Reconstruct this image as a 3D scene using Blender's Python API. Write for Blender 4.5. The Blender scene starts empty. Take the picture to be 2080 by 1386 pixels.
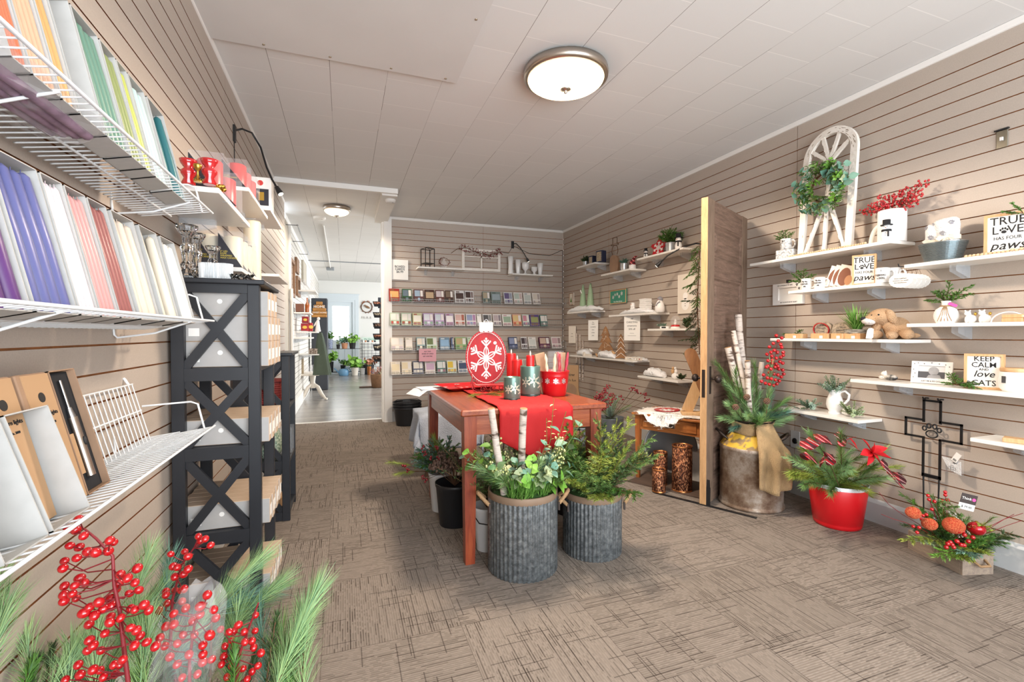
import bpy, math, random
import numpy as np
from mathutils import Vector, Matrix
PI = math.pi; R_ = math.radians
S = bpy.context.scene; COL = S.collection
# ---------------------------------------------------------------- camera
CH = 1.1142; CF = 948.94; YAW = R_(19.7828); PIT = R_(-0.92673)
cam = bpy.data.cameras.new('camera'); camo = bpy.data.objects.new('camera', cam); COL.objects.link(camo)
camo.location = (0, 0, CH); camo.rotation_euler = (PI/2 + PIT, 0, -YAW)
cam.sensor_width = 36; cam.lens = CF/2080*36; cam.clip_start = .02; cam.clip_end = 60
S.camera = camo
# ---------------------------------------------------------------- world, daylight, exposure
W = bpy.data.worlds.new('sky'); S.world = W; W.use_nodes = True
bg = W.node_tree.nodes['Background']; bg.inputs[0].default_value = (.86, .93, 1, 1); bg.inputs[1].default_value = 2.2
S.view_settings.view_transform = 'Standard'; S.view_settings.look = 'None'
S.view_settings.exposure = 0.66; S.view_settings.gamma = 1; S.view_settings.use_curve_mapping = False
S.cycles.use_denoising = True; S.cycles.max_bounces = 7; S.cycles.diffuse_bounces = 4; S.cycles.glossy_bounces = 3
S.cycles.transparent_max_bounces = 10; S.cycles.transmission_bounces = 5; S.cycles.caustics_reflective = False; S.cycles.caustics_refractive = False
S.cycles.sample_clamp_indirect = 4
def area(name, loc, rot, sx, sy, power, col, spread=PI):
    l = bpy.data.lights.new(name, 'AREA'); l.shape = 'RECTANGLE'; l.size = sx; l.size_y = sy; l.energy = power; l.color = col; l.spread = spread
    o = bpy.data.objects.new(name, l); COL.objects.link(o); o.location = loc; o.rotation_euler = rot; return o
# shop-front daylight behind the camera and the far door's pane
area('shopfront_daylight', (1.25, -1.62, 1.3), (PI/2+.28, 0, 0), 3.2, 1.9, 100, (.9, .95, 1))
area('far_window_daylight', (-.12, 14.2, 1.5), (-PI/2, 0, 0), .6, 1.1, 110, (.85, .93, 1))
area('far_side_fill', (3.9, 10.0, 1.6), (PI/2, 0, PI/2), 4.0, 1.6, 190, (.95, .97, 1))  # unseen fill light beside the windowless right wall, added to brighten the far room
# ---------------------------------------------------------------- pixel <-> place
def ray(u, v):
    X = (u-1040)/CF; Z = (693-v)/CF
    c, s = math.cos(PIT), math.sin(PIT); D = c - s*Z; Z = s + c*Z
    c, s = math.cos(YAW), math.sin(YAW); return Vector((c*X+s*D, -s*X+c*D, Z))
def at(u, v, x=None, y=None, z=None):          # the point of the room seen at a pixel, on a plane of known x, y or z
    r = ray(u, v)
    t = x/r.x if x is not None else y/r.y if y is not None else (z-CH)/r.z
    return Vector((r.x*t, r.y*t, CH+r.z*t))
XR = 2.953; XL = -.614; YB = 6.048; ZC = 2.576
def ry(u, d, v=678): return at(u, v, x=XR-d).y
def rz(u, v, d): return at(u, v, x=XR-d).z
# ---------------------------------------------------------------- materials
MT = {}
def rgb(c):
    if isinstance(c, str):
        c = [int(c[i:i+2], 16)/255 for i in (0, 2, 4)]; c = [x/12.92 if x <= .04045 else ((x+.055)/1.055)**2.4 for x in c]
    return (c[0], c[1], c[2], 1)
class NT:
    def __init__(s, m): s.t = m.node_tree; s.n = s.t.nodes; s.l = s.t.links
    def new(s, k, **kw):
        n = s.n.new(k)
        for a, b in kw.items():
            if a.startswith('i_'): n.inputs[a[2:].replace('_', ' ')].default_value = b
            else: setattr(n, a, b)
        return n
    def k(s, a, b): s.l.new(a, b)
    def math(s, op, a, b=None, c=None):
        n = s.n.new('ShaderNodeMath'); n.operation = op
        for i, x in enumerate((a, b, c)):
            if x is None: continue
            if hasattr(x, 'links'): s.k(x, n.inputs[i])
            else: n.inputs[i].default_value = x
        return n.outputs[0]
    def mix(s, f, a, b):
        n = s.n.new('ShaderNodeMix'); n.data_type = 'RGBA'
        for i, x in ((0, f), (6, a), (7, b)):
            if hasattr(x, 'links'): s.k(x, n.inputs[i])
            else: n.inputs[i].default_value = x
        return n.outputs[2]
    def noise(s, scale, vec=None, detail=2, sc=None, rough=.5):
        n = s.n.new('ShaderNodeTexNoise'); n.inputs['Scale'].default_value = scale; n.inputs['Detail'].default_value = detail; n.inputs['Roughness'].default_value = rough
        if sc is not None:
            v = s.n.new('ShaderNodeMapping'); v.inputs['Scale'].default_value = sc; s.k(vec or s.co(), v.inputs[0]); s.k(v.outputs[0], n.inputs[0])
        else: s.k(vec or s.co(), n.inputs[0])
        return n.outputs[0]
    def co(s):
        if not hasattr(s, '_c'): s._c = s.n.new('ShaderNodeTexCoord')
        return s._c.outputs['Object']
    def ramp(s, f, pts):
        n = s.n.new('ShaderNodeValToRGB'); e = n.color_ramp.elements
        while len(e) < len(pts): e.new(.5)
        for x, (p, c) in zip(e, pts): x.position = p; x.color = c if len(c) == 4 else (*c, 1)
        s.k(f, n.inputs[0]); return n.outputs[0]
    def bump(s, h, st, d=.01):
        n = s.n.new('ShaderNodeBump'); n.inputs['Strength'].default_value = st; n.inputs['Distance'].default_value = d; s.k(h, n.inputs['Height']); return n.outputs[0]
def mat(name, col, rough=.6, metal=0, var=0, vs=8, bump=0, bs=40, trans=0, emit=0, alpha=1, spec=None, sub=0, col2=None, aniso=None, coat=0, island=0, ior=None):
    m = bpy.data.materials.new(name); m.use_nodes = True; MT[name] = m; n = NT(m); b = n.n['Principled BSDF']
    c = rgb(col); b.inputs['Base Color'].default_value = c; b.inputs['Roughness'].default_value = rough; b.inputs['Metallic'].default_value = metal
    if spec is not None: b.inputs['Specular IOR Level'].default_value = spec
    if trans: b.inputs['Transmission Weight'].default_value = trans
    if ior: b.inputs['IOR'].default_value = ior
    if coat: b.inputs['Coat Weight'].default_value = coat; b.inputs['Coat Roughness'].default_value = .1
    if alpha < 1: b.inputs['Alpha'].default_value = alpha
    if emit: b.inputs['Emission Color'].default_value = c; b.inputs['Emission Strength'].default_value = emit
    if var or col2 is not None:
        c2 = rgb(col2) if col2 is not None else tuple(max(0, x*(1-var)) for x in c[:3])+(1,)
        f = n.noise(vs, detail=3, sc=aniso or (1, 1, 1)); f = n.ramp(f, [(.35, (0, 0, 0)), (.65, (1, 1, 1))])
        if island:
            g = n.new('ShaderNodeNewGeometry'); f = g.outputs['Random Per Island']
        n.k(n.mix(f, c, c2), b.inputs['Base Color'])
    if bump: n.k(n.bump(n.noise(bs, detail=3, sc=aniso or (1, 1, 1)), bump, .01), b.inputs['Normal'])
    return m
# ---------------------------------------------------------------- mesh builder
def rotm(x=0, y=0, z=0): return Matrix.Rotation(z, 4, 'Z') @ Matrix.Rotation(y, 4, 'Y') @ Matrix.Rotation(x, 4, 'X')
def tr(x, y=0, z=0): return Matrix.Translation((x, y, z))
def sc(x, y=None, z=None): return Matrix.Diagonal((x, x if y is None else y, x if z is None else z, 1))
def toward(d, up=(0, 0, 1)):                    # matrix whose z axis is d
    d = Vector(d).normalized(); u = Vector(up)
    if abs(d.dot(u)) > .99: u = Vector((1, 0, 0))
    x = u.cross(d).normalized(); y = d.cross(x)
    return Matrix(((x.x, y.x, d.x, 0), (x.y, y.y, d.y, 0), (x.z, y.z, d.z, 0), (0, 0, 0, 1)))
I4 = Matrix.Identity(4)
class M:
    def __init__(s): s.v = []; s.f = []; s.m = []; s.T = I4; s.sm = []
    def add(s, vs, fs, m=0, smooth=False):
        o = len(s.v); T = s.T
        s.v += [T @ Vector(p) for p in vs] if T is not I4 else [Vector(p) for p in vs]
        s.f += [[i+o for i in f] for f in fs]; s.m += [m]*len(fs); s.sm += [smooth]*len(fs); return s
    def box(s, x0, x1, y0, y1, z0, z1, m=0):
        return s.add([(x0,y0,z0),(x1,y0,z0),(x1,y1,z0),(x0,y1,z0),(x0,y0,z1),(x1,y0,z1),(x1,y1,z1),(x0,y1,z1)],
                     [(0,3,2,1),(4,5,6,7),(0,1,5,4),(1,2,6,5),(2,3,7,6),(3,0,4,7)], m)
    def bev(s, x0, x1, y0, y1, z0, z1, b=.004, m=0):      # box with chamfered vertical and horizontal edges
        def ring(z, i): return [(x0+i+b,y0+i,z),(x1-i-b,y0+i,z),(x1-i,y0+i+b,z),(x1-i,y1-i-b,z),(x1-i-b,y1-i,z),(x0+i+b,y1-i,z),(x0+i,y1-i-b,z),(x0+i,y0+i+b,z)]
        return s.loft([ring(z0, b), ring(z0+b, 0), ring(z1-b, 0), ring(z1, b)], m)
    def loft(s, rings, m=0, smooth=False, cap=(1, 1), closed=True):
        n = len(rings[0]); vs = [p for r in rings for p in r]; fs = []
        for i in range(len(rings)-1):
            for j in range(n if closed else n-1):
                k = (j+1) % n; fs.append((i*n+j, i*n+k, (i+1)*n+k, (i+1)*n+j))
        s.add(vs, fs, m, smooth)
        if cap[0]: s.add(rings[0], [tuple(range(n))[::-1]], m)
        if cap[1]: s.add(rings[-1], [tuple(range(n))], m)
        return s
    def lathe(s, prof, n=20, m=0, smooth=True, cap=(1, 1), c=(0, 0, 0), sx=1, sy=1, flute=0, nf=0):
        rings = []
        for r, z in prof:
            rings.append([(c[0]+sx*(r+(flute*math.cos(nf*2*PI*j/n) if r > .01 else 0))*math.cos(2*PI*j/n), c[1]+sy*(r+(flute*math.cos(nf*2*PI*j/n) if r > .01 else 0))*math.sin(2*PI*j/n), c[2]+z) for j in range(n)])
        return s.loft(rings, m, smooth, cap)
    def cyl(s, a, b, r, r2=None, n=8, m=0, smooth=True):
        a = Vector(a); b = Vector(b); T = toward(b-a); r2 = r if r2 is None else r2
        c = [T @ Vector((math.cos(2*PI*j/n), math.sin(2*PI*j/n), 0)) for j in range(n)]
        return s.loft([[a+p*r for p in c], [b+p*r2 for p in c]], m, smooth)
    def tube(s, pts, r, n=6, m=0, closed=False, smooth=True):
        P = [Vector(p) for p in pts]; N = len(P); rr = r if isinstance(r, (list, tuple)) else [r]*N; rings = []; up = None
        for i in range(N):
            a = P[i-1] if (i or closed) else P[i]; b = P[(i+1) % N] if (i < N-1 or closed) else P[i]
            d = (b-a); d = d.normalized() if d.length > 1e-9 else Vector((0, 0, 1))
            if up is None:
                up = Vector((0, 0, 1)) if abs(d.z) < .9 else Vector((1, 0, 0))
            x = d.cross(up).normalized(); up = x.cross(d).normalized()
            rings.append([P[i] + (x*math.cos(2*PI*j/n)+up*math.sin(2*PI*j/n))*rr[i] for j in range(n)])
        if closed: rings.append(rings[0]); return s.loft(rings, m, smooth, (0, 0))
        return s.loft(rings, m, smooth)
    def sph(s, c, r, m=0, nu=10, nv=7, smooth=True):
        r = (r, r, r) if not isinstance(r, (tuple, list)) else r; vs = [(c[0], c[1], c[2]-r[2])]
        for i in range(1, nv):
            t = PI*i/nv
            for j in range(nu): p = 2*PI*j/nu; vs.append((c[0]+r[0]*math.sin(t)*math.cos(p), c[1]+r[1]*math.sin(t)*math.sin(p), c[2]-r[2]*math.cos(t)))
        vs.append((c[0], c[1], c[2]+r[2])); fs = []; L = len(vs)-1
        for j in range(nu): fs.append((0, 1+(j+1) % nu, 1+j)); fs.append((L, L-nu+j, L-nu+(j+1) % nu))
        for i in range(nv-2):
            for j in range(nu): a = 1+i*nu; k = (j+1) % nu; fs.append((a+j, a+k, a+nu+k, a+nu+j))
        return s.add(vs, fs, m, smooth)
    def prism(s, poly, y0, y1, m=0, holes=None):   # outline in x,z extruded along y
        a = [(p[0], y0, p[1]) for p in poly]; b = [(p[0], y1, p[1]) for p in poly]; n = len(poly)
        area_ = sum(poly[i-1][0]*poly[i][1]-poly[i][0]*poly[i-1][1] for i in range(n))
        if area_ < 0: a.reverse(); b.reverse()
        return s.loft([b, a], m)
    def leaf(s, p, d, L, w, m=0, up=(0, 0, 1), curl=.15, n=5, stem=0):   # rounded leaf blade with a fold
        T = toward(d, up); p = Vector(p); vs = []; 
        for i in range(n+1):
            t = i/n; ww = w*.5*math.sin(PI*min(1, (t*.94+.06))**.8); z = L*t; b = -curl*L*t*t
            vs += [p+T@Vector((-ww, b+ww*.3, z)), p+T@Vector((0, b, z)), p+T@Vector((ww, b+ww*.3, z))]
        fs = []
        for i in range(n): a = i*3; fs += [(a, a+1, a+4, a+3), (a+1, a+2, a+5, a+4)]
        return s.add(vs, fs, m, True)
    def mesh(s, name, mats):
        me = bpy.data.meshes.new(name)
        nv = len(s.v); co = np.empty(nv*3, dtype=np.float32)
        for i, p in enumerate(s.v): co[3*i] = p[0]; co[3*i+1] = p[1]; co[3*i+2] = p[2]
        me.from_pydata([tuple(x) for x in co.reshape(-1, 3)], [], s.f) if nv else None
        if not isinstance(mats, (list, tuple)): mats = [mats]
        for x in mats: me.materials.append(MT[x] if isinstance(x, str) else x)
        me.polygons.foreach_set('material_index', s.m); me.polygons.foreach_set('use_smooth', s.sm); me.update(); return me
def obj(name, mb, mats, parent=None, loc=None, rz=0, rot=None):
    o = bpy.data.objects.new(name, mb.mesh(name, mats) if isinstance(mb, M) else mb); COL.objects.link(o)
    if parent is not None: o.parent = parent
    if loc is not None: o.location = loc
    if rot is not None: o.rotation_euler = rot
    elif rz: o.rotation_euler = (0, 0, rz)
    return o
def tag(o, label, cat, group=None):
    o['label'] = label; o['category'] = cat
    if group: o['group'] = group
    return o
def thing(name, loc, rz, label, cat, group=None, rot=None):
    o = bpy.data.objects.new(name, None); COL.objects.link(o); o.location = loc; o.rotation_euler = rot or (0, 0, rz); o.empty_display_size = .05
    return tag(o, label, cat, group)
def one(name, mb, mats, loc, rz, label, cat, group=None, rot=None): return tag(obj(name, mb, mats, None, loc, rz, rot), label, cat, group)
def struct(name, mb, mats, loc=None):
    o = obj(name, mb, mats, None, loc); o['kind'] = 'structure'; return o
def kids(o): return [c for c in COL.objects if c.parent == o]
def dup(o, loc=None, rz=None, label=None, group=None, parent=None, tree=None):
    ch = tree if tree is not None else kids(o)
    c = o.copy(); COL.objects.link(c)
    if parent is not None: c.parent = parent
    for k in ch:
        sub = kids(k); k2 = k.copy(); COL.objects.link(k2); k2.parent = c
        for g in sub: g2 = g.copy(); COL.objects.link(g2); g2.parent = k2
    if loc is not None: c.location = loc
    if rz is not None: c.rotation_euler = (0, 0, rz)
    if label: c['label'] = label
    if group: c['group'] = group
    return c
def text(s, size, m, parent, loc, rot=(PI/2, 0, 0), ext=.0004, sx=1, shear=0, align='CENTER', space=1, name='lettering', off=0, sp=1.0):
    cu = bpy.data.curves.new(name, 'FONT'); cu.body = s; cu.size = size; cu.align_x = align; cu.align_y = 'CENTER'; cu.extrude = ext; cu.shear = shear; cu.offset = off
    cu.space_line = space; cu.space_character = sp; cu.resolution_u = 2
    t = bpy.data.objects.new('t', cu); COL.objects.link(t); bpy.context.view_layer.update()
    me = bpy.data.meshes.new_from_object(t.evaluated_get(bpy.context.evaluated_depsgraph_get())); bpy.data.objects.remove(t); bpy.data.curves.remove(cu)
    me.materials.clear(); me.materials.append(MT[m]); me.name = name
    o = obj(name, me, None, parent, loc, rot=rot); o.scale = (sx, 1, 1); return o
def rnd(a, b): return random.uniform(a, b)
random.seed(7)
RR = -PI/2          # things on the right wall face into the room
RL = PI/2           # things on the left wall
# ================================================================ surfaces
mat('white_paint', 'e6e3de', .5, var=.04, vs=3); mat('white_metal', 'e9ecee', .35, spec=.6); mat('black_metal', '17181a', .45); mat('chrome', 'c9ccd0', .18, 1)
mat('trim_white', 'eceae6', .45)
def wall_mat():
    m = mat('slatwall_face', '9c8e82', .52); n = NT(m); b = n.n['Principled BSDF']
    f = n.noise(260, detail=2); g = n.noise(2.2, detail=2)
    c = n.mix(f, rgb('bdb0a3'), rgb('a89b90')); c = n.mix(n.math('MULTIPLY', g, .22), c, rgb('c9bcaf'))
    n.k(c, b.inputs['Base Color']); n.k(n.bump(f, .12, .002), b.inputs['Normal'])
    mat('slatwall_slot', 'a66a3c', .75, var=.3, vs=30)
    m = mat('white_slatwall', 'd8d4cc', .5); mat('dark_slot', '6b5a4c', .8)
wall_mat()
def ceiling_mat(name, base):
    m = mat(name, base, .75); n = NT(m); b = n.n['Principled BSDF']; sp = n.new('ShaderNodeSeparateXYZ'); n.k(n.co(), sp.inputs[0])
    u = n.math('DIVIDE', n.math('ADD', sp.outputs[0], .372+30.5), .305); v = n.math('DIVIDE', n.math('SUBTRACT', sp.outputs[1], 2.78-31), .31)
    row = n.math('MODULO', n.math('FLOOR', u), 2.0); v = n.math('ADD', v, n.math('MULTIPLY', row, .5))
    fu = n.math('FRACT', u); fv = n.math('FRACT', v)
    du = n.math('LESS_THAN', fu, .0095)
    on = n.math('GREATER_THAN', n.noise(1.1, detail=1), .47)
    dv = n.math('LESS_THAN', fv, .014)
    tone = n.new('ShaderNodeTexWhiteNoise'); tone.noise_dimensions = '2D'; cb = n.new('ShaderNodeCombineXYZ'); n.k(n.math('FLOOR', u), cb.inputs[0]); n.k(n.math('FLOOR', v), cb.inputs[1]); n.k(cb.outputs[0], tone.inputs[0])
    c = rgb(base); sp_ = n.noise(420, detail=2)
    col = n.mix(n.math('MULTIPLY', tone.outputs[0], .10), c, rgb('c3bfba')); col = n.mix(n.math('MULTIPLY', sp_, .12), col, rgb('b0aca6'))
    col = n.mix(n.math('MULTIPLY', dv, .8), col, rgb('f4f3f1'))
    col = n.mix(n.math('MULTIPLY', du, n.math('ADD', .35, n.math('MULTIPLY', on, .5))), col, rgb('77716c'))
    n.k(col, b.inputs['Base Color']); n.k(n.bump(sp_, .15, .003), b.inputs['Normal'])
ceiling_mat('ceiling_tile', 'e5e5e4'); ceiling_mat('ceiling_tile_far', 'e2e0dc')
def carpet_mat():
    m = mat('carpet_tile', '8a7c70', .95, spec=.1); n = NT(m); b = n.n['Principled BSDF']; sp = n.new('ShaderNodeSeparateXYZ'); n.k(n.co(), sp.inputs[0])
    X = n.math('ADD', sp.outputs[0], 20-.16+.0); Y = n.math('ADD', sp.outputs[1], 20-1.965+.0)
    u = n.math('DIVIDE', X, .494); v = n.math('DIVIDE', Y, .494)
    iu = n.math('FLOOR', u); iv = n.math('FLOOR', v); chk = n.math('MODULO', n.math('ADD', iu, iv), 2.0)
    cell = n.new('ShaderNodeCombineXYZ'); n.k(n.math('MULTIPLY', iu, 3.7), cell.inputs[0]); n.k(n.math('MULTIPLY', iv, 5.3), cell.inputs[1])
    def swap(a, c2): return n.math('ADD', n.math('MULTIPLY', a, n.math('SUBTRACT', 1, chk)), n.math('MULTIPLY', c2, chk))
    P = swap(sp.outputs[0], sp.outputs[1]); Q = swap(sp.outputs[1], sp.outputs[0])
    def dash(p, q, pit, fq, th, wid, off=0.):
        t = n.math('DIVIDE', n.math('ADD', p, 40), pit); i = n.math('FLOOR', t)
        def wn(a_, b_):
            c = n.new('ShaderNodeCombineXYZ'); n.k(a_, c.inputs[0]); c.inputs[1].default_value = off+3.3
            if b_ is not None: n.k(b_, c.inputs[1]); n.k(n.math('ADD', iu, n.math('MULTIPLY', iv, 7)), c.inputs[2])
            x = n.new('ShaderNodeTexWhiteNoise'); n.k(c.outputs[0], x.inputs[0]); return x.outputs[0]
        f = n.math('GREATER_THAN', wn(i, n.math('FLOOR', n.math('ADD', n.math('MULTIPLY', n.math('ADD', q, 40), fq), n.math('MULTIPLY', wn(i, None), 9)))), th)
        return n.math('MULTIPLY', f, n.math('LESS_THAN', n.math('FRACT', t), wid))
    rib = n.math('MULTIPLY', n.math('SINE', n.math('MULTIPLY', P, 2*PI/.009)), .5)
    d1 = dash(P, Q, .009, 14, .80, .42); d2 = dash(Q, P, .009, 8, .93, .42, 9); d3 = dash(P, Q, .009, 75, .45, .5, 4); d4 = dash(P, Q, .027, 3.4, .72, .14, 14)
    fine = n.noise(700, detail=2); big = n.noise(1.2, detail=2)
    col = n.mix(fine, rgb('a89d92'), rgb('7a6f66'))
    tone = n.new('ShaderNodeTexWhiteNoise'); n.k(cell.outputs[0], tone.inputs[0])
    col = n.mix(n.math('MULTIPLY', tone.outputs[0], .28), col, rgb('665c54'))
    col = n.mix(n.math('MULTIPLY', n.math('ADD', rib, .5), .2), col, rgb('5a4f47'))
    zone = n.ramp(n.noise(5, detail=1), [(.4, (.15, .15, .15)), (.6, (1, 1, 1))])
    col = n.mix(n.math('MULTIPLY', d3, n.math('ADD', .12, n.math('MULTIPLY', zone, .22))), col, rgb('40362f'))
    col = n.mix(n.math('MULTIPLY', d1, n.math('ADD', .35, n.math('MULTIPLY', zone, .35))), col, rgb('3a312b')); col = n.mix(n.math('MULTIPLY', d2, .6), col, rgb('2f2723')); col = n.mix(n.math('MULTIPLY', d4, .6), col, rgb('2f2723'))
    e = n.math('ADD', n.math('LESS_THAN', n.math('FRACT', u), .006), n.math('LESS_THAN', n.math('FRACT', v), .006))
    col = n.mix(n.math('MULTIPLY', n.math('MINIMUM', e, 1), .4), col, rgb('3a312b'))
    n.k(col, b.inputs['Base Color']); n.k(n.bump(n.math('ADD', fine, rib), .35, .003), b.inputs['Normal'])
carpet_mat()
def plank_mat():
    m = mat('grey_plank', '96928c', .22); n = NT(m); b = n.n['Principled BSDF']; sp = n.new('ShaderNodeSeparateXYZ'); n.k(n.co(), sp.inputs[0])
    v = n.math('DIVIDE', n.math('ADD', sp.outputs[1], 10), .085); iv = n.math('FLOOR', v)
    t = n.new('ShaderNodeTexWhiteNoise'); t.noise_dimensions = '1D'; n.k(iv, t.inputs['W'])
    g = n.noise(3, detail=4, sc=(2, 40, 1), rough=.7)
    col = n.mix(t.outputs[0], rgb('8e8a85'), rgb('a9a49c')); col = n.mix(n.math('MULTIPLY', g, .6), col, rgb('6f6a66'))
    col = n.mix(n.math('MULTIPLY', n.math('LESS_THAN', n.math('FRACT', v), .06), .7), col, rgb('4b4743'))
    n.k(col, b.inputs['Base Color']); n.k(n.bump(n.math('ADD', g, n.math('LESS_THAN', n.math('FRACT', v), .06)), .12, .004), b.inputs['Normal'])
plank_mat()
def wood(name, c1, c2, rough=.45, scale=6, axis=(12, 1, 1), ring=.5, coat=0, bump=.05):
    m = mat(name, c1, rough, coat=coat); n = NT(m); b = n.n['Principled BSDF']
    g = n.noise(scale, detail=6, sc=axis, rough=.62); h = n.noise(scale*6, detail=3, sc=axis)
    f = n.ramp(n.math('ADD', n.math('MULTIPLY', g, .7), n.math('MULTIPLY', h, .3)), [(.38, (0, 0, 0)), (.62, (1, 1, 1))])
    n.k(n.mix(f, rgb(c1), rgb(c2)), b.inputs['Base Color'])
    if bump: n.k(n.bump(h, bump, .004), b.inputs['Normal'])
    return m
# ================================================================ shell
G = .0762; ZG = 2.4547       # slot pitch and height of the top slot
def slat_panel(mb, length, z0, z1, seam0=0., seams=None):
    """wall face at local y=0 looking to -y, along local x from 0 to length"""
    zs = []; z = ZG
    while z > z0+.01: zs.append(z); z -= G
    zs = zs[::-1]; prof = [(0, z0)]; mt = []
    h = .0026; d = .0085
    for z in zs:
        if z < z0+h*2 or z > z1-h*2: continue
        prof += [(0, z-h), (d, z-h-.003), (d, z+h+.004), (.003, z+h+.004), (0, z+h)]; mt += [0, 1, 1, 1, 1]
    prof.append((0, z1)); mt.append(0)
    cuts = [0]+[s for s in (seams or []) if 0 < s < length]+[length]
    for a, b in zip(cuts[:-1], cuts[1:]):
        a2 = a+(.0012 if a else 0); b2 = b-(.0012 if b < length else 0)
        vs = [(a2, y, z) for y, z in prof]+[(b2, y, z) for y, z in prof]; n = len(prof)
        for i in range(n-1): mb.add([vs[i], vs[n+i], vs[n+i+1], vs[i+1]], [(0, 1, 2, 3)], mt[i])
    mb.box(-.0, length, d+.001, d+.04, z0, z1, 1)
    return mb
YF = -1.7                                     # shop front line behind the camera
w = M(); w.T = tr(XR, YB+.0, 0) @ rotm(z=RR); slat_panel(w, YB-YF, .13, ZC, seams=[1.22, 3.66, 6.1])
struct('wall_right', w, ['slatwall_face', 'slatwall_slot'])
w = M(); w.T = tr(.565, YB, 0); slat_panel(w, XR-.565, .13, ZC, seams=[1.2]); struct('wall_back', w, ['slatwall_face', 'slatwall_slot'])
w = M(); w.T = tr(XL, YF, 0) @ rotm(z=RL); slat_panel(w, 5.75-YF, .13, ZC, seams=[3.0-YF-2.44, 3.0-YF, 5.44-YF]); struct('wall_left', w, ['slatwall_face', 'slatwall_slot'])
w = M(); w.box(XL-.05, XR+.05, YF, 6.29, -.06, 0); struct('floor', w, 'carpet_tile')
w = M(); w.box(-1.3, 4.05, 6.29, 14.3, -.06, -.002); w.box(-.62, .5, 6.275, 6.32, -.01, .004, 1); struct('floor_far_room', w, ['grey_plank', 'trim_white'])
w = M(); w.box(XL-.05, XR+.05, YF, 6.15, ZC, ZC+.05); struct('ceiling', w, 'ceiling_tile')
w = M(); w.box(-1.3, 4.05, 6.15, 14.3, ZC+.004, ZC+.05); struct('ceiling_far_room', w, 'ceiling_tile_far')
# front wall with shop window openings behind the camera (never seen, lets the daylight in)
w = M(); w.box(XL-.05, -.4, YF-.1, YF, 0, ZC); w.box(2.9, XR+.05, YF-.1, YF, 0, ZC); w.box(-.4, 2.9, YF-.1, YF, 0, .4); w.box(-.4, 2.9, YF-.1, YF, 2.48, ZC); w.box(1.2, 1.3, YF-.1, YF, .4, 2.48)
struct('wall_front', w, 'white_paint')
# trims
w = M()
w.T = tr(XR, YB, 0) @ rotm(z=RR)
w.loft([[(x, 0, ZC), (x, -.018, ZC), (x, -.022, ZC-.004), (x, -.008, ZC-.028), (x, 0, ZC-.03)] for x in (0, YB-YF)], cap=(1, 1)); struct('trim_1', w, 'trim_white')
w = M(); w.T = tr(.52, YB, 0); w.loft([[(x, 0, ZC), (x, -.018, ZC), (x, -.022, ZC-.004), (x, -.008, ZC-.028), (x, 0, ZC-.03)] for x in (0, XR-.52)]); struct('trim_2', w, 'trim_white')
w = M(); w.T = tr(XL, YF, 0) @ rotm(z=RL); w.loft([[(x, 0, ZC), (x, -.008, ZC), (x, -.012, ZC-.006), (x, -.006, ZC-.022), (x, 0, ZC-.024)] for x in (0, 5.7-YF)]); struct('trim_3', w, 'trim_white')
mat('baseboard_paint', 'c9cbcb', .4, var=.25, vs=2.5)
w = M(); w.box(XR-.018, XR+.03, YF, YB, 0, .115); w.loft([[(XR-.018, y, .115), (XR+.0, y, .135), (XR+.03, y, .135), (XR+.03, y, .115)] for y in (YF, YB)]); struct('baseboard_right', w, 'baseboard_paint')
w = M(); w.box(.565, XR, YB-.014, YB+.03, 0, .13); struct('baseboard_back', w, 'baseboard_paint')
w = M(); w.box(XL-.03, XL+.014, YF, 5.75, 0, .13); struct('baseboard_left', w, 'baseboard_paint')
# opening to the far room: post, header beams
w = M(); w.box(.475, .568, YB-.02, YB+.12, 0, ZC); w.box(.452, .475, YB+.02, YB+.2, 0, ZC); w.box(.470, .50, YB-.012, YB+.22, 0, .13); struct('trim_4', w, 'trim_white')
w = M(); w.box(XL, .522, 4.86, 4.90, 2.528, ZC+.01); struct('trim_5', w, 'trim_white')
w = M(); w.box(.37, .522, 4.9, YB+.1, 2.51, ZC+.01); struct('trim_6', w, 'white_paint')
# white patch panel screwed under the ceiling
mat('patch_board', 'dcdbd9', .6, var=.05, vs=2)
w = M(); w.box(XL, .619, -.6, 2.672, ZC-.016, ZC+.002)
cp = struct('ceiling_panel', w, 'patch_board')
mat('screw', 'b8a890', .4, .8)
for k, (x, y) in enumerate([(-.37, 2.64), (-.06, 2.64), (.25, 2.64), (.55, 2.64), (.58, 2.1), (.58, 1.5)]):
    s_ = M(); s_.lathe([(.006, 0), (.007, -.002), (.0, -.003)], 10); obj('screw', s_, 'screw', cp, (x, y, ZC-.016))
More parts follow.
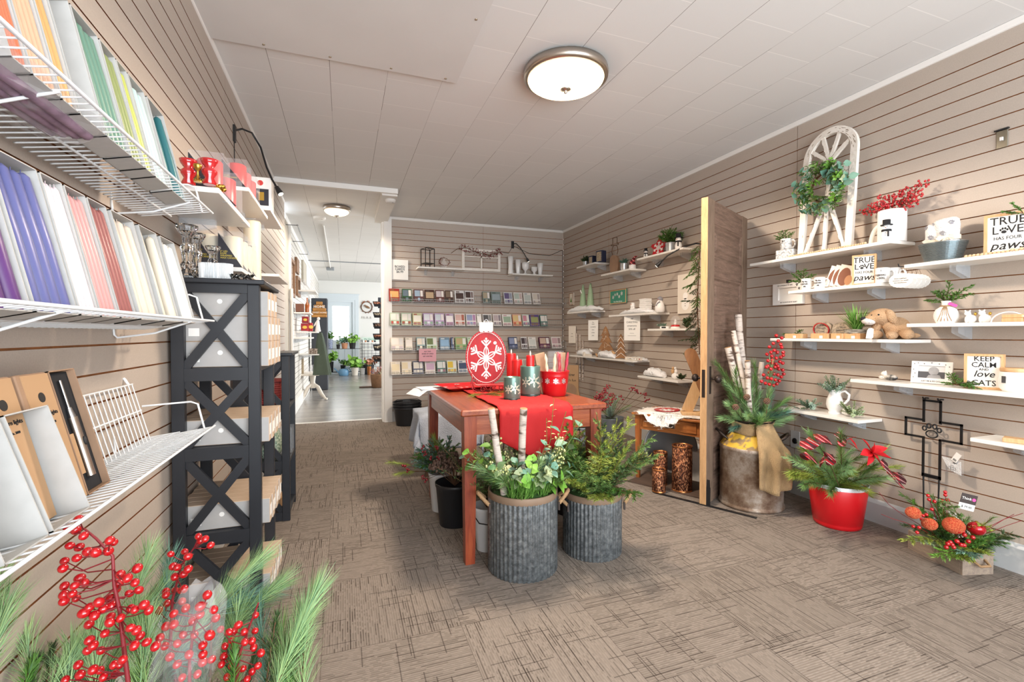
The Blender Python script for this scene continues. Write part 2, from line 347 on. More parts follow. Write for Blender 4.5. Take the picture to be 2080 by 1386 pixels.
# ================================================================ ceiling lamps
mat('brushed_nickel', 'b9b0a6', .3, 1); 
def glow(name, col, k):
    m = bpy.data.materials.new(name); m.use_nodes = True; MT[name] = m; n = NT(m); b = n.n['Principled BSDF']
    b.inputs['Base Color'].default_value = (.9, .88, .84, 1); b.inputs['Emission Color'].default_value = rgb(col); b.inputs['Emission Strength'].default_value = k
    lw = n.new('ShaderNodeLayerWeight'); lw.inputs[0].default_value = .3
    n.k(n.mix(lw.outputs['Facing'], rgb(col), rgb('ffd9a0')), b.inputs['Emission Color'])
glow('lamp_glass', 'fff0da', 4.0)
def ceiling_lamp(loc, r, label, power, col):
    t = thing('ceiling_lamp', loc, 0, label, 'lamp')
    p = M(); p.lathe([(r*.80, 0), (r*.98, -.008), (r, -.03), (r*.985, -.048), (r*.90, -.058), (r*.88, -.05)], 48, cap=(1, 0)); obj('rim', p, 'brushed_nickel', t)
    p = M(); p.lathe([(r*.9, -.05)]+[(r*.9*math.cos(a), -.052-.055*math.sin(a)) for a in [x*PI/2/7 for x in range(1, 7)]]+[(.012, -.107)], 40, cap=(0, 1)); g = obj('glass_bowl', p, 'lamp_glass', t)
    p = M(); p.lathe([(.028, -.103), (.03, -.109), (.016, -.114), (.008, -.12), (.010, -.126), (.0, -.134)], 16); obj('finial', p, 'brushed_nickel', t)
    l = bpy.data.lights.new('lamp_light', 'SPOT'); l.spot_size = R_(165); l.spot_blend = .25; l.energy = power; l.color = col; l.shadow_soft_size = .14
    o = bpy.data.objects.new('lamp_light', l); COL.objects.link(o); o.parent = t; o.location = (0, 0, -.15); return t
ceiling_lamp((1.165, 2.36, ZC), .235, 'large round flush ceiling lamp with frosted glass bowl and nickel rim, over the shop floor', 150, (1, .83, .66))
ceiling_lamp((-.07, 5.78, ZC+.004), .15, 'small round glowing ceiling lamp over the passage to the far room', 45, (1, .86, .7))
# ================================================================ far room shell
mat('far_wall', 'e4e4e0', .6); mat('door_paint', 'd3dde3', .4); mat('sky_glass', 'ffffff', .3)
m = MT['sky_glass']; n = NT(m); b = n.n['Principled BSDF']; b.inputs['Emission Color'].default_value = (.93, .97, 1, 1); b.inputs['Emission Strength'].default_value = 1.6
w = M(); w.box(-1.3, -.47, 13.95, 14.05, 0, ZC+.01); w.box(.3, 4.05, 13.95, 14.05, 0, ZC+.01); w.box(-.47, .3, 13.951, 14.05, 2.05, ZC+.01); struct('wall_far', w, 'far_wall')
w = M(); w.box(3.95, 4.05, 6.15, 14.3, 0, ZC); w.box(.568, 4.05, 6.1, 6.2, 0, ZC); struct('wall_far_right', w, 'far_wall')
# partition and white slatwall on the left of the far room
w = M(); w.T = tr(-.648, 6.3, 0) @ rotm(z=RL); slat_panel(w, 7.65, .18, 2.49, seams=[2.4, 4.8]); struct('wall_far_left', w, ['white_slatwall', 'dark_slot'])
w = M(); w.box(-1.3, -.66, 6.3, 14, 2.49, ZC+.01); w.box(-.66, -.63, 6.3, 13.95, 0, .18); struct('baseboard_far', w, 'trim_white')
wood('beige_board', 'b9b0a0', 'a59c8c', .5, 4, (8, 8, 1))
w = M(); w.box(-.9, -.625, 5.75, 5.79, 0, 2.44); w.box(-.66, -.63, 5.79, 6.3, 0, 2.44); struct('wall_partition', w, 'beige_board')
w = M(); w.box(-.655, -.6, 6.28, 6.3, 0, 2.44); w.lathe([(.022, 0), (.022, .1), (.026, .12), (.018, .14), (.018, .75), (.026, .78), (.02, .8), (.026, .83), (.018, .86), (.018, 1.5), (.026, 1.53), (.018, 1.56), (.018, 1.66)], 12, c=(-.598, 6.27, 0)); struct('trim_7', w, 'trim_white')
# door in the far wall with big pane
w = M()
for a in ((-.47, -.41), (.235, .3)): w.box(a[0], a[1], 13.93, 14.0, 0, 1.99)
w.box(-.47, .3, 13.93, 14.0, 1.99, 2.05); d = struct('door_1', w, 'door_paint')
w = M(); w.box(-.41, .235, 13.965, 14.0, 0, .93); w.box(-.41, -.3, 13.965, 14.0, .93, 1.99); w.box(.14, .235, 13.965, 14.0, .93, 1.99); w.box(-.3, .14, 13.965, 14.0, 1.88, 1.99)
for x in (-.3, -.14, .02): w.box(x, x+.12, 13.955, 13.966, .15, .8)
obj('door_leaf', w, 'door_paint', d)
w = M(); w.box(-.3, .14, 13.975, 13.99, .93, 1.88); obj('pane', w, 'sky_glass', d)
w = M()
for x0, x1, z0, z1 in ((-.66, -.47, 0, 2.05), (.3, .395, 0, 2.05), (-.66, .395, 2.05, 2.2)): w.box(x0, x1, 13.92, 13.95, z0, z1)
w.box(-.66, .42, 13.91, 13.949, 2.2, 2.225); obj('door_casing', w, 'door_paint', d)
# ================================================================ plant kit
def leafmat(name, c1, c2, rough=.55, tr_=.0):
    m = mat(name, c1, rough, col2=c2, island=1); return m
leafmat('pine_long', 'a3bf7c', '6f9a6c'); leafmat('pine_green', '7d9a52', '4d7a3e'); leafmat('pine_yellow', 'a8b04a', '6f8a34'); leafmat('pine_blue', '6f9a86', '3e6b5a')
leafmat('fir_dark', '3d5a2c', '27401f'); leafmat('cedar_green', '5c8a2e', '36642a'); leafmat('eucalyptus', '5f8f7c', '8fae93'); leafmat('bright_leaf', '6fa53c', '8fc04e'); leafmat('sage_leaf', 'a9b58c', '8aa07a')
leafmat('frosted_green', '9db3a3', '6f8f7c'); leafmat('grass_blade', '4f8a32', '8fbf5c'); leafmat('mint_tree', 'b4c8a4', '8fae8a'); leafmat('cream_bloom', 'e6e2a8', 'c9cf86')
leafmat('dried_rust', '9a5f44', 'b9785c'); leafmat('variegated', '3f7a42', 'dfe6b8')
mat('twig', '6e4d34', .8, var=.3, vs=30); mat('stem_red', '7c1a22', .5); mat('berry', 'b00a14', .16, spec=.6, coat=.5, sub=0); mat('berry_dark', '7a0f1a', .25, coat=.3); mat('stem_green', '6d7f3e', .6)
def orth(d):
    d = Vector(d).normalized(); a = Vector((0, 0, 1)) if abs(d.z) < .9 else Vector((1, 0, 0)); x = d.cross(a).normalized(); return x, d.cross(x)
def curve(p, d, L, droop=.2, n=8, wob=.04):
    p = Vector(p); d = Vector(d).normalized(); pts = [p.copy()]; x, y = orth(d); a, b = rnd(-wob, wob), rnd(-wob, wob)
    for i in range(n):
        d = (d + Vector((0, 0, -droop/n)) + x*a + y*b).normalized(); p = p + d*(L/n); pts.append(p.copy())
    return pts
def along(pts, t):
    f = t*(len(pts)-1); i = min(int(f), len(pts)-2); return pts[i].lerp(pts[i+1], f-i), (pts[i+1]-pts[i]).normalized()
def needles(mb, pts, nl, n, ang=.75, w=.0011, m=1, t0=.1, flat=0, bunch=0):
    for k in range(n):
        t = t0+(1-t0)*(k+rnd(0, 1))/n
        if bunch: t = 1-(1-t)**1.6*(1-t0) if t < 1 else t
        p, d = along(pts, min(t, .999)); x, y = orth(d); a = rnd(0, 2*PI)
        if flat: a = (0 if k % 2 else PI)+rnd(-.45, .45)
        g = ang*(1-.45*t)+rnd(-.15, .15); s = (x*math.cos(a)+y*math.sin(a)*(1-.5*flat))
        e = d*math.cos(g)+s*math.sin(g); e.z -= .08; L = nl*rnd(.75, 1.1); side = e.cross(s+d*.3).normalized()*w*.5
        q = p+e*L; mid = p+e*L*.55+Vector((0, 0, -.02*L))
        mb.add([p-side, p+side, mid+side, mid-side, q], [(0, 1, 2, 3), (3, 2, 4)], m)
def pine(parent, p, d, L, nl=.07, n=220, mt='pine_long', droop=.25, name='pine_branch', w=.0013, ang=.8, t0=.1, r=.003, label=None):
    mb = M(); pts = curve(p, d, L, droop); mb.tube(pts, [r*(1-.6*i/len(pts)) for i in range(len(pts))], 5, 0); needles(mb, pts, nl, n, ang, w, 1, t0)
    o = obj(name, mb, ['twig', mt], parent)
    if label: o['label'] = label
    return o
def fir_mesh(mb, p, d, L, tw=.06, nt=9, nl=.012, nn=26, droop=.3, m=1, w=.0016):
    pts = curve(p, d, L, droop); mb.tube(pts, [.0022*(1-.6*i/len(pts)) for i in range(len(pts))], 4, 0)
    needles(mb, pts, nl, int(nn*2.2), .9, w, m, .1)
    for k in range(nt):
        t = .15+.8*k/nt; q, dd = along(pts, t); x, y = orth(dd); s = 1 if k % 2 else -1
        hv = Vector((dd.y, -dd.x, 0)); hv = hv.normalized() if hv.length > .1 else x
        e = (dd*.75+hv*s*.75+Vector((0, 0, rnd(-.15, .25)))).normalized(); tp = curve(q, e, tw*(1.15-t*.7)*rnd(.8, 1.2), .2, 4)
        mb.tube(tp, .0009, 3, 0); needles(mb, tp, nl, nn, .9, w, m, .0)
def fir(parent, p, d, L, mt='fir_dark', name='fir_branch', **k):
    mb = M(); fir_mesh(mb, p, d, L, **k); return obj(name, mb, ['twig', mt], parent)
def leafy(parent, p, d, L, n=12, ll=.035, lw=.028, mt='eucalyptus', droop=.2, name='leafy_sprig', curl=.15, r=.0016, spread=.9, stem='stem_green', t0=.15):
    mb = M(); pts = curve(p, d, L, droop); mb.tube(pts, r, 4, 0)
    for k in range(n):
        q, dd = along(pts, t0+(1-t0)*(k+.5)/n); x, y = orth(dd); a = k*2.4+rnd(-.4, .4); e = (dd*(1-spread*.6)+(x*math.cos(a)+y*math.sin(a))*spread).normalized()
        mb.leaf(q, e, ll*rnd(.75, 1.15), lw*rnd(.8, 1.15), 1, up=dd+Vector((.01, .02, .03)), curl=curl, n=4)
    return obj(name, mb, [stem, mt], parent)
def blades(mb, c, n, L, w=.005, spread=.7, m=0, droop=.5, lean=(0, 0)):
    for k in range(n):
        a = rnd(0, 2*PI); s = rnd(.05, spread); d = Vector((math.cos(a)*s+lean[0], math.sin(a)*s+lean[1], 1)); pts = curve(Vector(c)+Vector((rnd(-.3, .3)*.06, rnd(-.3, .3)*.06, 0)), d, L*rnd(.6, 1.1), droop*s, 5, .02)
        x = Vector((-math.sin(a), math.cos(a), 0)); vs = []
        for i, q in enumerate(pts): ww = w*.5*(1-(i/5)**2)+.0002; vs += [q-x*ww, q+x*ww]
        mb.add(vs, [(2*i, 2*i+1, 2*i+3, 2*i+2) for i in range(5)], m, True)
def berries(mb, pts, n, r=.0055, L=.03, m=1, t0=.2, sm=0, nu=8):
    for k in range(n):
        t = t0+(1-t0)*(k+rnd(0, 1))/n; p, d = along(pts, min(t, .999)); x, y = orth(d); a = rnd(0, 2*PI)
        e = (d*rnd(-.1, .7)+x*math.cos(a)+y*math.sin(a)).normalized(); q = p+e*L*rnd(.5, 1.1); mb.tube([p, p.lerp(q, .5)+Vector((0, 0, .1*L)), q], .0007, 3, sm); rr = r*rnd(.85, 1.15); mb.sph(q, (rr, rr, rr*1.1), m, nu, 6)
def berry_sprig(parent, p, d, L, n=30, r=.0055, sl=.03, droop=0, name='berry_sprig', t0=.2, mt='berry', stem='twig', w=.0016):
    mb = M(); pts = curve(p, d, L, droop, 8, .06); mb.tube(pts, w, 4, 0); berries(mb, pts, n, r, sl, 1, t0); return obj(name, mb, [stem, mt], parent)
def cone_(parent, p, r=.02, h=.04, d=(0, 0, 1), name='pine_cone'):
    mb = M(); T = tr(*p) @ toward(d)
    for i in range(7):
        z = h*i/7; rr = r*math.sin(PI*(.15+.8*i/7)); mb.T = T
        for j in range(8):
            a = 2*PI*(j+.5*(i % 2))/8; c = Vector((math.cos(a)*rr, math.sin(a)*rr, z)); mb.T = T @ tr(*c) @ rotm(z=a) @ rotm(y=.9-.1*i); mb.add([(-.3*r, -.28*r, 0), (.15*r, -.33*r, 0), (.38*r, 0, .02*r), (.15*r, .33*r, 0), (-.3*r, .28*r, 0), (0, 0, .25*r)], [(0, 1, 5), (1, 2, 5), (2, 3, 5), (3, 4, 5), (4, 0, 5), (4, 3, 2, 1, 0)])
    mb.T = I4; mb.sph((p[0], p[1], p[2]+h*.5), (r*.55, r*.55, h*.5)); return obj(name, mb, 'cone_brown', parent)
mat('cone_brown', '7a5a46', .8, var=.4, vs=60)
def birch(parent, a, b, r, name='birch_log'):
    mb = M(); a = Vector(a); b = Vector(b); n = 7; pts = [a.lerp(b, i/n)+Vector((rnd(-1, 1), rnd(-1, 1), 0))*r*.12 for i in range(n+1)]
    mb.tube(pts, [r*rnd(.93, 1.06) for _ in pts], 12, 0); c = len(mb.f)-1; mb.m[c] = 1
    return obj(name, mb, ['birch_bark', 'log_end'], parent)
m = mat('birch_bark', 'd9d0c6', .8); n = NT(m); b = n.n['Principled BSDF']
f = n.ramp(n.noise(14, detail=4, sc=(1, 1, 3.2)), [(.52, (0, 0, 0)), (.66, (1, 1, 1))]); g = n.noise(60, sc=(.3, .3, 3))
n.k(n.mix(f, n.mix(g, rgb('e3dad0'), rgb('b39f90')), rgb('5a463a')), b.inputs['Base Color']); n.k(n.bump(n.noise(50, detail=3), .4, .004), b.inputs['Normal'])
mat('log_end', 'b98f64', .8, var=.3, vs=80)
# ================================================================ left wall: wire racks with candle cartons
mat('grey_board', 'b4b3b0', .75, var=.06, vs=40); mat('kraft', 'a08066', .75, var=.12, vs=20); mat('kraft_light', 'b18d68', .7); mat('black_foam', '1d1d20', .95); mat('ink', '1b1a1b', .6)
RX = .214; RY1 = 1.765; RY0 = .22        # rack depth from the wall, far end, near end
def wire_rack(z0, label):
    t = thing('wire_shelf_rack', (XL, 0, z0), 0, label, 'wire rack', 'white wire racks on the left wall')
    mb = M(); y = RY0
    while y < RY1-.004: mb.tube([(RX, y, .0), (.03, y, -.028), (.024, y+.004, -.027), (.03, y+.009, -.024), (.12, y+.009, -.012)], .0017, 4); y += .0235
    obj('shelf_wire_grid', mb, 'white_metal', t)
    if z0 < 1:
        mb = M(); y = 1.0
        while y < RY1-.06: mb.tube([(.06, y, -.024), (.015, y, .15)], .0017, 4); y += .025
        for x, z in ((.015, .15), (.036, .07)): mb.cyl((x, .98, z), (x, RY1-.06, z), .0024, n=6)
        mb.tube([(.012, RY1-.08, .15), (.004, RY1-.08, .165), (0, RY1-.08, .17)], .004, 5); obj('back_grid', mb, 'white_metal', t)
    for x, z, r in ((RX, 0, .0034), (.10, -.019, .0028)):
        obj('long_rod', M().cyl((x, RY0, z), (x, RY1, z), r, n=8), 'white_metal', t)
    for y in (.95, 1.62):
        obj('bracket_arm', M().tube([(0, y, .01), (.004, y, -.045), (.012, y, -.053), (.10, y, -.04), (.19, y, -.005)], .003, 6), 'white_metal', t)
    obj('end_stop', M().tube([(.19, RY1-.02, -.004), (.17, RY1-.01, .075), (.15, RY1-.008, .083), (.02, RY1-.005, .075)], .003, 6), 'white_metal', t)
    return t
wire_rack(1.505, 'white wire rack highest on the left wall, holding orange, peach and green candle cartons')
wire_rack(1.155, 'white wire rack in the middle of the left wall, holding violet, pink and ivory candles')
wire_rack(.812, 'white wire rack lowest on the left wall, with empty cartons and kraft lighter boxes')
def carton(w, h, d, fold=1):
    """open-fronted carton: local x = along wall, front to -y, bottom at z=0"""
    mb = M(); t = .0022
    mb.box(-w/2, w/2, d-t, d, 0, h); mb.box(-w/2, -w/2+t, 0, d, 0, h); mb.box(w/2-t, w/2, 0, d, 0, h); mb.box(-w/2, w/2, 0, d, 0, t); mb.box(-w/2, w/2, 0, d, h-t, h)
    return mb
def tap(h, r):
    mb = M(); mb.lathe([(r*.9, 0), (r, .01), (r*.98, h*.5), (r*.72, h*.97), (r*.35, h), (0, h)], 12); mb.tube([(0, 0, h), (.002, 0, h+.006), (.006, .001, h+.007)], .0008, 4); return mb
colours = {}
def wax_tone(h): c = rgb(h); g = sum(c[:3])/3; return [(.82*x+.18*g)*(.68 if g < .6 else .85) for x in c[:3]]
def taper_box(y, zr, colname, hexc, n, w, label, lean=.22, h=.25, cat='candle carton', group='cartons of taper candles on the left wall'):
    t = thing('candle_carton', (XL+.183, y, zr-.006), 0, label, cat, group, rot=(0, 0, 0))
    t.rotation_euler = (rotm(y=-lean) @ rotm(z=RL)).to_euler()
    obj('carton', carton(w, h, .052), 'grey_board', t)
    if n:
        if hexc not in colours: mat('wax_'+colname, wax_tone(hexc), .38, spec=.4); colours[hexc] = 'wax_'+colname
        r = min(.0135, (w-.007)/n/2)
        for k in range(n): obj('taper_candle', tap(h-.014-.002*((k*7) % 3), r), colours[hexc], t, (-w/2+.005+r+(w-.01-2*r)*(k/(n-1) if n > 1 else .5), r+.0005, .003))
    return t
# middle rack: bottom edges seen at these columns
def ym(u, v=612, x=-.434): return at(u, v, x=x).y
for u0, u1, nm, hx, n, lb in [(-80, -14, 'navy', '2f3f7e', 3, 'leftmost of the middle rack, dark blue candles'), (-12, 62, 'plum', '6a2f86', 2, 'nearly empty grey carton with one dark purple candle on the middle rack'),
    (66, 158, 'violet', '6a6fb4', 4, 'grey carton of violet-blue tapers on the middle wire rack'), (160, 200, 'pale_pink', 'f3dce4', 4, 'grey carton of very pale pink tapers on the middle wire rack'),
    (202, 240, 'salmon', 'f5aaa6', 4, 'grey carton of salmon pink tapers on the middle wire rack'), (242, 276, 'terracotta', 'b5645e', 4, 'grey carton of terracotta tapers on the middle wire rack'),
    (279, 327, 'peach_ivory', 'e8d3bd', 3, 'grey carton of peachy ivory tapers, half empty, on the middle wire rack'), (330, 365, 'cream', 'ecdfc6', 2, 'grey carton of cream tapers near the far end of the middle rack'), (368, 396, 'off_white', 'f4efe4', 3, 'grey carton of off-white tapers at the far end of the middle rack')]:
    a, b_ = ym(u0), ym(u1); w = b_-a-.003
    if u0 < -13: a, w = ym(0)-.13, .1; b_ = a+w; lb = 'grey carton with dark blue tapers at the near end of the middle rack'
    taper_box((a+b_)/2 if u0 >= -13 else a+w/2, 1.152, nm, hx, n, min(w, .118), lb)
for u0, u1, nm, hx, n, lb in [(20, 62, 'orange', 'f0763c', 4, 'grey carton of bright orange tapers on the top wire rack'), (64, 122, 'peach', 'f7bd92', 4, 'grey carton of pale peach tapers on the top wire rack'), (124, 158, 'amber', 'f2b45c', 2, 'grey carton of amber tapers on the top wire rack'),
    (160, 212, 'x', 'ffffff', 0, 'empty grey carton between amber and green tapers on the top rack'), (214, 262, 'sea_green', '74a890', 4, 'grey carton of sea green tapers on the top wire rack'), (264, 292, 'olive', 'a4b266', 3, 'grey carton of olive green tapers on the top wire rack'),
    (293, 312, 'lime', 'd6e05a', 2, 'grey carton of lime yellow tapers on the top wire rack'), (313, 342, 'pale_blue', 'bfe0da', 3, 'grey carton of pale aqua tapers on the top wire rack'), (344, 378, 'teal', '1f7f86', 2, 'grey carton of dark teal tapers at the far end of the top rack')]:
    a, b_ = at(u0, 330, x=-.434).y, at(u1, 360, x=-.434).y; taper_box((a+b_)/2, 1.503, nm, hx, n, min(b_-a-.003, .118), lb)
# crumpled clear bags with soft violet sachets on the near floor of the top rack
mat('clear_film', 'eeecee', .12, alpha=.16, spec=.8); mat('sachet', '9a7f92', .7, var=.4, vs=30)
t = thing('candle_bag', (XL+.07, .78, 1.49), 0, 'crumpled clear bags of mauve candles lying behind the orange cartons on the top rack', 'bag')
p = M()
for k in range(4): p.cyl((.02+.02*k, -.24, .0), (.03+.018*k, .34, .004), .011, n=10)
obj('mauve_candle', p, 'sachet', t)
p = M(); random.seed(3); p.loft([[(.045+.075*math.cos(a)*(1+rnd(-.2, .2)), y, .02+.028*math.sin(a)*(1+rnd(-.3, .3))) for a in [2*PI*j/14 for j in range(14)]] for y in [-.26+.62*i/12 for i in range(13)]], 0, False); obj('film', p, 'clear_film', t)
# lowest rack: empty cartons and kraft lighter boxes
def empty_box(y, w, lb, x=.197, h=.19):
    t = thing('empty_carton', (XL+x, y, .812), 0, lb, 'carton', 'empty cartons on the lowest rack'); t.rotation_euler = (rotm(y=-.30) @ rotm(z=RL)).to_euler()
    obj('carton_shell', carton(w, h, .06), 'grey_board', t); p = M(); p.T = tr(0, .058, h*.92) @ rotm(x=-.15); p.box(-w/2+.003, w/2-.003, -.01, -.009, -.012, .004); obj('folded_flap', p, 'grey_board', t)
empty_box(.665, .13, 'closed-side empty grey carton at the near end of the lowest rack'); empty_box(.84, .098, 'empty open grey carton holding one cream taper on the lowest rack'); empty_box(.955, .11, 'empty open grey carton beside the kraft lighter box on the lowest rack')
t = one('taper_candle', tap(.15, .009), 'wax_cream', (XL+.172, .795, .819), 0, 'single cream taper standing in an empty carton on the lowest rack', 'candle', rot=(0, -.28, 0))
def lighter_box(y, lb, opened):
    t = thing('lighter_box', (XL+.155, y, .806), 0, lb, 'box', 'kraft boxes with candle lighters on the lowest rack'); t.rotation_euler = (rotm(y=-.24) @ rotm(z=RL)).to_euler(); w = .088; h = .245
    if not opened:
        obj('box_body', M().bev(-w/2, w/2, 0, .05, 0, h, .002), 'kraft', t)
        obj('front_label', M().box(-w/2+.012, w/2, -.0012, 0, .002, h-.003), 'kraft_light', t)
        m_ = M().lathe([(.009, 0), (.009, .0008)], 20); obj('round_emblem', m_, 'ink', t, (.006, -.0012, h-.045), rot=(PI/2, 0, 0))
        text('northern lights', .0105, 'ink', t, (.006, -.0016, h-.075)); text('Item No. 2000', .006, 'ink', t, (.006, -.0016, h-.092))
    else:
        obj('tray', carton(w, h, .035), 'kraft', t); obj('foam_inlay', M().box(-w/2+.004, w/2-.004, .012, .03, .004, h-.004), 'black_foam', t)
        p = M().cyl((.0, .008, .03), (0, .008, .15), .0085, n=14); l = obj('lighter_handle', p, 'brushed_nickel', t); p = M().cyl((0, .008, .15), (0, .008, .17), .007, .0045, n=12); p.cyl((0, .008, .17), (0, .008, .225), .003, n=8); obj('lighter_neck', p, 'chrome', t)
        obj('lighter_switch', M().sph((0, -.001, .1), (.004, .003, .009)), 'ink', t); obj('cable_sleeve', M().box(-.03, -.016, .006, .012, .04, .12), 'kraft_light', t)
    return t
lighter_box(1.055, 'closed kraft lighter box with round emblem on the lowest rack', 0); lighter_box(.955, 'closed plain kraft lighter box behind the empty cartons on the lowest rack', 0); lighter_box(1.15, 'open kraft tray with a silver candle lighter on black foam', 1)
bx = one('tissue_pad', M().bev(-.05, .05, -.02, .02, 0, .006, .002), 'white_paint', (XL+.07, .80, 1.0), RL, 'small white folded card lying on top of the empty cartons', 'card', rot=(0, -.3, RL))
# ================================================================ white shelves above the tower
mat('shelf_white', 'efece6', .35); mat('acrylic', 'dfe9f2', .06, alpha=.16, spec=.9)
def shelf_parts(t, L, D, th=.018, br=None):
    """shelf in wall frame: local x along wall 0..L, front at -y, top at z=0"""
    obj('board', M().bev(0, L, -D, -.002, -th, 0, .0015), 'shelf_white', t)
    for bx_ in (br or (L*.2, L*.8)):
        p = M(); 
        for s in (-.014, .013): p.add([(bx_+s, -.001, -th), (bx_+s, -D*.55, -th), (bx_+s, -D*.55, -th-.03), (bx_+s, -.012, -th-.062), (bx_+s, -.001, -th-.062), (bx_+s+.002, -.001, -th), (bx_+s+.002, -D*.55, -th), (bx_+s+.002, -D*.55, -th-.03), (bx_+s+.002, -.012, -th-.062), (bx_+s+.002, -.001, -th-.062)], [(0, 1, 2, 3, 4), (9, 8, 7, 6, 5), (0, 5, 6, 1), (1, 6, 7, 2), (2, 7, 8, 3), (3, 8, 9, 4)])
        p.box(bx_-.014, bx_+.015, -.0035, -.001, -th-.062, -th-.003); p.add([(bx_-.014, -.014, -th-.06), (bx_+.015, -.014, -th-.06), (bx_+.015, -D*.55, -th-.031), (bx_-.014, -D*.55, -th-.031)], [(0, 1, 2, 3)]); b = obj('acrylic_bracket', p, 'acrylic', t)
        obj('bracket_clip', M().box(bx_-.002, bx_+.003, -D-.002, -D+.012, -th-.002, -th+.004), 'acrylic', b)
def shelfL(y0, y1, z, D, lb):
    t = thing('display_shelf', (XL, y0, z), RL, lb, 'shelf', 'white shelves on the left wall'); shelf_parts(t, y1-y0, D); return t
def yl(u, v, x): return at(u, v, x=x)
LSH = []
for (a, b_, D, lb) in [((444.5, 381), (507.5, 455), .23, 'white shelf with red glass holders, nearest of the upper left shelves'), ((505.5, 380), (543.8, 440), .21, 'white shelf of red boxed candles, second along the upper left wall'),
                      ((549.3, 421), (572.6, 462), .21, 'small white shelf below the boxed lantern, farthest of the upper left shelves'), ((567, 555), (585.6, 575), .23, 'white shelf at tower-top height beside the beige partition'), ((519, 562), (542, 576), .2, 'short white shelf just behind the cream pillar candle')]:
    A = yl(*a, XL+D); B = yl(*b_, XL+D); A.y = 2.3 if a[0] == 519 else A.y; LSH.append((A, B)); shelfL(A.y, B.y, (A.z+B.z)/2, D, lb)
print('LSH', [(tuple(round(c, 3) for c in A), tuple(round(c, 3) for c in B)) for A, B in LSH])
# ================================================================ black X-frame towers
mat('black_paint', '22252b', .42, var=.12, vs=10); mat('carton_beige', 'c3ab93', .6, var=.08, vs=15); mat('carton_grey', 'b3b0ad', .6, var=.05, vs=30); mat('label_white', 'f3f1ec', .5); mat('print_grey', '8d8a88', .6)
def tower(loc, levels, Wd, Dp, lb):
    t = thing('display_tower', loc, RL, lb, 'shelf tower', 'black towers with crossed side frames'); P = .042
    zt = levels[-1]
    for x0 in (.006, Wd-.036):
        fr = M()
        for y0 in (-Dp, -P-.002): fr.bev(x0, x0+.03, y0, y0+P, 0, zt-.018, .002)
        f = obj('side_frame', fr, 'black_paint', t)
        for zl in levels[:-1]:
            obj('rail', M().box(x0+.002, x0+.028, -Dp+P, -P-.002, zl-.05, zl-.002), 'black_paint', f)
        obj('rail', M().box(x0+.002, x0+.028, -Dp+P, -P-.002, zt-.052, zt-.018), 'black_paint', f)
        for i in range(len(levels)-1):
            za, zb = levels[i], levels[i+1]-.05; ya, yb = -Dp+P, -P-.002; p = M()
            for s in (0, 1):
                a = (ya, za) if s else (yb, za); b = (yb, zb) if s else (ya, zb); d = Vector((0, b[0]-a[0], b[1]-a[1])).normalized(); q = Vector((0, -d.z, d.y))*.016; xx = x0+.007+.001*s
                A = Vector((0, a[0], a[1]))-d*.012; B = Vector((0, b[0], b[1]))+d*.012
                p.loft([[(xx+k, (A+q).y, (A+q).z) for k in (0,)]+[(xx+.014, (A+q).y, (A+q).z), (xx+.014, (A-q).y, (A-q).z), (xx, (A-q).y, (A-q).z)], [(xx, (B+q).y, (B+q).z), (xx+.014, (B+q).y, (B+q).z), (xx+.014, (B-q).y, (B-q).z), (xx, (B-q).y, (B-q).z)]])
            obj('cross_brace', p, 'black_paint', f)
    for zl in levels[:-1]: obj('shelf', M().box(.036, Wd-.036, -Dp+.002, -.002, zl-.018, zl), 'black_paint', t)
    obj('top', M().bev(-.012, Wd+.012, -Dp-.02, 0, zt-.018, zt, .003), 'black_paint', t)
    return t
T1 = Vector((XL+.012, 2.03, 0)); T2 = Vector((XL+.012, 3.04, 0)); TD = .295
tower(T1, [.06, .36, .685, .985, 1.32], .40, TD, 'tall four-bay black tower with crossed side frames, nearest on the left wall')
tower(T2, [.055, .36, .685, 1.0], .37, TD, 'shorter three-bay black tower standing behind the tall one on the left wall')
def candle_boxes():
    t = thing('boxed_candle', (0, 0, 0), RL, 'x', 'boxed candle', 'grey and kraft taper cartons stacked in the tall tower'); w, d, h = .052, .315, .098
    obj('box_body', M().bev(0, w, -d, 0, 0, h, .0015), 'carton_beige', t); obj('grey_sleeve', M().box(-.0008, .0002, -d+.002, -.002, .002, h-.002), 'carton_grey', t)
    obj('end_label', M().box(.008, w-.008, -d-.0008, -d, .025, h-.03), 'label_white', t)
    p = M().lathe([(.009, 0), (.009, .0006)], 16); p.T = rotm(x=0); e = obj('round_emblem', p, 'label_white', t, (-.0009, -d*.47, .055), rot=(PI/2, 0, -PI/2))
    obj('barcode_label', M().box(-.0014, -.0008, -.08, -.045, .02, .05), 'label_white', t); return t
pr = candle_boxes(); tree = kids(pr); first = True
pos = [('nearest the aisle in the', 'top', .985, 3), ('', 'second', .685, 1), ('', 'third', .36, 1), ('', 'lowest', .06, 1)]
random.seed(5)
def place(x, y, z, lb):
    global first
    if first: pr.location = (x, y, z); pr['label'] = lb; first = False; return pr
    return dup(pr, (x, y, z), None, lb, tree=tree)
for bay, z0, rows in (('top', .985, 3), ('second', .685, 1), ('third', .36, 1), ('lowest', .06, 1)):
    for r in range(rows):
        for k in range(6):
            h = (['bottom row', 'middle row', 'upper row'][r]+' of the ' if rows == 3 else '')+bay+' bay'
            if bay == 'top' and r == 2 and k > 3: continue
            where = ['front end', 'second', 'third', 'fourth', 'fifth', 'far end'][k]
            place(T1.x+.006+(.004 if k % 2 else 0), T1.y+.039+k*.0535, z0+.0004+r*.0985, f'grey kraft candle carton, {where} in {h}, tall tower')
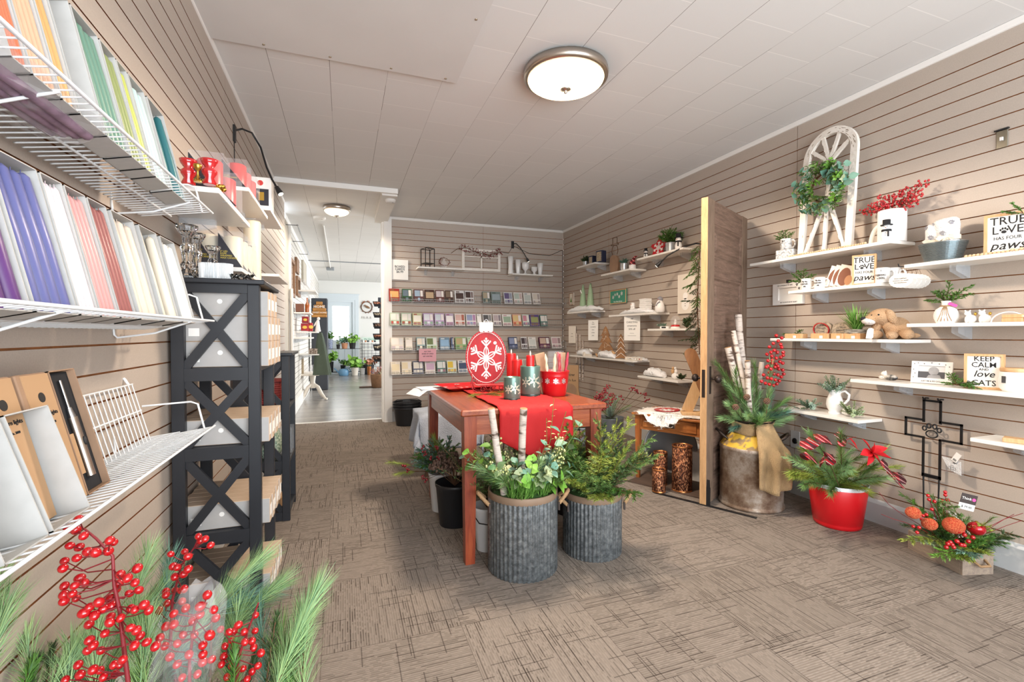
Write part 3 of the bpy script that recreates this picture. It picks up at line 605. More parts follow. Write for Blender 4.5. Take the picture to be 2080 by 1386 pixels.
place_extra = one('small_box', M().bev(-.02, .02, -.03, .03, 0, .05, .002), 'label_white', (T1.x+TD-.01, T1.y+.30, .985+.0985*2+.0015), RL, 'small white box with red dot on top of the cartons in the tall tower', 'box')
obj('red_dot', M().lathe([(.014, 0), (.014, .0006)], 18), 'berry', place_extra, (0, -.0305, .025), rot=(PI/2, 0, 0))
# ---- clear boxed LED candles
mat('red_wax', 'd8423c', .35); mat('ivory_wax', 'e9dcc2', .4); mat('clear_plastic', 'e8ecf0', .05, alpha=.07, spec=.9); mat('black_card', '25232b', .45); mat('gold_ink', 'd9c24a', .4); mat('gold', 'c9a04a', .3, 1)
def clear_candle(loc, w, d, h, wax, lb, words, g, rz=0):
    t = thing('boxed_pillar_candle', loc, rz, lb, 'boxed candle', g)
    p = M(); e = .0008
    for a in ((-w/2, w/2, -d, -d+e), (-w/2, w/2, -e, 0), (-w/2, -w/2+e, -d, 0), (w/2-e, w/2, -d, 0)): p.box(*a, 0, h)
    p.box(-w/2, w/2, -d, 0, h-e, h); obj('clear_box', p, 'clear_plastic', t)
    p = M(); r = min(w, d)*.40; p.lathe([(r, .004), (r, h*.86), (r*.85, h*.9), (r*.5, h*.88), (.001, h*.87)], 20); obj('pillar_candle', p, wax, t, (0, -d/2, 0))
    p = M(); p.add([(-w/2+.001, -d-.0006, .001), (w/2-.001, -d-.0006, .001), (-w/2+.001, -d-.0006, h*.94), (-w/2-.0006, -d, .001), (-w/2-.0006, -.002, .001), (-w/2-.0006, -.002, h*.94), (-w/2-.0006, -d, h*.94)], [(0, 1, 2), (6, 5, 4, 3)]); obj('label_card', p, 'black_card', t)
    text(words, h*.062, 'gold_ink', t, (-w*.42, -d-.0012, h*.36), align='LEFT', space=.95)
    return t
# ---- glassware on top of the tall tower
mat('glass', 'f4f8fb', .03, trans=1, ior=1.35); m = MT['glass']; m.node_tree.nodes['Principled BSDF'].inputs['Base Color'].default_value = (.96, .98, 1, 1)
mat('glass_fluted', 'eef4f8', .12, alpha=.5, spec=1); mat('red_glass', 'c01820', .12, alpha=.85, spec=.9, coat=.5)
def candlestick(loc, h, r, lb, mt='glass'):
    p = M(); p.lathe([(r, 0), (r*1.02, .008), (r*.55, .02), (r*.42, h*.18), (r*.62, h*.25), (r*.38, h*.32), (r*.5, h*.5), (r*.62, h*.58), (r*.38, h*.66), (r*.42, h*.78), (r*.7, h*.86), (r*1.0, h*.95), (r*.98, h), (r*.6, h*.985), (r*.5, h*.9), (0, h*.88)], 16, smooth=False, flute=.0012, nf=8)
    return one('glass_candlestick', p, mt, loc, 0, lb, 'candlestick', 'glass candlesticks on the left side')
ZT = 1.3205
def tx(u, y): p = at(u, 540, y=y); return (p.x, y, ZT)
candlestick(tx(380, 2.07), .20, .037, 'tallest cut-glass candlestick at the near end of the tower top'); candlestick(tx(400, 2.12), .18, .03, 'second tall glass candlestick, partly behind the tallest one')
candlestick(tx(432, 2.16), .14, .028, 'short glass candlestick behind the fluted votive glasses')
def votive(loc, lb):
    p = M(); n = 36; p.lathe([(.027, 0), (.03, .004), (.031, .058), (.0315, .06), (.028, .06), (.0275, .012), (0, .01)], n*2, flute=.0011, nf=n, smooth=False)
    return one('fluted_votive', p, 'glass_fluted', loc, 0, lb, 'votive glass', 'fluted glass votives on the tower')
votive(tx(423, 2.065), 'fluted clear votive glass at the front of the tower top, left one'); votive(tx(454, 2.065), 'fluted clear votive glass at the front of the tower top, right one')
def star_dish(loc, lb):
    p = M()
    for k in range(10):
        a = 2*PI*k/10; p.T = tr(*loc) @ rotm(z=a) @ rotm(y=-.35); p.add([(.004, -.004, .004), (.018, -.009, .006), (.034, 0, .012), (.018, .009, .006), (.016, 0, .016), (.016, 0, .0)], [(0, 1, 4), (1, 2, 4), (2, 3, 4), (3, 0, 4), (1, 0, 5), (2, 1, 5), (3, 2, 5), (0, 3, 5)])
    p.T = tr(*loc); p.lathe([(.014, 0), (.016, .004), (.012, .014), (.009, .006), (0, .005)], 12); p.T = I4
    o = one('star_dish', p, 'glass', (0, 0, 0), 0, lb, 'glass dish', 'cut glass dishes on the tower'); return o
star_dish(tx(478, 2.06), 'low cut-glass star dish beside the votives'); star_dish(tx(502, 2.06), 'low cut-glass star dish at the front corner of the tower top')
w6 = '6" LED\nROPE\nWRAPPED\nWAX CANDLE'
zs = LSH[4][0].z+.0005
clear_candle((-.558, 2.43, zs), .095, .095, .165, 'ivory_wax', 'clear box with rope-wrapped cream candle nearest the wall, behind the glass candlestick', w6, 'boxed rope-wrapped candles behind the tower')
for k, lb in enumerate(['clear box with rope-wrapped cream candle, its yellow lettering facing the shop', 'second clear candle box in the row receding behind the lettered one', 'third clear candle box in the row receding behind the lettered one', 'last clear candle box in the row, next to the cream pillar']):
    clear_candle((-.462, 2.43+k*.115, zs), .095, .095, .16, 'ivory_wax', lb, w6 if k == 0 else '', 'boxed rope-wrapped candles behind the tower')
one('pillar_candle', M().lathe([(.042, 0), (.043, .006), (.043, .325), (.04, .335), (.02, .33), (0, .328)], 28), 'ivory_wax', (-.475, 2.93, zs), 0, 'tall cream pillar candle standing under the upper left shelves', 'candle')
# ---- red things on the upper left shelves
A, B = LSH[0]; z = (A.z+B.z)/2+.0005
def red_holder(u, v, lb):
    q = at(u, v, z=z)
    p = M(); p.lathe([(.017, 0), (.02, .004), (.012, .022), (.021, .036), (.022, .044), (.011, .054), (.022, .07), (.025, .08), (.021, .08), (.016, .07), (0, .068)], 36, flute=.0007, nf=12)
    return one('red_glass_holder', p, 'red_glass', (q.x, q.y+.01, z), 0, lb, 'candle holder', 'red glass candle holders')
red_holder(381, 374, 'red pressed-glass candle holder at the near end of the upper left shelf'); red_holder(424, 374, 'red pressed-glass candle holder in front of the tall red boxed candle')
p = M(); p.lathe([(.012, 0), (.012, .003), (.004, .008), (.003, .035), (.008, .04), (.013, .052), (.011, .056), (0, .055)], 12); q = at(402, 370, z=z); one('brass_ornament', p, 'gold', (q.x, q.y, z), 0, 'small brass candle holder between the two red glass holders', 'candle holder')
p = M()
for k in range(14): p.sph((rnd(-.018, .018), rnd(-.03, .03), .008+rnd(0, .012)), .008, 0, 6, 4)
q = Vector((-.40, 1.83, z)); one('brass_beads', p, 'gold', (q.x, q.y-.01, z), 0, 'little heap of brass leaf beads on the front corner of the upper left shelf', 'beads')
clear_candle((-.445, 1.985, z), .105, .1, .15, 'red_wax', 'tall clear box with a red pillar candle on the nearest upper left shelf', '9" LED\nWAX CANDLE', 'boxed red candles on the upper left shelves')
clear_candle((-.43, 2.12, z), .105, .1, .125, 'red_wax', 'lower clear box with a red candle behind the tall red one', '', 'boxed red candles on the upper left shelves')
A, B = LSH[1]; z = (A.z+B.z)/2+.0005
clear_candle((-.465, 2.54, z), .1, .1, .13, 'red_wax', 'clear box with red 6 inch candle and black corner label, second upper shelf', '6" LED\nWAX CANDLE', 'boxed red candles on the upper left shelves')
clear_candle((-.465, 2.66, z), .1, .1, .13, 'red_wax', 'clear box with a red candle behind the labelled 6 inch one', '', 'boxed red candles on the upper left shelves')
clear_candle((-.465, 2.79, z), .1, .1, .13, 'red_wax', 'clear box with a red candle, farthest on the second upper shelf', '', 'boxed red candles on the upper left shelves')
A, B = LSH[2]; z = (A.z+B.z)/2+.0005; q = Vector((-.47, 3.14, 0))
t = thing('boxed_lantern', (q.x, q.y+.08, z), 0, 'white picture box of a lantern standing on the farthest upper left shelf', 'boxed lantern')
obj('box_body', M().bev(-.06, .06, -.04, .06, 0, .2, .002), 'label_white', t); obj('picture', M().box(-.03, .045, -.0408, -.0402, .03, .13), 'black_card', t); obj('flame_picture', M().box(-.01, .02, -.0415, -.0409, .06, .11), 'gold', t); obj('red_seal', M().lathe([(.016, 0), (.016, .0006)], 18), 'red_wax', t, (0, -.0405, .165), rot=(PI/2, 0, 0))
# gooseneck picture lamp
mat('lamp_led', 'fff6e0', .3, emit=2.5)
def goose(loc, rz, pts, lb):
    t = thing('gooseneck_lamp', loc, rz, lb, 'wall lamp', 'black gooseneck lamps'); obj('wall_plate', M().bev(-.02, .02, -.012, 0, -.06, .04, .003), 'black_metal', t)
    obj('arm', M().tube([Vector(p) for p in pts], .006, 8), 'black_metal', t); a, b = Vector(pts[-2]), Vector(pts[-1]); d = (b-a).normalized()
    obj('lamp_head', M().cyl(b, b+d*.05, .012, .019, 12), 'black_metal', t); obj('bulb', M().cyl(b+d*.049, b+d*.053, .015, n=12), 'lamp_led', t); return t
def wl(u, v, x): q = at(u, v, x=x); return q
Lb = at(474, 268, x=XL)
c = [(474, 266, 0), (492, 262, .03), (512, 270, .07), (530, 300, .12), (542, 340, .17), (553, 365, .21), (562, 380, .235)]
pts = []
for u, v, d in c:
    q = at(u, v, x=XL+d+.001); pts.append((min(q.y-Lb.y, .5+d), -d, q.z-Lb.z))
goose(Lb, RL, pts, 'black gooseneck lamp curving out of the left wall near the ceiling')
q = at(478, 300, x=XL+.006); one('power_cord', M().tube([(0, -.004, -.05), (.01, -.003, -.2), (-.0, -.003, -.42)], .0025, 5), 'black_metal', (XL, Lb.y, Lb.z), RL, 'thin black cord hanging down the left wall from the gooseneck lamp', 'cord')
# things in the short tower and around
mat('red_weave', '8f2f2a', .6, var=.4, vs=90); mat('mosaic', '6f8f7a', .15, col2='d8e6d2', vs=90, metal=.3)
x = T2.x+.15
p = M(); 
for k in range(9): p.bev(-.075, .075, -.09, .09, .012+.0135*k, .0125+.0135*k+.0125, .002)
p.bev(-.08, .08, -.095, .095, 0, .012, .002); p.bev(-.08, .08, -.095, .095, .133, .145, .002); one('storage_basket', p, 'red_weave', (x, T2.y+.18, .6855), RL, 'ribbed dark red box in the upper bay of the short tower', 'basket')
one('mosaic_vase', M().lathe([(.05, 0), (.075, .04), (.08, .1), (.06, .15), (.05, .17), (.045, .168), (.05, .14), (0, .02)], 20), 'mosaic', (x+.02, T2.y+.14, .3605), 0, 'green mosaic glass vase in the middle bay of the short tower', 'vase')
one('clear_box', M().box(-.06, .06, -.09, .09, 0, .001).box(-.06, -.059, -.09, .09, 0, .16).box(.059, .06, -.09, .09, 0, .16).box(-.06, .06, -.09, -.089, 0, .16).box(-.06, .06, .089, .09, 0, .16), 'clear_plastic', (x+.05, T2.y+.26, .3605), RL, 'clear acrylic box behind the mosaic vase in the short tower', 'box')
one('wooden_block', M().bev(-.05, .05, -.09, .09, 0, .06, .004), 'kraft_light', (x, T2.y+.15, .0555), RL, 'pale wooden block on the bottom shelf of the short tower', 'block')
one('power_cord', M().tube([(0, 0, .0), (.05, .02, .05), (.1, 0, .12), (.16, .01, .1), (.2, 0, .2)], .003, 5), 'black_metal', (T1.x+.2, T1.y+.09, .17), RL, 'loose black cord among the cartons in the lowest bay of the tall tower', 'cord')
bpy.data.objects.remove([o for o in COL.objects if o.get('label', '').startswith('loose black cord')][0])
mat('bag_film', 'ffffff', .08, alpha=.10, spec=1)
# ================================================================ foreground pine and berry arrangement, bottom left
def atD(u, v, D):                              # the point seen at a pixel at a given distance straight ahead
    r = ray(u, v); c = Vector((math.sin(YAW)*math.cos(PIT), math.cos(YAW)*math.cos(PIT), math.sin(PIT)))
    return Vector((0, 0, CH)) + r*(D/r.dot(c))
random.seed(11)
B0 = Vector((-.20, .90, 0))
fa = thing('pine_arrangement', B0, 0, 'pine and red berry arrangement in the near left corner, under the wire racks', 'floral arrangement')
p = M(); p.lathe([(.13, 0), (.135, .004), (.16, .2), (.165, .21), (.155, .21), (.15, .17), (0, .17)], 28, flute=.002, nf=14); obj('bucket', p, 'black_metal', fa)
def loc(v): return Vector(v)-B0
root = lambda: Vector((rnd(-.06, .06), rnd(-.06, .06), .17))
def limb(mb, pts, r0, r1, m=0, n=6): mb.tube(pts, [r0+(r1-r0)*i/(len(pts)-1) for i in range(len(pts))], n, m)
def sprig_from(pix, D, stempix, spread=.05, r=.0078, big=None, name='berry_sprig'):
    st = [loc(atD(u, v, D)) for u, v in stempix]; st.insert(0, Vector((rnd(-.04, .04), rnd(-.04, .04), .17)))
    s = M(); limb(s, st, .0038, .0016); me = None
    so = None; pts = []
    for (u, v) in pix:
        q = loc(atD(u, v, D+rnd(-spread, spread))); pts.append(q)
        # nearest stem point slightly below
        best = min([(q-along(st, t/20)[0]).length+(0 if along(st, t/20)[0].z < q.z+.01 else .05) for t in range(4, 20)])
        for t in range(4, 20):
            a = along(st, t/20)[0]
            if abs((q-a).length+(0 if a.z < q.z+.01 else .05)-best) < 1e-6: break
        mid = a.lerp(q, .55)+Vector((rnd(-.006, .006), rnd(-.006, .006), -.012*(q-a).length/.1)); s.tube([a, mid, q], .0011, 4)
    so = obj(name, s, 'stem_red', fa)
    bm = M().sph((0, 0, 0), (r, r, r*1.12), 0, 14, 10)
    bme = bm.mesh('berry', 'berry')
    for q in pts:
        b = bpy.data.objects.new('berry', bme); COL.objects.link(b); b.parent = so; b.location = q; k = rnd(.85, 1.1); b.scale = (k, k, k); b.rotation_euler = (rnd(0, 3), rnd(0, 3), 0)
SA = [(160,1055),(139,1075),(154,1077),(170,1089),(142,1109),(161,1112),(178,1121),(194,1123),(223,1098),(231,1102),(220,1120),(156,1134),(131,1140),(128,1155),(162,1175),(172,1184),(152,1190),(131,1191),(147,1207),(130,1209),(155,1216),(130,1222),(279,1155),(245,1167),(259,1175),(274,1184),(242,1185),(282,1199),(263,1206),(237,1198),(224,1217),(201,1224),(182,1234),(211,1237),(227,1231),(170,1246),(192,1251),(181,1269),(225,1253),(223,1265),(245,1256),(265,1237),(274,1239),(293,1229),(302,1240),(213,1287),(182,1301),(189,1312),(178,1322),(205,1322),(277,1281),(285,1292),(265,1276),(298,1305),(273,1312),(159,1351),(163,1371),(133,1381),(189,1361),(203,1362),(231,1351),(242,1351),(234,1370),(210,1376),(249,1341)]
SB = [(403,1090),(417,1095),(408,1098),(428,1108),(375,1121),(347,1126),(382,1131),(360,1153),(382,1157),(373,1167),(355,1172),(352,1151),(337,1202),(355,1199),(367,1200),(374,1197),(370,1222),(337,1209),(340,1226),(323,1241)]
SC = [(421,1209),(407,1232),(434,1239),(406,1249),(438,1256),(426,1291),(353,1247),(377,1236),(337,1273),(353,1269),(325,1296),(335,1313),(360,1308),(316,1313),(384,1330),(412,1330),(412,1311),(412,1345),(401,1370),(370,1377),(392,1262),(372,1290),(395,1290),(345,1335),(360,1350),(430,1340)]
SD = [(519,1250),(484,1270),(518,1282),(496,1284),(466,1284),(475,1283),(448,1279),(470,1301),(497,1305),(512,1303),(457,1313),(475,1313),(515,1316),(530,1327),(455,1334),(475,1332),(450,1350),(471,1353),(493,1359),(524,1353),(512,1365),(461,1376),(502,1380)]
sprig_from(SA, .74, [(262, 1400), (252, 1320), (243, 1240), (232, 1190), (229, 1130), (196, 1095), (172, 1075)], .03, .0068)
sprig_from(SB, .95, [(345, 1330), (350, 1220), (368, 1150), (400, 1105)], .03, .0072)
sprig_from(SC, .80, [(385, 1420), (385, 1340), (395, 1270), (420, 1225)], .035, .0072)
sprig_from(SD, .86, [(480, 1420), (483, 1340), (500, 1290), (525, 1225)], .03, .0066)
# clear bag crumpled around one sprig
p = M(); rings = []
cs = [(300, 430, 1390), (312, 448, 1340), (322, 452, 1300), (335, 455, 1260), (352, 460, 1225), (368, 452, 1205)]
for (ua, ub, v) in cs:
    A = loc(atD(ua, v, .79)); Bq = loc(atD(ub, v, .81)); c = (A+Bq)/2; rx = (Bq-A).length/2; dx = (Bq-A).normalized(); dy = Vector((-dx.y, dx.x, 0)); rings.append([c+dx*(rx*math.cos(a)*rnd(.88, 1.05))+dy*(.055*math.sin(a)*rnd(.7, 1.1)) + Vector((0, 0, rnd(-.006, .006))) for a in [2*PI*j/16 for j in range(16)]])
p.loft(rings, 0, False, (0, 1)); obj('clear_bag', p, 'bag_film', fa)

def pbr(base, tip, D0, D1, nl, n, mt, w=.0010, ang=.72, name='pine_branch'):
    a = loc(atD(*base, D0)); b = loc(atD(*tip, D1)); r0 = Vector((rnd(-.05, .05), rnd(-.05, .05), .17)); mid = a.lerp(b, .5)+Vector((0, 0, .01))
    mb = M(); pts = [r0, r0.lerp(a, .6), a, mid, b]; limb(mb, pts, .0035, .0012); needles(mb, [a, a.lerp(mid, .5), mid, mid.lerp(b, .5), b], nl, n, ang, w, 1, 0.0)
    return obj(name, mb, ['twig', mt], fa)
pbr((560, 1400), (640, 1205), .85, .98, .075, 700, 'pine_long'); pbr((360, 1330), (522, 1140), .95, 1.15, .085, 700, 'pine_long'); pbr((420, 1330), (560, 1190), .98, 1.1, .08, 500, 'pine_long')
pbr((190, 1400), (330, 1190), .95, 1.12, .085, 600, 'pine_long'); pbr((330, 1290), (345, 1130), 1.05, 1.18, .07, 300, 'pine_blue'); pbr((260, 1280), (300, 1130), 1.0, 1.12, .08, 400, 'pine_long')
pbr((-40, 1400), (12, 1230), .72, .8, .07, 420, 'pine_long'); pbr((-60, 1330), (-10, 1180), .75, .8, .07, 250, 'pine_long'); pbr((100, 1400), (195, 1290), .85, .95, .07, 450, 'pine_long')
pbr((300, 1400), (420, 1290), .9, 1.0, .07, 400, 'pine_blue'); pbr((560, 1400), (600, 1310), .95, 1.0, .07, 300, 'pine_long'); pbr((430, 1250), (545, 1200), 1.0, 1.12, .075, 300, 'pine_blue')
for base, tip, mt in (((60, 1400), (70, 1335), 'fir_dark'), ((120, 1400), (140, 1345), 'fir_dark'), ((540, 1400), (562, 1250), 'fir_dark'), ((620, 1410), (530, 1300), 'fir_dark'), ((200, 1400), (80, 1330), 'fir_dark'), ((340, 1410), (330, 1340), 'fir_dark')):
    pbr(base, tip, .88, .92, .022, 260, mt, .0012, .9, 'fir_branch')
random.seed(77)
for k in range(16):
    u, v, D = 40+k*38+rnd(-15, 15), rnd(1235, 1330), rnd(.86, 1.12); pbr((u+rnd(-30, 30), 1420), (u, v), D-.04, D+.04, .07, 330, ['pine_long', 'pine_blue', 'pine_green', 'pine_long'][k % 4])
for k in range(16):
    u, v, D = 60+k*36+rnd(-15, 15), rnd(1310, 1370), rnd(.84, 1.0); pbr((u+rnd(-30, 30), 1430), (u, v), D-.03, D+.02, .024, 260, 'fir_dark' if k % 3 else 'cedar_green', .0016, .9, 'fir_branch')
# ================================================================ cherry table and what is on it
wood('cherry', '8a3e22', 'b0603a', .3, 4, (1, 14, 14), coat=.3); wood('cherry_y', '7c3520', 'a5542f', .32, 4, (14, 1, 14), coat=.3); wood('cherry_leg', '7a2f1c', '9c4a2a', .35, 4, (14, 14, 1), coat=.3)
TX0, TX1, TY0, TY1, TZ = .515, 1.30, 2.14, 3.21, .75
t = thing('display_table', ((TX0+TX1)/2, (TY0+TY1)/2, 0), 0, 'reddish cherry wood table in the middle of the shop, set with candles', 'table')
hw, hd = (TX1-TX0)/2, (TY1-TY0)/2
obj('tabletop', M().bev(-hw, hw, -hd, hd, TZ-.03, TZ, .006), 'cherry_y', t)
for sx in (-1, 1):
    for sy in (-1, 1):
        x, y = sx*(hw-.052), sy*(hd-.052); obj('leg', M().loft([[(x+a*.030*k, y+b*.030*k, z) for a, b in ((-1, -1), (1, -1), (1, 1), (-1, 1))] for z, k in ((0, .78), (.6, 1), (TZ-.03, 1.05))]), 'cherry_leg', t)
for sx in (-1, 1): obj('apron', M().box(sx*(hw-.04)-.011, sx*(hw-.04)+.011, -hd+.08, hd-.08, TZ-.125, TZ-.03), 'cherry_y', t)
for sy in (-1, 1): obj('apron', M().box(-hw+.08, hw-.08, sy*(hd-.04)-.011, sy*(hd-.04)+.011, TZ-.125, TZ-.03), 'cherry', t)
TT = TZ+.0006
def ot(u, v): q = at(u, v, z=TT); return q
# quilted red runner, hanging over the front edge
mat('red_quilt', 'b31014', .75, bump=.15, bs=300); mat('red_quilt_stitch', '7d0d12', .8)
xa, xb = .70, 1.09; p = M(); NU, NV = 26, 46
def run(i, j):
    u = i/NU; s = j/NV*1.62; x = xa+(xb-xa)*u
    Ltab = TY1-TY0
    if s < .22: y = TY1+.012; z = TZ-.22+s; y += .006*math.sin(9*u)
    elif s < .22+Ltab: y = TY1+.004-(s-.22); z = TZ+.0022; 
    else:
        e = s-.22-Ltab; y = TY0-.010-.012*math.sin(7*u)*min(1, e*8)*.5-.004; z = TZ+.002-e*(1 if e < .12 else 1)
        z = max(z, TZ-.15-(.11*(1-abs(2*u-1))))
    q = abs(math.sin((x*1.0+s)*PI/.085))*abs(math.sin((x-s)*PI/.085)); k = .006*min(1, q*3)
    if .22 < s < .22+Ltab: z += k
    elif s >= .22+Ltab: y -= k
    else: y += k
    return (x, y, z)
p.add([run(i, j) for j in range(NV+1) for i in range(NU+1)], [(j*(NU+1)+i, j*(NU+1)+i+1, (j+1)*(NU+1)+i+1, (j+1)*(NU+1)+i) for j in range(NV) for i in range(NU)], 0, True)
rn = one('table_runner', p, 'red_quilt', (0, 0, 0), 0, 'quilted red runner across the cherry table, pointed end hanging over the front', 'table runner')
md = rn.modifiers.new('thick', 'SOLIDIFY'); md.thickness = .003
# round snowflake ornament plaque on its stand
mat('red_wood', 'b00f1c', .45, var=.25, vs=12, aniso=(3, 1, .6)); mat('white_enamel', 'f6f3ee', .4)
def flake(mb, R, y, m=0, k=1.0, w=.05):
    for a in range(6):
        an = a*PI/3
        def P(x, z): return (x*math.cos(an)-z*math.sin(an), x*math.sin(an)+z*math.cos(an))
        def seg(p0, p1, ww):
            d = Vector((p1[0]-p0[0], p1[1]-p0[1])); n_ = Vector((-d.y, d.x)).normalized()*ww/2; q = [P(p0[0]+n_.x, p0[1]+n_.y), P(p1[0]+n_.x, p1[1]+n_.y), P(p1[0]-n_.x, p1[1]-n_.y), P(p0[0]-n_.x, p0[1]-n_.y)]; mb.prism(q, y-.0008, y, m)
        # petal outline
        pts = []
        for i in range(9): tt = i/8; pts.append((.13*R*math.sin(PI*tt)*k, R*(.05+.55*tt)))
        for i in range(8):
            for s in (-1, 1): seg((s*pts[i][0], pts[i][1]), (s*pts[i+1][0], pts[i+1][1]), w*R)
        seg((0, 0), (0, R*.93), w*R*.9)
        for s in (-1, 1): seg((0, R*.60), (s*R*.22, R*.80), w*R*1.5); seg((0, R*.76), (s*R*.13, R*.89), w*R*1.3)
        for x, z, r in ((0, .95, .055), (.23, .82, .045), (-.23, .82, .045)):
            c = P(x*R, z*R); mb.prism([(c[0]+r*R*math.cos(b), c[1]+r*R*math.sin(b)) for b in [2*PI*j/10 for j in range(10)]], y-.0008, y, m)
q = ot(988, 797); D = .364*949/(797-678)
PQ = Vector((q.x, q.y, TT))
W2, H2 = .128, .172
t = thing('ornament_plaque', (PQ.x+.005, PQ.y+.02, TT), -.33, 'big oval red Christmas ornament plaque with white snowflake and white cap', 'decoration'); cz = .20+.015
p = M(); p.prism([(W2*math.cos(a), cz+H2*math.sin(a)) for a in [2*PI*j/48 for j in range(48)]], -.008, .008); obj('red_board', p, 'red_wood', t)
def ringln(f, n, r): return [(W2*f*math.cos(a), -.0088, cz+H2*f*math.sin(a)) for a in [2*PI*j/n for j in range(n)]]
obj('painted_ring', M().tube(ringln(.91, 48, 0), .0016, 4, closed=True), 'white_enamel', t)
p = M()
for j in range(60):
    a = 2*PI*j/60; p.sph((W2*.955*math.cos(a), -.0084, cz+H2*.955*math.sin(a)), .0015, 0, 5, 3)
dr = obj('dotted_ring', p, 'white_enamel', t); dr['kind'] = 'stuff'
p = M(); flake(p, .128, -.0082); o_ = obj('snowflake', p, 'white_enamel', t, (0, 0, cz-.006)); o_.scale = (.86, 1, 1)
p = M(); pol = [(-.042, .058), (-.042, .008)]
for c_ in (-.028, 0, .028): pol += [(c_-.014*math.cos(a), .008-.012*math.sin(a)) for a in [PI*j/6 for j in range(7)]]
pol += [(.042, .008), (.042, .058)]
p.prism(pol, -.012, .010); obj('white_cap', p, 'white_enamel', t, (0, 0, cz+H2-.012)); obj('hanger', M().tube([(.012*math.cos(a), 0, .018*math.sin(a)) for a in [PI*j/8 for j in range(9)]], .0016, 5), 'chrome', t, (0, 0, cz+H2+.046))
obj('price_sticker', M().lathe([(.010, 0), (.010, .0006)], 16), 'label_white', t, (.055, -.0085, cz+.09), rot=(PI/2, 0, 0))
# red metal sleigh holding the plaque and greenery
mat('red_metal', 'a90f18', .3, coat=.4)
t = thing('metal_sleigh', (PQ.x+.035, PQ.y-.03, TT), -.33, 'small red metal sleigh under the oval ornament plaque', 'sleigh')
for s in (-1, 1):
    y = s*.045; pts = [(-.125, y, .09), (-.135, y, .06), (-.12, y, .02), (-.09, y, .004), (.10, y, .004), (.13, y, .012), (.14, y, .035), (.125, y, .05), (.112, y, .04)]; obj('runner', M().tube(pts, .0032, 6), 'red_metal', t)
    obj('side_rail', M().tube([(-.125, y, .07), (-.10, y, .05), (.10, y, .048), (.12, y, .058)], .0035, 6), 'red_metal', t)
    p = M()
    for k in range(3):
        c_ = -.06+.055*k; p.tube([(c_+.02*math.cos(a)*(1-a/12), y, .026+.02*math.sin(a)*(1-a/12)) for a in [x*.6 for x in range(14)]], .0022, 5)
    obj('scrollwork', p, 'red_metal', t)
obj('sleigh_bed', M().bev(-.105, .115, -.044, .044, .05, .054, .001), 'red_metal', t); obj('back_rest', M().tube([(-.125, -.045, .085), (-.13, -.03, .115), (-.13, 0, .125), (-.13, .03, .115), (-.125, .045, .085)], .003, 6), 'red_metal', t)
# plaque actually leans in the sleigh: raise it on the bed
# two spruce picks
t = thing('spruce_pick', (ot(1030, 770).x, ot(1030, 790).y+.02, TT), 0, 'green spruce sprig sticking out of the red sleigh', 'greenery', 'spruce sprigs on the table')
for d, L in (((-.6, -.3, .8), .09), ((.5, -.2, 1), .10), ((-.9, -.4, .4), .10), ((.2, -.5, .9), .08)): fir(t, (0, 0, .03), d, L, 'fir_dark', tw=.035, nt=6, nl=.011, nn=14)
q = ot(985, 805); t = thing('pine_pick', (q.x, q.y, TT), 0, 'dry golden pine sprig lying on the table in front of the sleigh', 'greenery')
for d in ((1, -.5, .12), (-.7, -.5, .16), (.4, -1, .1)): pine(t, (0, 0, .012), d, .11, .04, 150, 'pine_yellow', .1, w=.0009)
# frosted teal snowflake candle holders
mat('teal_frost', '5f7d72', .32, metal=.35, coat=.3); mat('teal_dark', '3a4a44', .3, metal=.3); mat('snow_dots', 'dfe6cf', .3, metal=.5)
def teal_holder(u, v, r, h, lb, zrot=0):
    q = ot(u, v); v_ = Vector((q.x, q.y, 0)).normalized(); c = q + v_*r
    t = thing('snowflake_candle_holder', (c.x, c.y, TT), 0, lb, 'candle holder', 'frosted teal candle holders')
    obj('glass_cup', M().lathe([(r*.97, 0), (r, .004), (r, h-.004), (r*.985, h), (r*.93, h), (r*.93, .012), (0, .01)], 40), 'teal_frost', t); obj('dark_foot', M().lathe([(r*1.002, .001), (r*1.006, .004), (r*1.006, h*.11), (r*1.001, h*.12)], 40, cap=(0, 0)), 'teal_dark', t)
    p = M(); cam_a = math.atan2(-c.y, -c.x)
    for (da, zz, R) in ((.5, .55, r*.62), (-.55, .5, r*.45), (1.6, .4, r*.5)):
        for k in range(60):
            arm = k % 6; rr = R*(.15+.85*((k//6)+1)/10); a = arm*PI/3; w_ = .1*R*math.sin(k)
            for s in (-1, 1):
                x = rr*math.sin(a)+s*w_*math.cos(a); z = rr*math.cos(a)-s*w_*math.sin(a); aa = cam_a+da*.8-x/r; P_ = Vector((math.cos(aa)*r*1.0, math.sin(aa)*r*1.0, h*zz+z)); p.T = tr(*P_) @ toward((math.cos(aa), math.sin(aa), 0)); e = .0026; p.add([(-e*.5, -e, .0004), (e*.5, -e, .0004), (e*.5, e, .0004), (-e*.5, e, .0004)], [(0, 1, 2, 3)])
    p.T = I4; o = obj('snowflake_cutouts', p, 'snow_dots', t); o['kind'] = 'stuff'; return c
c1 = teal_holder(1077, 809, .058, .178, 'taller frosted teal candle holder with snowflake cut-outs on the table'); c2 = teal_holder(1040, 816, .046, .128, 'shorter frosted teal candle holder with snowflakes at the front of the table')
mat('red_candle', 'd01a1c', .35, spec=.5); mat('wick', 'f6f0e0', .4)
def pillar(c, h, r, lb, flame=True):
    t = thing('pillar_candle', c, 0, lb, 'candle', 'red pillar candles on the table'); obj('wax', M().lathe([(r*.98, 0), (r, .004), (r, h-.006), (r*.92, h), (r*.6, h-.003), (0, h-.004)], 24), 'red_candle', t)
    if flame: obj('flame_tip', M().lathe([(.003, 0), (.0055, .008), (.004, .018), (0, .03)], 10), 'wick', t, (0, 0, h-.002))
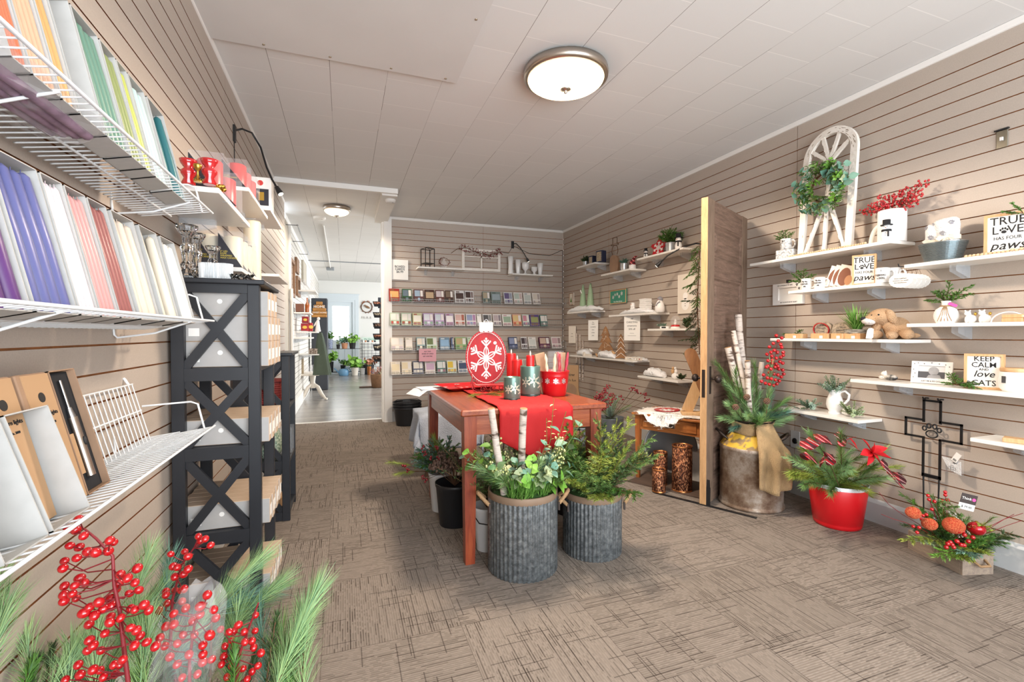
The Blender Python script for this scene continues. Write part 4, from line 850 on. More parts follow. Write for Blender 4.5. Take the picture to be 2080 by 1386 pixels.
pillar((c1.x+.0, c1.y+.0, TT+.013), .225, .024, 'red pillar candle standing inside the taller teal holder')
q = ot(1056, 800); pillar((c1.x-.02, c1.y+.16, TT), .205, .030, 'shorter red pillar candle behind the spruce sprig, left of the tall one'); pillar((c1.x-.03, c1.y+.24, TT), .24, .029, 'taller red pillar candle half hidden behind the shorter one')
# red bucket of tapers
mat('red_enamel', 'c3141d', .28, coat=.4); mat('silver_print', 'd8c8c4', .3, metal=.5)
q = ot(1126, 806); c = q + Vector((q.x, q.y, 0)).normalized()*.068; t = thing('snowflake_bucket', (c.x, c.y, TT), 0, 'red metal bucket with silver snowflakes on the table', 'bucket')
hb = .145; p = M(); p.lathe([(.066, 0), (.068, .004), (.079, hb*.48), (.080, hb*.5), (.0795, hb*.52), (.084, hb*.78), (.085, hb*.8), (.0845, hb*.82), (.088, hb-.004), (.090, hb), (.087, hb), (.083, hb*.8), (.065, .01), (0, .008)], 40); obj('bucket_body', p, 'red_enamel', t)
p = M(); ca = math.atan2(-c.y, -c.x)
for da in (-1.15, -.5, .1, .7):
    R = .017; rr = .077; zz = hb*.62; f = M(); flake(f, R, 0, 0, 1.2, .12); aa = ca+da; Tm = tr(math.cos(aa)*rr*1.075, math.sin(aa)*rr*1.075, zz) @ rotm(z=aa+PI/2)
    f.v = [Tm @ v for v in f.v]; p.add(f.v, f.f, 0)
o = obj('silver_snowflakes', p, 'silver_print', t); o['kind'] = 'stuff'
mat('taper_cream', 'e9d9b4', .4); mat('taper_pink', 'c94a5c', .4); mat('taper_red', 'b01622', .35); mat('kraft_paper', 'c09a78', .7, var=.15, vs=30)
def twist(r, h):
    p = M(); rings = []
    for i in range(26): a0 = i*.55; s = 1 if i < 22 else 1-.22*(i-22); rings.append([(r*s*(1+.22*math.cos(2*(a-a0)))*math.cos(a), r*s*(1+.22*math.cos(2*(a-a0)))*math.sin(a), h*i/25) for a in [2*PI*j/12 for j in range(12)]])
    return p.loft(rings, 0, True)
for k, (dx, dy, mt, lean, lb) in enumerate([(-.045, -.02, 'taper_cream', -.12, 'twisted cream taper in a clear bag at the left of the red bucket'), (-.025, -.035, 'taper_cream', -.06, 'second twisted cream taper in the red bucket'), (.0, -.045, 'taper_red', -.02, 'twisted red taper in the middle of the red bucket'), (.022, -.04, 'taper_red', .03, 'second twisted red taper in the middle of the red bucket'), (.052, -.005, 'taper_pink', .22, 'pink and white candy-striped taper leaning right in the red bucket'), (.062, .015, 'taper_pink', .25, 'second candy-striped taper leaning right in the red bucket')]):
    one('twisted_taper', twist(.0085, .235 if k < 4 else .25), mt, (c.x+dx, c.y+dy, TT+.012), 0, lb, 'candle', 'twisted tapers in the red bucket', rot=(.06, lean, k))
for dx, lean, lb in ((-.055, -.22, 'kraft paper candle pack at the back left of the red bucket'), (.04, .08, 'kraft paper candle pack at the back right of the red bucket')):
    one('candle_pack', M().box(-.032, .032, -.006, .006, 0, .24), 'kraft_paper', (c.x+dx*.75, c.y+.03, TT+.012), 0, lb, 'candle pack', 'kraft candle packs', rot=(.05, lean, .1))
p = M(); p.loft([[(c.x-.012+.05*math.cos(a)*k, c.y-.035+.02*math.sin(a)*k, z) for a in [2*PI*j/12 for j in range(12)]] for z, k in ((TT+.1, .9), (TT+.18, 1), (TT+.262, .96))], 0, False, (0, 0)); one('clear_sleeve', p, 'clear_plastic', (0, 0, 0), 0, 'clear cellophane sleeve around the twisted tapers in the red bucket', 'sleeve')
# square red plate and papers at the far left corner
q = ot(915, 789); t = thing('square_plate', (.74, 3.0, TT), .12, 'square red plate with white snowflakes lying on the table', 'plate')
obj('plate_body', M().loft([[(a*s, b*s, z) for a, b in ((-1, -1), (1, -1), (1, 1), (-1, 1))] for s, z in ((.10, 0), (.105, .002), (.155, .02), (.157, .024), (.15, .022), (.105, .007))]), 'red_enamel', t)
p = M(); flake(p, .045, 0, 0, 1, .09); o = obj('snowflake', p, 'white_enamel', t, (0, 0, .0072), rot=(-PI/2, 0, 0))
for k in range(4):
    p = M(); flake(p, .02, 0, 0, 1, .12); obj('rim_snowflake', p, 'white_enamel', t, (.13*math.cos(PI/2*k), .13*math.sin(PI/2*k), .0165), rot=(-PI/2, 0, 0))
mat('paper', 'e6e9ee', .7)
for k, (x, y, r, lb) in enumerate([(.545, 3.09, .35, 'white paper sheet hanging over the far left corner of the table'), (.60, 3.12, .1, 'white paper sheet under the square red plate')]):
    p = M(); vs = []; 
    for i in range(6):
        for j in range(2): xx = -.14+.28*i/5; vs.append((xx, -.09+.18*j, (-.035*max(0, -xx-.08)/.06 if k == 0 else 0)+.0005+k*.0012+.004*max(0, -xx-.09)))
    p.add(vs, [(2*i, 2*i+2, 2*i+3, 2*i+1) for i in range(5)]); o = one('paper_sheet', p, 'paper', (x, y, TT), r, lb, 'paper', 'paper sheets on the table'); o.modifiers.new('s', 'SOLIDIFY').thickness = .0005
# ================================================================ tubs and buckets around the table
m = mat('galvanized', '8c9296', .42, .75); n = NT(m); b = n.n['Principled BSDF']; f = n.noise(45, detail=5, rough=.7); n.k(n.ramp(f, [(.33, rgb('5d6367')), (.5, rgb('80878b')), (.7, rgb('a9b0b3'))]), b.inputs['Base Color'])
mat('rim_wood', '8d7560', .6, var=.2, vs=10); mat('rope', 'a5835f', .9, bump=.5, bs=200); mat('dark_leather', '3a2f2a', .5)
def tub(cx, cy, r, h, lb, ov=1.0):
    t = thing('corrugated_tub', (cx, cy, 0), .15, lb, 'tub', 'corrugated metal tubs with wooden rims'); nf = 46
    p = M(); p.lathe([(r*.97, 0), (r*.985, .006), (r*.985, h-.05)], nf*4, flute=.0034, nf=nf, cap=(1, 0)); p.lathe([(r*.955, h-.05), (r*.955, .02), (0, .02)], 40, cap=(0, 0)); obj('tub_wall', p, 'galvanized', t)
    p = M(); p.lathe([(r*.985, h-.055), (r*1.0, h-.052), (r*1.0, h-.026), (r*.985, h-.022), (r*.95, h-.022), (r*.95, h-.055)], 64, cap=(0, 0)); obj('wooden_rim', p, 'rim_wood', t)
    for a in (PI-.25, -.55):
        c, s = math.cos(a), math.sin(a); p = M(); A = Vector((c*r*1.01, s*r*1.01, h-.075)); tg = Vector((-s, c, 0)); ou = Vector((c, s, 0)); pts = []
        for i in range(13): k = i/12; pts.append(A + tg*(.09*(k-.5)*2*.6) + ou*(.045*math.sin(PI*k)+.004) + Vector((0, 0, .045*math.sin(PI*k))))
        hnd = obj('rope_handle', p.tube(pts, [.0085+.0012*(i % 2) for i in range(13)], 8), 'rope', t)
        for e in (0, -1): obj('leather_tab', M().box(-.008, .008, -.004, .004, -.03, .008), 'dark_leather', hnd, pts[e], rz=a+PI/2)
    return t
tub(.80, 2.075, .166, .40, 'larger corrugated grey metal tub with wooden rim and rope handles, in front of the table')
tub(1.20, 2.115, .149, .335, 'smaller corrugated grey metal tub with wooden rim, right of the larger one')
random.seed(21)
# greenery in the large tub
GA = thing('greenery_arrangement', (.80, 2.075, .36), 0, 'tall mixed arrangement of eucalyptus, long grass and birch in the larger tub', 'floral arrangement', 'greenery in the metal tubs')
def lc(u, v, D, o): return atD(u, v, D)-Vector(o.location)
birch(GA, (-.07, -.03, -.2), lc(997, 830, 2.08, GA), .0165); birch(GA, (-.02, -.01, -.2), lc(1063, 830, 2.10, GA), .0165)
obj('fill_moss', M().lathe([(.15, 0), (.14, .012), (.08, .03), (0, .035)], 20), 'fir_dark', GA)
for k in range(40):
    a = rnd(0, 2*PI); s = rnd(.15, 1.1); leafy(GA, (.07*math.cos(a), .07*math.sin(a), 0), (math.cos(a)*s, math.sin(a)*s, 1), rnd(.16, .30), 9, rnd(.035, .05), rnd(.03, .042), random.choice(['eucalyptus', 'sage_leaf', 'eucalyptus', 'bright_leaf', 'variegated', 'cedar_green']))
for k in range(30):
    a = rnd(0, 2*PI); s = rnd(.3, 1.2); pine(GA, (.06*math.cos(a), .06*math.sin(a), 0), (math.cos(a)*s, math.sin(a)*s, 1), rnd(.12, .24), .075, 190, random.choice(['pine_green', 'pine_blue', 'pine_green', 'pine_long']), w=.0014)
for dx, dy in ((-.08, -.1), (-.02, -.12), (.05, -.11), (-.05, -.13), (.0, -.08)):
    p = M(); blades(p, (dx, dy, 0), 90, .14, .003, .75, 0, .9, (0, -.25)); obj('grass_tuft', p, 'grass_blade', GA)
for k in range(12):
    a = rnd(0, 2*PI); s = rnd(.2, .8); mb = M(); pts = curve((.06*math.cos(a), .06*math.sin(a), 0), (math.cos(a)*s, math.sin(a)*s, 1), rnd(.18, .32), .3); mb.tube(pts, .0013, 4, 0); berries(mb, pts, 26, .0048, .022, 1, .4); obj('seed_sprig', mb, ['stem_green', 'cream_bloom'], GA)
for (u, v, D) in ((1125, 810, 2.2), (1155, 870, 2.15), (1110, 850, 2.25)):
    e = lc(u, v, D, GA); mb = M(); pts = [Vector((.07, .0, 0)), Vector((.07, 0, 0)).lerp(e, .5)+Vector((.03, 0, .02)), e]; mb.tube(pts, .0015, 4, 0)
    mb2 = [along(pts, t/14) for t in range(5, 14)]
    for q, d in mb2: mb.leaf(q, (rnd(-1, 1), rnd(-1, .3), rnd(-.2, .6)), .022, .016, 1)
    obj('trailing_stem', mb, ['stem_green', 'cream_bloom'], GA)
for k in range(5): leafy(GA, (.08, -.03, 0), (rnd(.4, .9), rnd(-.5, .2), 1), .26, 6, .06, .035, 'dried_rust' if k % 2 else 'sage_leaf')
for (u, v) in ((1165, 840), (1190, 865)): 
    e = lc(u, v, 2.15, GA); b0 = Vector((.08, 0, 0)); leafy(GA, b0, e-b0, (e-b0).length, 5, .06, .05, 'eucalyptus', .05)
# spruce and cedar in the small tub
GB = thing('greenery_arrangement', (1.20, 2.115, .30), 0, 'yellow-green spruce and cedar branches with dark cones in the smaller tub', 'floral arrangement', 'greenery in the metal tubs')
obj('fill_moss', M().lathe([(.13, 0), (.12, .012), (.06, .03), (0, .035)], 20), 'fir_dark', GB)
for k in range(58):
    a = rnd(0, 2*PI); s = rnd(.1, 1.3); fir(GB, (.06*math.cos(a), .06*math.sin(a), 0), (math.cos(a)*s, math.sin(a)*s, 1), rnd(.16, .36)*(1.2-.4*s/1.3), random.choice(['pine_yellow', 'cedar_green', 'pine_green', 'fir_dark', 'pine_yellow']), tw=.085, nt=11, nl=.021, nn=36, w=.0024)
for (u, v, mt) in ((1260, 835, 'pine_yellow'), (1270, 870, 'pine_yellow'), (1345, 905, 'pine_green'), (1330, 915, 'pine_green'), (1205, 1015, 'pine_yellow'), (1275, 985, 'cedar_green'), (1240, 900, 'pine_yellow'), (1180, 960, 'pine_green'), (1300, 930, 'fir_dark')):
    e = lc(u, v, 2.15+rnd(-.05, .1), GB); b0 = Vector((rnd(-.04, .05), rnd(-.06, .04), 0)); fir(GB, b0, e-b0+Vector((0, 0, .02)), (e-b0).length, mt, tw=.10, nt=14, nl=.022, nn=38, droop=.1, w=.0026)
for k in range(4): cone_(GB, (rnd(-.03, .12), -.08+rnd(-.02, .05), rnd(.03, .2)), .016, .035)
# buckets under the table
mat('white_enamel_pail', 'dfe1e2', .35, var=.06, vs=5); mat('black_plastic', '1b1c1f', .4)
def pail(x, y, r0, r1, h, mt, lb, nm='bucket', cat='bucket', handle=0):
    t = thing(nm, (x, y, 0), 0, lb, cat, 'buckets under the table')
    p = M(); p.lathe([(r0, 0), (r0*1.02, .004), (r0+(r1-r0)*.12, h*.12), (r0+(r1-r0)*.13+.001, h*.13), (r0+(r1-r0)*.9, h*.9), (r1*1.015, h*.92), (r1*1.02, h*.95), (r1*1.03, h), (r1*.97, h), (r0*.97, .012), (0, .01)], 32); obj('bucket_body', p, mt, t)
    if handle: obj('wire_handle', M().tube([(-r1*1.03, 0, h*.82), (-r1*.8, -r1*.8, h*.70), (0, -r1*1.12, h*.66), (r1*.8, -r1*.8, h*.70), (r1*1.03, 0, h*.82)], .003, 6), 'black_metal', t)
    return t
def pz(u, v, r): q = at(u, v, z=0); d = Vector((q.x, q.y, 0)).normalized(); return q+d*r
q = pz(924, 1075, .088); pail(q.x, q.y, .088, .112, .245, 'black_plastic', 'black plastic bucket of dried flowers behind the front left table leg'); KB = q
q = pz(990, 1123, .055); pail(q.x, q.y, .055, .075, .225, 'white_enamel_pail', 'white enamel pail with black wire handle beside the larger corrugated tub', handle=1); KW = q
q = pz(897, 1042, .06); pail(q.x, q.y, .06, .08, .24, 'white_enamel_pail', 'white enamel pail of berried pine behind the black bucket'); KP = q
q = pz(1155, 1052, .10); pail(q.x+.01, q.y, .09, .11, .26, 'black_plastic', 'dark bucket in shadow between the two corrugated tubs')
G1 = thing('pine_bouquet', (KP.x, KP.y, .23), 0, 'blue-green pine bouquet with small red berries, left of the table leg', 'floral arrangement')
for k in range(44):
    a = rnd(0, 2*PI); s = rnd(.3, 1.7); fir(G1, (0, 0, 0), (math.cos(a)*s-.35, math.sin(a)*s-.1, 1), rnd(.14, .25), random.choice(['pine_blue', 'frosted_green', 'pine_blue', 'cedar_green']), tw=.06, nt=9, nl=.015, nn=26, w=.0034)
for (u, v) in ((797, 925), (810, 945), (888, 885)): e = lc(u, v, 2.9, G1); pine(G1, (0, 0, 0), e, e.length, .05, 140, 'pine_yellow', .05, t0=.6)
for (u, v) in ((859, 910), (863, 921), (873, 931), (890, 932), (888, 910), (820, 945), (827, 956), (861, 970), (866, 975)):
    e = lc(u, v, 2.72, G1); mb = M(); mb.tube([(0, 0, 0), e*.6, e], .0012, 4, 0)
    for k in range(5): mb.sph(e+Vector((rnd(-.012, .012), rnd(-.012, .012), rnd(-.01, .01))), .0065, 1, 8, 6)
    obj('berry_sprig', mb, ['twig', 'berry_dark'], G1)
G2 = thing('dried_flowers', (KB.x, KB.y, .22), 0, 'bunch of brown dried flower heads in the black bucket', 'dried flowers'); mat('dried_brown', '7c6355', .95, var=.45, vs=90, bump=1, bs=120)
for k in range(26):
    a = rnd(0, 2*PI); s = rnd(.0, 1.1); d = Vector((math.cos(a)*s, math.sin(a)*s, 1)).normalized(); e = d*rnd(.10, .21); mb = M(); mb.tube([(0, 0, 0), e], .002, 4, 0)
    for j in range(26): o = Vector((rnd(-1, 1), rnd(-1, 1), rnd(-.3, 1))).normalized()*.024; mb.sph(e+o, .0075, 1, 5, 4)
    obj('flower_head', mb, ['twig', 'dried_brown'], G2)
G3 = thing('green_bouquet', (KW.x, KW.y, .21), 0, 'leafy green bouquet with dark twigs in the white pail by the large tub', 'floral arrangement')
for k in range(16):
    a = rnd(0, 2*PI); s = rnd(.1, .6); leafy(G3, (0, 0, 0), (math.cos(a)*s-.1, math.sin(a)*s, 1), rnd(.22, .42), 16, .02, .014, random.choice(['cedar_green', 'sage_leaf', 'fir_dark', 'cream_bloom']))
for k in range(10):
    a = rnd(0, 2*PI); s = rnd(.1, .7); fir(G3, (0, 0, 0), (math.cos(a)*s-.1, math.sin(a)*s, 1), rnd(.2, .4), random.choice(['cedar_green', 'fir_dark', 'pine_green']), tw=.06, nt=9, nl=.014, nn=20)
for k in range(4): pine(G3, (0, 0, 0), (rnd(-.5, .3), rnd(-.3, .3), 1), .46, .06, 160, 'fir_dark')
# ---- crate with pale blue throw behind the table, wire baskets
wood('dark_crate', '4a352a', '6b4d3b', .6, 4, (1, 10, 10))
cx, cy = .80, 3.78
t = thing('wooden_stool', (cx, cy, 0), 0, 'low wooden stool hidden under the pale blue throw behind the table', 'stool')
obj('seat', M().bev(-.22, .2, -.17, .17, .455, .485, .004), 'dark_crate', t)
for a in (-.19, .17):
    for b_ in (-.14, .14): obj('leg', M().box(a-.02, a+.02, b_-.02, b_+.02, 0, .455), 'dark_crate', t)
mat('blue_throw', 'b9c3d2', .95, bump=.6, bs=150, var=.1, vs=6)
p = M(); NX, NY = 40, 34
def drape(i, j):
    u = -.47+.80*i/NX; v = -.44+.62*j/NY; x, y, z = u, v, .492
    ex = max(0, -.225-u); ey = max(0, -.175-v); ex2 = max(0, u-.205)
    if ex: x = -.225-.035-.02*math.sin(v*26)*min(1, ex*6)-ex*.12; z -= ex
    if ex2: x = .205+.03+.012*math.sin(v*22); z -= ex2
    if ey: y = -.175-.03-.02*math.sin(u*24)*min(1, ey*6)-ey*.10; z -= ey
    if ex and ey: z = .492-max(ex, ey)-.15*min(ex, ey)
    return (x, y, max(z, .02)+.004*math.sin(u*40)*math.cos(v*33))
p.add([drape(i, j) for j in range(NY+1) for i in range(NX+1)], [(j*(NX+1)+i, j*(NX+1)+i+1, (j+1)*(NX+1)+i+1, (j+1)*(NX+1)+i) for j in range(NY) for i in range(NX)], 0, True)
o = one('throw_blanket', p, 'blue_throw', (cx, cy, 0), 0, 'pale blue fleece throw draped over a low stool behind the table', 'blanket'); o.modifiers.new('s', 'SOLIDIFY').thickness = .008
p = M(); p.lathe([(.05, 0), (.06, .01), (.06, .12), (.05, .135), (.045, .135), (.05, .12), (0, .02)], 20); mat('blue_print', 'c9d0dd', .4, col2='5a6fa5', vs=60); one('printed_jar', p, 'blue_print', (cx+.02, cy+.02, .503), 0, 'blue and white printed jar on the pale blue throw', 'jar')
one('cream_jar', M().lathe([(.045, 0), (.05, .01), (.05, .09), (.04, .1), (0, .1)], 20), 'ivory_wax', (cx+.14, cy+.02, .503), 0, 'small cream jar beside the printed jar on the throw', 'jar')
def wire_basket(z, k):
    t = thing('plastic_basket', (.72, 5.78, z), .05, ['lowest of the stacked black baskets at the foot of the back wall', 'second of the stacked black baskets at the foot of the back wall', 'topmost of the stacked black baskets at the foot of the back wall'][k], 'basket', 'stacked black baskets')
    s0 = lambda sx, sy, z: [(sx*math.cos(a)*(1 if abs(math.cos(a)) < .8 else .98), sy*math.sin(a), z) for a in [2*PI*j/32 for j in range(32)]]
    obj('basket_body', M().loft([s0(.13, .10, 0), s0(.165, .13, .2), s0(.178, .142, .205), s0(.178, .142, .222), s0(.166, .13, .222), s0(.135, .105, .01)]), 'black_plastic', t); obj('handle', M().tube([(-.17, 0, .22), (-.12, .0, .245), (.12, 0, .245), (.17, 0, .22)], .005, 6), 'black_plastic', t)
for k in range(3): wire_basket(.0+.033*k, k)
one('folding_crate', M().bev(-.12, .12, -.1, .1, 0, .27, .01), 'black_plastic', (1.12, 5.75, 0), 0, 'black storage box right of the stacked baskets under the back wall', 'box')
# ================================================================ right wall: shelves and their goods
def shelfR(y_far, y_near, z, D, lb, br=None):
    t = thing('display_shelf', (XR, y_far, z), RR, lb, 'shelf', 'white shelves on the right wall'); shelf_parts(t, y_far-y_near, D, .018, br); return t
S1, S2, S3, S4, S5, S6, S7, S8 = 1.615, 1.392, 1.082, .618, .852, 1.472, 1.165, .628
shelfR(2.59, 1.67, S1, .205, 'long white shelf under the arched window frame, upper right wall'); shelfR(2.28, 1.72, S2, .205, 'white shelf of mugs and the small paws sign, right wall'); shelfR(2.41, 1.59, S3, .21, 'white shelf carrying the plush dog, right wall')
shelfR(2.345, 1.825, S4, .205, 'low white shelf holding the white pitcher'); shelfR(1.87, .95, S5, .21, 'white shelf with the cats sign and photo frame'); shelfR(1.605, .8, S6, .205, 'white shelf with the ribbed metal basin and large paws sign')
shelfR(1.59, .8, S7, .205, 'white shelf with two white cat figures, right wall'); shelfR(1.322, .7, S8, .205, 'low white shelf near the right edge, over the crate arrangement')
def R(u, d, z): p = at(u, 678, x=XR-d); return Vector((XR-d, p.y, z+.0006))
mat('porcelain', 'f1f0ee', .15, spec=.7, coat=.3); mat('speckle', 'f0eeea', .3, col2='8a8c90', vs=80); mat('white_ceramic', 'f3f1ee', .4); mat('ink_grey', '4b4a4c', .6)
def mug(p, rz, r, h, lb, mt='porcelain', lines=(), hang=0, ls=.014, group='white mugs on the right wall'):
    t = thing('mug', p, rz, lb, 'mug', group); obj('cup', M().lathe([(r*.9, 0), (r*.98, .004), (r, h-.003), (r*.985, h), (r*.92, h), (r*.9, .01), (0, .008)], 32), mt, t)
    obj('handle', M().tube([(r*.97, 0, h*.82), (r*1.35, 0, h*.85), (r*1.62, 0, h*.66), (r*1.6, 0, h*.4), (r*1.3, 0, h*.2), (r*.97, 0, h*.22)], [.005, .0052, .0055, .0055, .0052, .005], 8), mt, t, rz=hang)
    for k, (s, zz) in enumerate(lines): text(s, ls, 'ink', t, (0, -r*1.0-.0012, h*zz), sx=.8, ext=.0012)
    return t
# shelf 1 ------------------------------------------------
WH = .5
mg = R(1588, .10, S1)
p = one('speckled_box', M().bev(-.058, .058, -.05, .05, 0, .064, .003), 'speckle', tuple(R(1599, .11, S1)), RR+.25, 'white speckled gift box under the speckled mug on the upper shelf', 'box')
mug(R(1595, .11, S1+.0645), RR+.25, .036, .078, 'speckled white mug with greenery standing on a speckled box', 'speckle', (('BOY', .78),), 0, .013)
g = thing('cedar_sprig', R(1592, .11, S1+.12), 0, 'cedar sprigs in the speckled mug on the upper shelf', 'greenery')
for d in ((.1, .9, .9), (-.1, .6, 1), (.0, -.8, 1), (-.2, -.5, 1.1), (-.3, .1, 1)): fir(g, (0, 0, 0), d, .085, 'cedar_green', tw=.035, nt=7, nl=.011, nn=18, w=.003)
# arched window frame
mat('chippy_white', 'efe9e0', .6, col2='e5ddd2', vs=10, bump=.3, bs=60); mat('worn_edge', '8a7a68', .8)
A0 = R(1640, .10, S1); yl_, yr_ = R(1626, .10, S1).y, R(1735, .10, S1).y; Wd = (yl_-yr_); cy0 = (yl_+yr_)/2
t = thing('arched_window_frame', (XR-.115, cy0, S1), RR, 'large distressed white arched window frame leaning on the upper right shelf', 'decoration'); t.rotation_euler = (0, 0, 0)
t.rotation_euler = (Matrix.Rotation(RR, 4, 'Z') @ Matrix.Rotation(-.075, 4, 'X')).to_euler()
hw_ = Wd/2+.0; Ht = .79; Ra = hw_; zc_ = Ht-Ra; bw = .040
inner = [(Ra-bw)*1]; p = M(); pts_o = [(-hw_, 0), (-hw_, zc_)]+[(-Ra*math.cos(a), zc_+Ra*math.sin(a)) for a in [PI*j/24 for j in range(1, 24)]]+[(hw_, zc_), (hw_, 0)]
pts_i = [(-hw_+bw, 0), (-hw_+bw, zc_)]+[(-(Ra-bw)*math.cos(a), zc_+(Ra-bw)*math.sin(a)) for a in [PI*j/24 for j in range(1, 24)]]+[(hw_-bw, zc_), (hw_-bw, 0)]
rings = [[(o[0], 0, o[1]), (i_[0], 0, i_[1]), (i_[0], -.022, i_[1]), (o[0], -.022, o[1])] for o, i_ in zip(pts_o, pts_i)]; p.loft(rings); obj('arched_rim', p, 'chippy_white', t)
def bar(a, b, w=.023, nm='glazing_bar'):
    d = Vector((b[0]-a[0], b[1]-a[1])).normalized(); n_ = Vector((-d.y, d.x))*w/2; pol = [(a[0]+n_.x, a[1]+n_.y), (b[0]+n_.x, b[1]+n_.y), (b[0]-n_.x, b[1]-n_.y), (a[0]-n_.x, a[1]-n_.y)]; o = obj(nm, M().prism(pol, -.018, -.004), 'chippy_white', t)
    m2 = M(); L = (Vector(b)-Vector(a)).length; 
    for k in range(5): s0 = rnd(.05, .9)*L; q0 = Vector(a)+d*s0+n_*.75; q1 = q0+d*rnd(.015, .05); m2.prism([(q0.x, q0.y), (q1.x, q1.y), (q1.x+n_.x*.25, q1.y+n_.y*.25), (q0.x+n_.x*.2, q0.y+n_.y*.2)], -.0186, -.0178)
    w_ = obj('worn_edge', m2, 'worn_edge', o); w_['kind'] = 'stuff'
random.seed(8)
ctr = (0, zc_*.93); lo = (0, .36)
bar((0, 0), lo); bar((-hw_+.04, .0), (0, .36)); bar((hw_-.04, .0), (0, .36)); bar(lo, ctr, .022)
m2 = M()
for k in range(26):
    j = random.randrange(len(pts_o)-1); o_, i_ = Vector(pts_o[j]).lerp(Vector(pts_o[j+1]), rnd(0, 1)), None; c_ = Vector((0, min(o_.y, zc_))); dn = (c_-o_).normalized() if j not in (0, len(pts_o)-2) else Vector((-math.copysign(1, o_.x), 0)); q0 = o_+dn*bw*rnd(.2, .85); tn = Vector((-dn.y, dn.x))*rnd(.008, .03); m2.prism([(q0.x, q0.y), ((q0+tn).x, (q0+tn).y), ((q0+tn+dn*.0022).x, (q0+tn+dn*.0022).y), ((q0+dn*.003).x, (q0+dn*.003).y)], -.0226, -.0219)
obj('worn_edge', m2, 'worn_edge', t)['kind'] = 'stuff'
for a in (28, 68, 112, 152): bar(ctr, ((Ra-bw*.6)*math.cos(R_(a)), zc_+(Ra-bw*.6)*math.sin(R_(a))))
bar(ctr, (hw_-.03, zc_*.78)) ; bar((hw_-.03, zc_*.80), (0.02, .37))
# wreath
WC = at(1676, 380, x=XR-.15)
t = thing('greenery_wreath', WC, 0, 'leafy green wreath hanging on the arched window frame', 'wreath'); random.seed(31); Rw = .088
obj('vine_ring', M().tube([(0, Rw*math.cos(a), Rw*math.sin(a)) for a in [2*PI*j/20 for j in range(20)]], .007, 5, closed=True), 'twig', t)
for k in range(96):
    a = rnd(0, 2*PI); P_ = Vector((rnd(-.02, .0), Rw*math.cos(a), Rw*math.sin(a))); s = 1 if rnd(0, 1) < .75 else -1
    d = Vector((rnd(-.7, -.05), s*math.cos(a)*.5-math.sin(a)*rnd(.2, .9), s*math.sin(a)*.5+math.cos(a)*rnd(.2, .9))); mt = random.choice(['bright_leaf', 'cedar_green', 'bright_leaf', 'variegated', 'eucalyptus', 'sage_leaf', 'cedar_green'])
    if k % 6 == 0: leafy(t, P_, d, .10, 5, .045, .042, 'eucalyptus', .2)
    elif k % 3 == 0: fir(t, P_, d, .10, 'cedar_green', tw=.03, nt=7, nl=.011, nn=12, w=.003)
    else: leafy(t, P_, d, rnd(.06, .11), 9, .024, .016, mt, .3)
for k in range(3): leafy(t, (-.01, .02*k, -Rw), (-.1, rnd(-.3, .6), -1), .08, 8, .018, .012, 'bright_leaf')
leafy(t, (-.01, Rw*.8, Rw*.4), (-.1, .9, .8), .10, 8, .016, .01, 'sage_leaf')
# bead garland on the shelf edge
mat('wood_bead', 'd9bd98', .5)
def garland(pts, lb, r=.007):
    t = thing('bead_garland', pts[0], 0, lb, 'bead garland', 'wooden bead garlands'); n = len(pts); me = M().sph((0, 0, 0), (r, r, r*.92), 0, 10, 7).mesh('bead', 'wood_bead')
    for q in pts: b = bpy.data.objects.new('bead', me); COL.objects.link(b); b.parent = t; b.location = Vector(q)-Vector(pts[0])
pts = []; y = R(1600, .2, 0).y
for k in range(34): pts.append((XR-.19+.006*math.sin(k*.7), y-k*.0145, S1+.0072))
garland(pts, 'string of pale wooden beads along the front of the upper right shelf')
p = M(); Rr = .05; q = R(1757, .13, S1); p.tube([(0, -.055+.11*math.cos(a)*.55, .10*math.sin(a)) for a in [PI*j/12*.98 for j in range(13)]], .011, 8); one('white_arch_ornament', p, 'chippy_white', (q.x, q.y-.03, q.z), -.2, 'small white curved wooden arch leaning behind the snowman canister', 'decoration')
# canister with snowman and red berries
q = R(1809, .105, S1)
one('canister', M().lathe([(.062, 0), (.0645, .004), (.0645, .172), (.063, .175), (.06, .175), (.058, .02), (0, .02)], 40), 'white_ceramic', tuple(q), 0, 'tall plain white canister full of red berry stems on the upper shelf', 'canister')
t = thing('berry_bunch', (q.x, q.y, q.z+.12), 0, 'bunch of bright red berry stems in the tall white canister', 'berries'); random.seed(5)
for k, (u, v) in enumerate([(1748, 430), (1775, 412), (1790, 398), (1812, 395), (1830, 385), (1850, 380), (1872, 372), (1885, 368), (1850, 400), (1865, 410), (1800, 415), (1835, 408), (1870, 395), (1778, 425), (1760, 422)]):
    e = at(u, v, x=XR-.11+rnd(-.04, .05))-Vector(t.location); mb = M(); b0 = Vector((rnd(-.02, .02), rnd(-.02, .02), 0)); pts = [b0, b0.lerp(e, .5)+Vector((0, 0, .02)), e]; mb.tube(pts, .0012, 4, 0); berries(mb, pts, 22, .0055, .018, 1, .42); obj('berry_sprig', mb, ['twig', 'berry'], t)
mat('black_felt', '1c1c20', .8); mat('carrot', 'e0672a', .5); mat('plaid_bw', 'd9d6d0', .7)
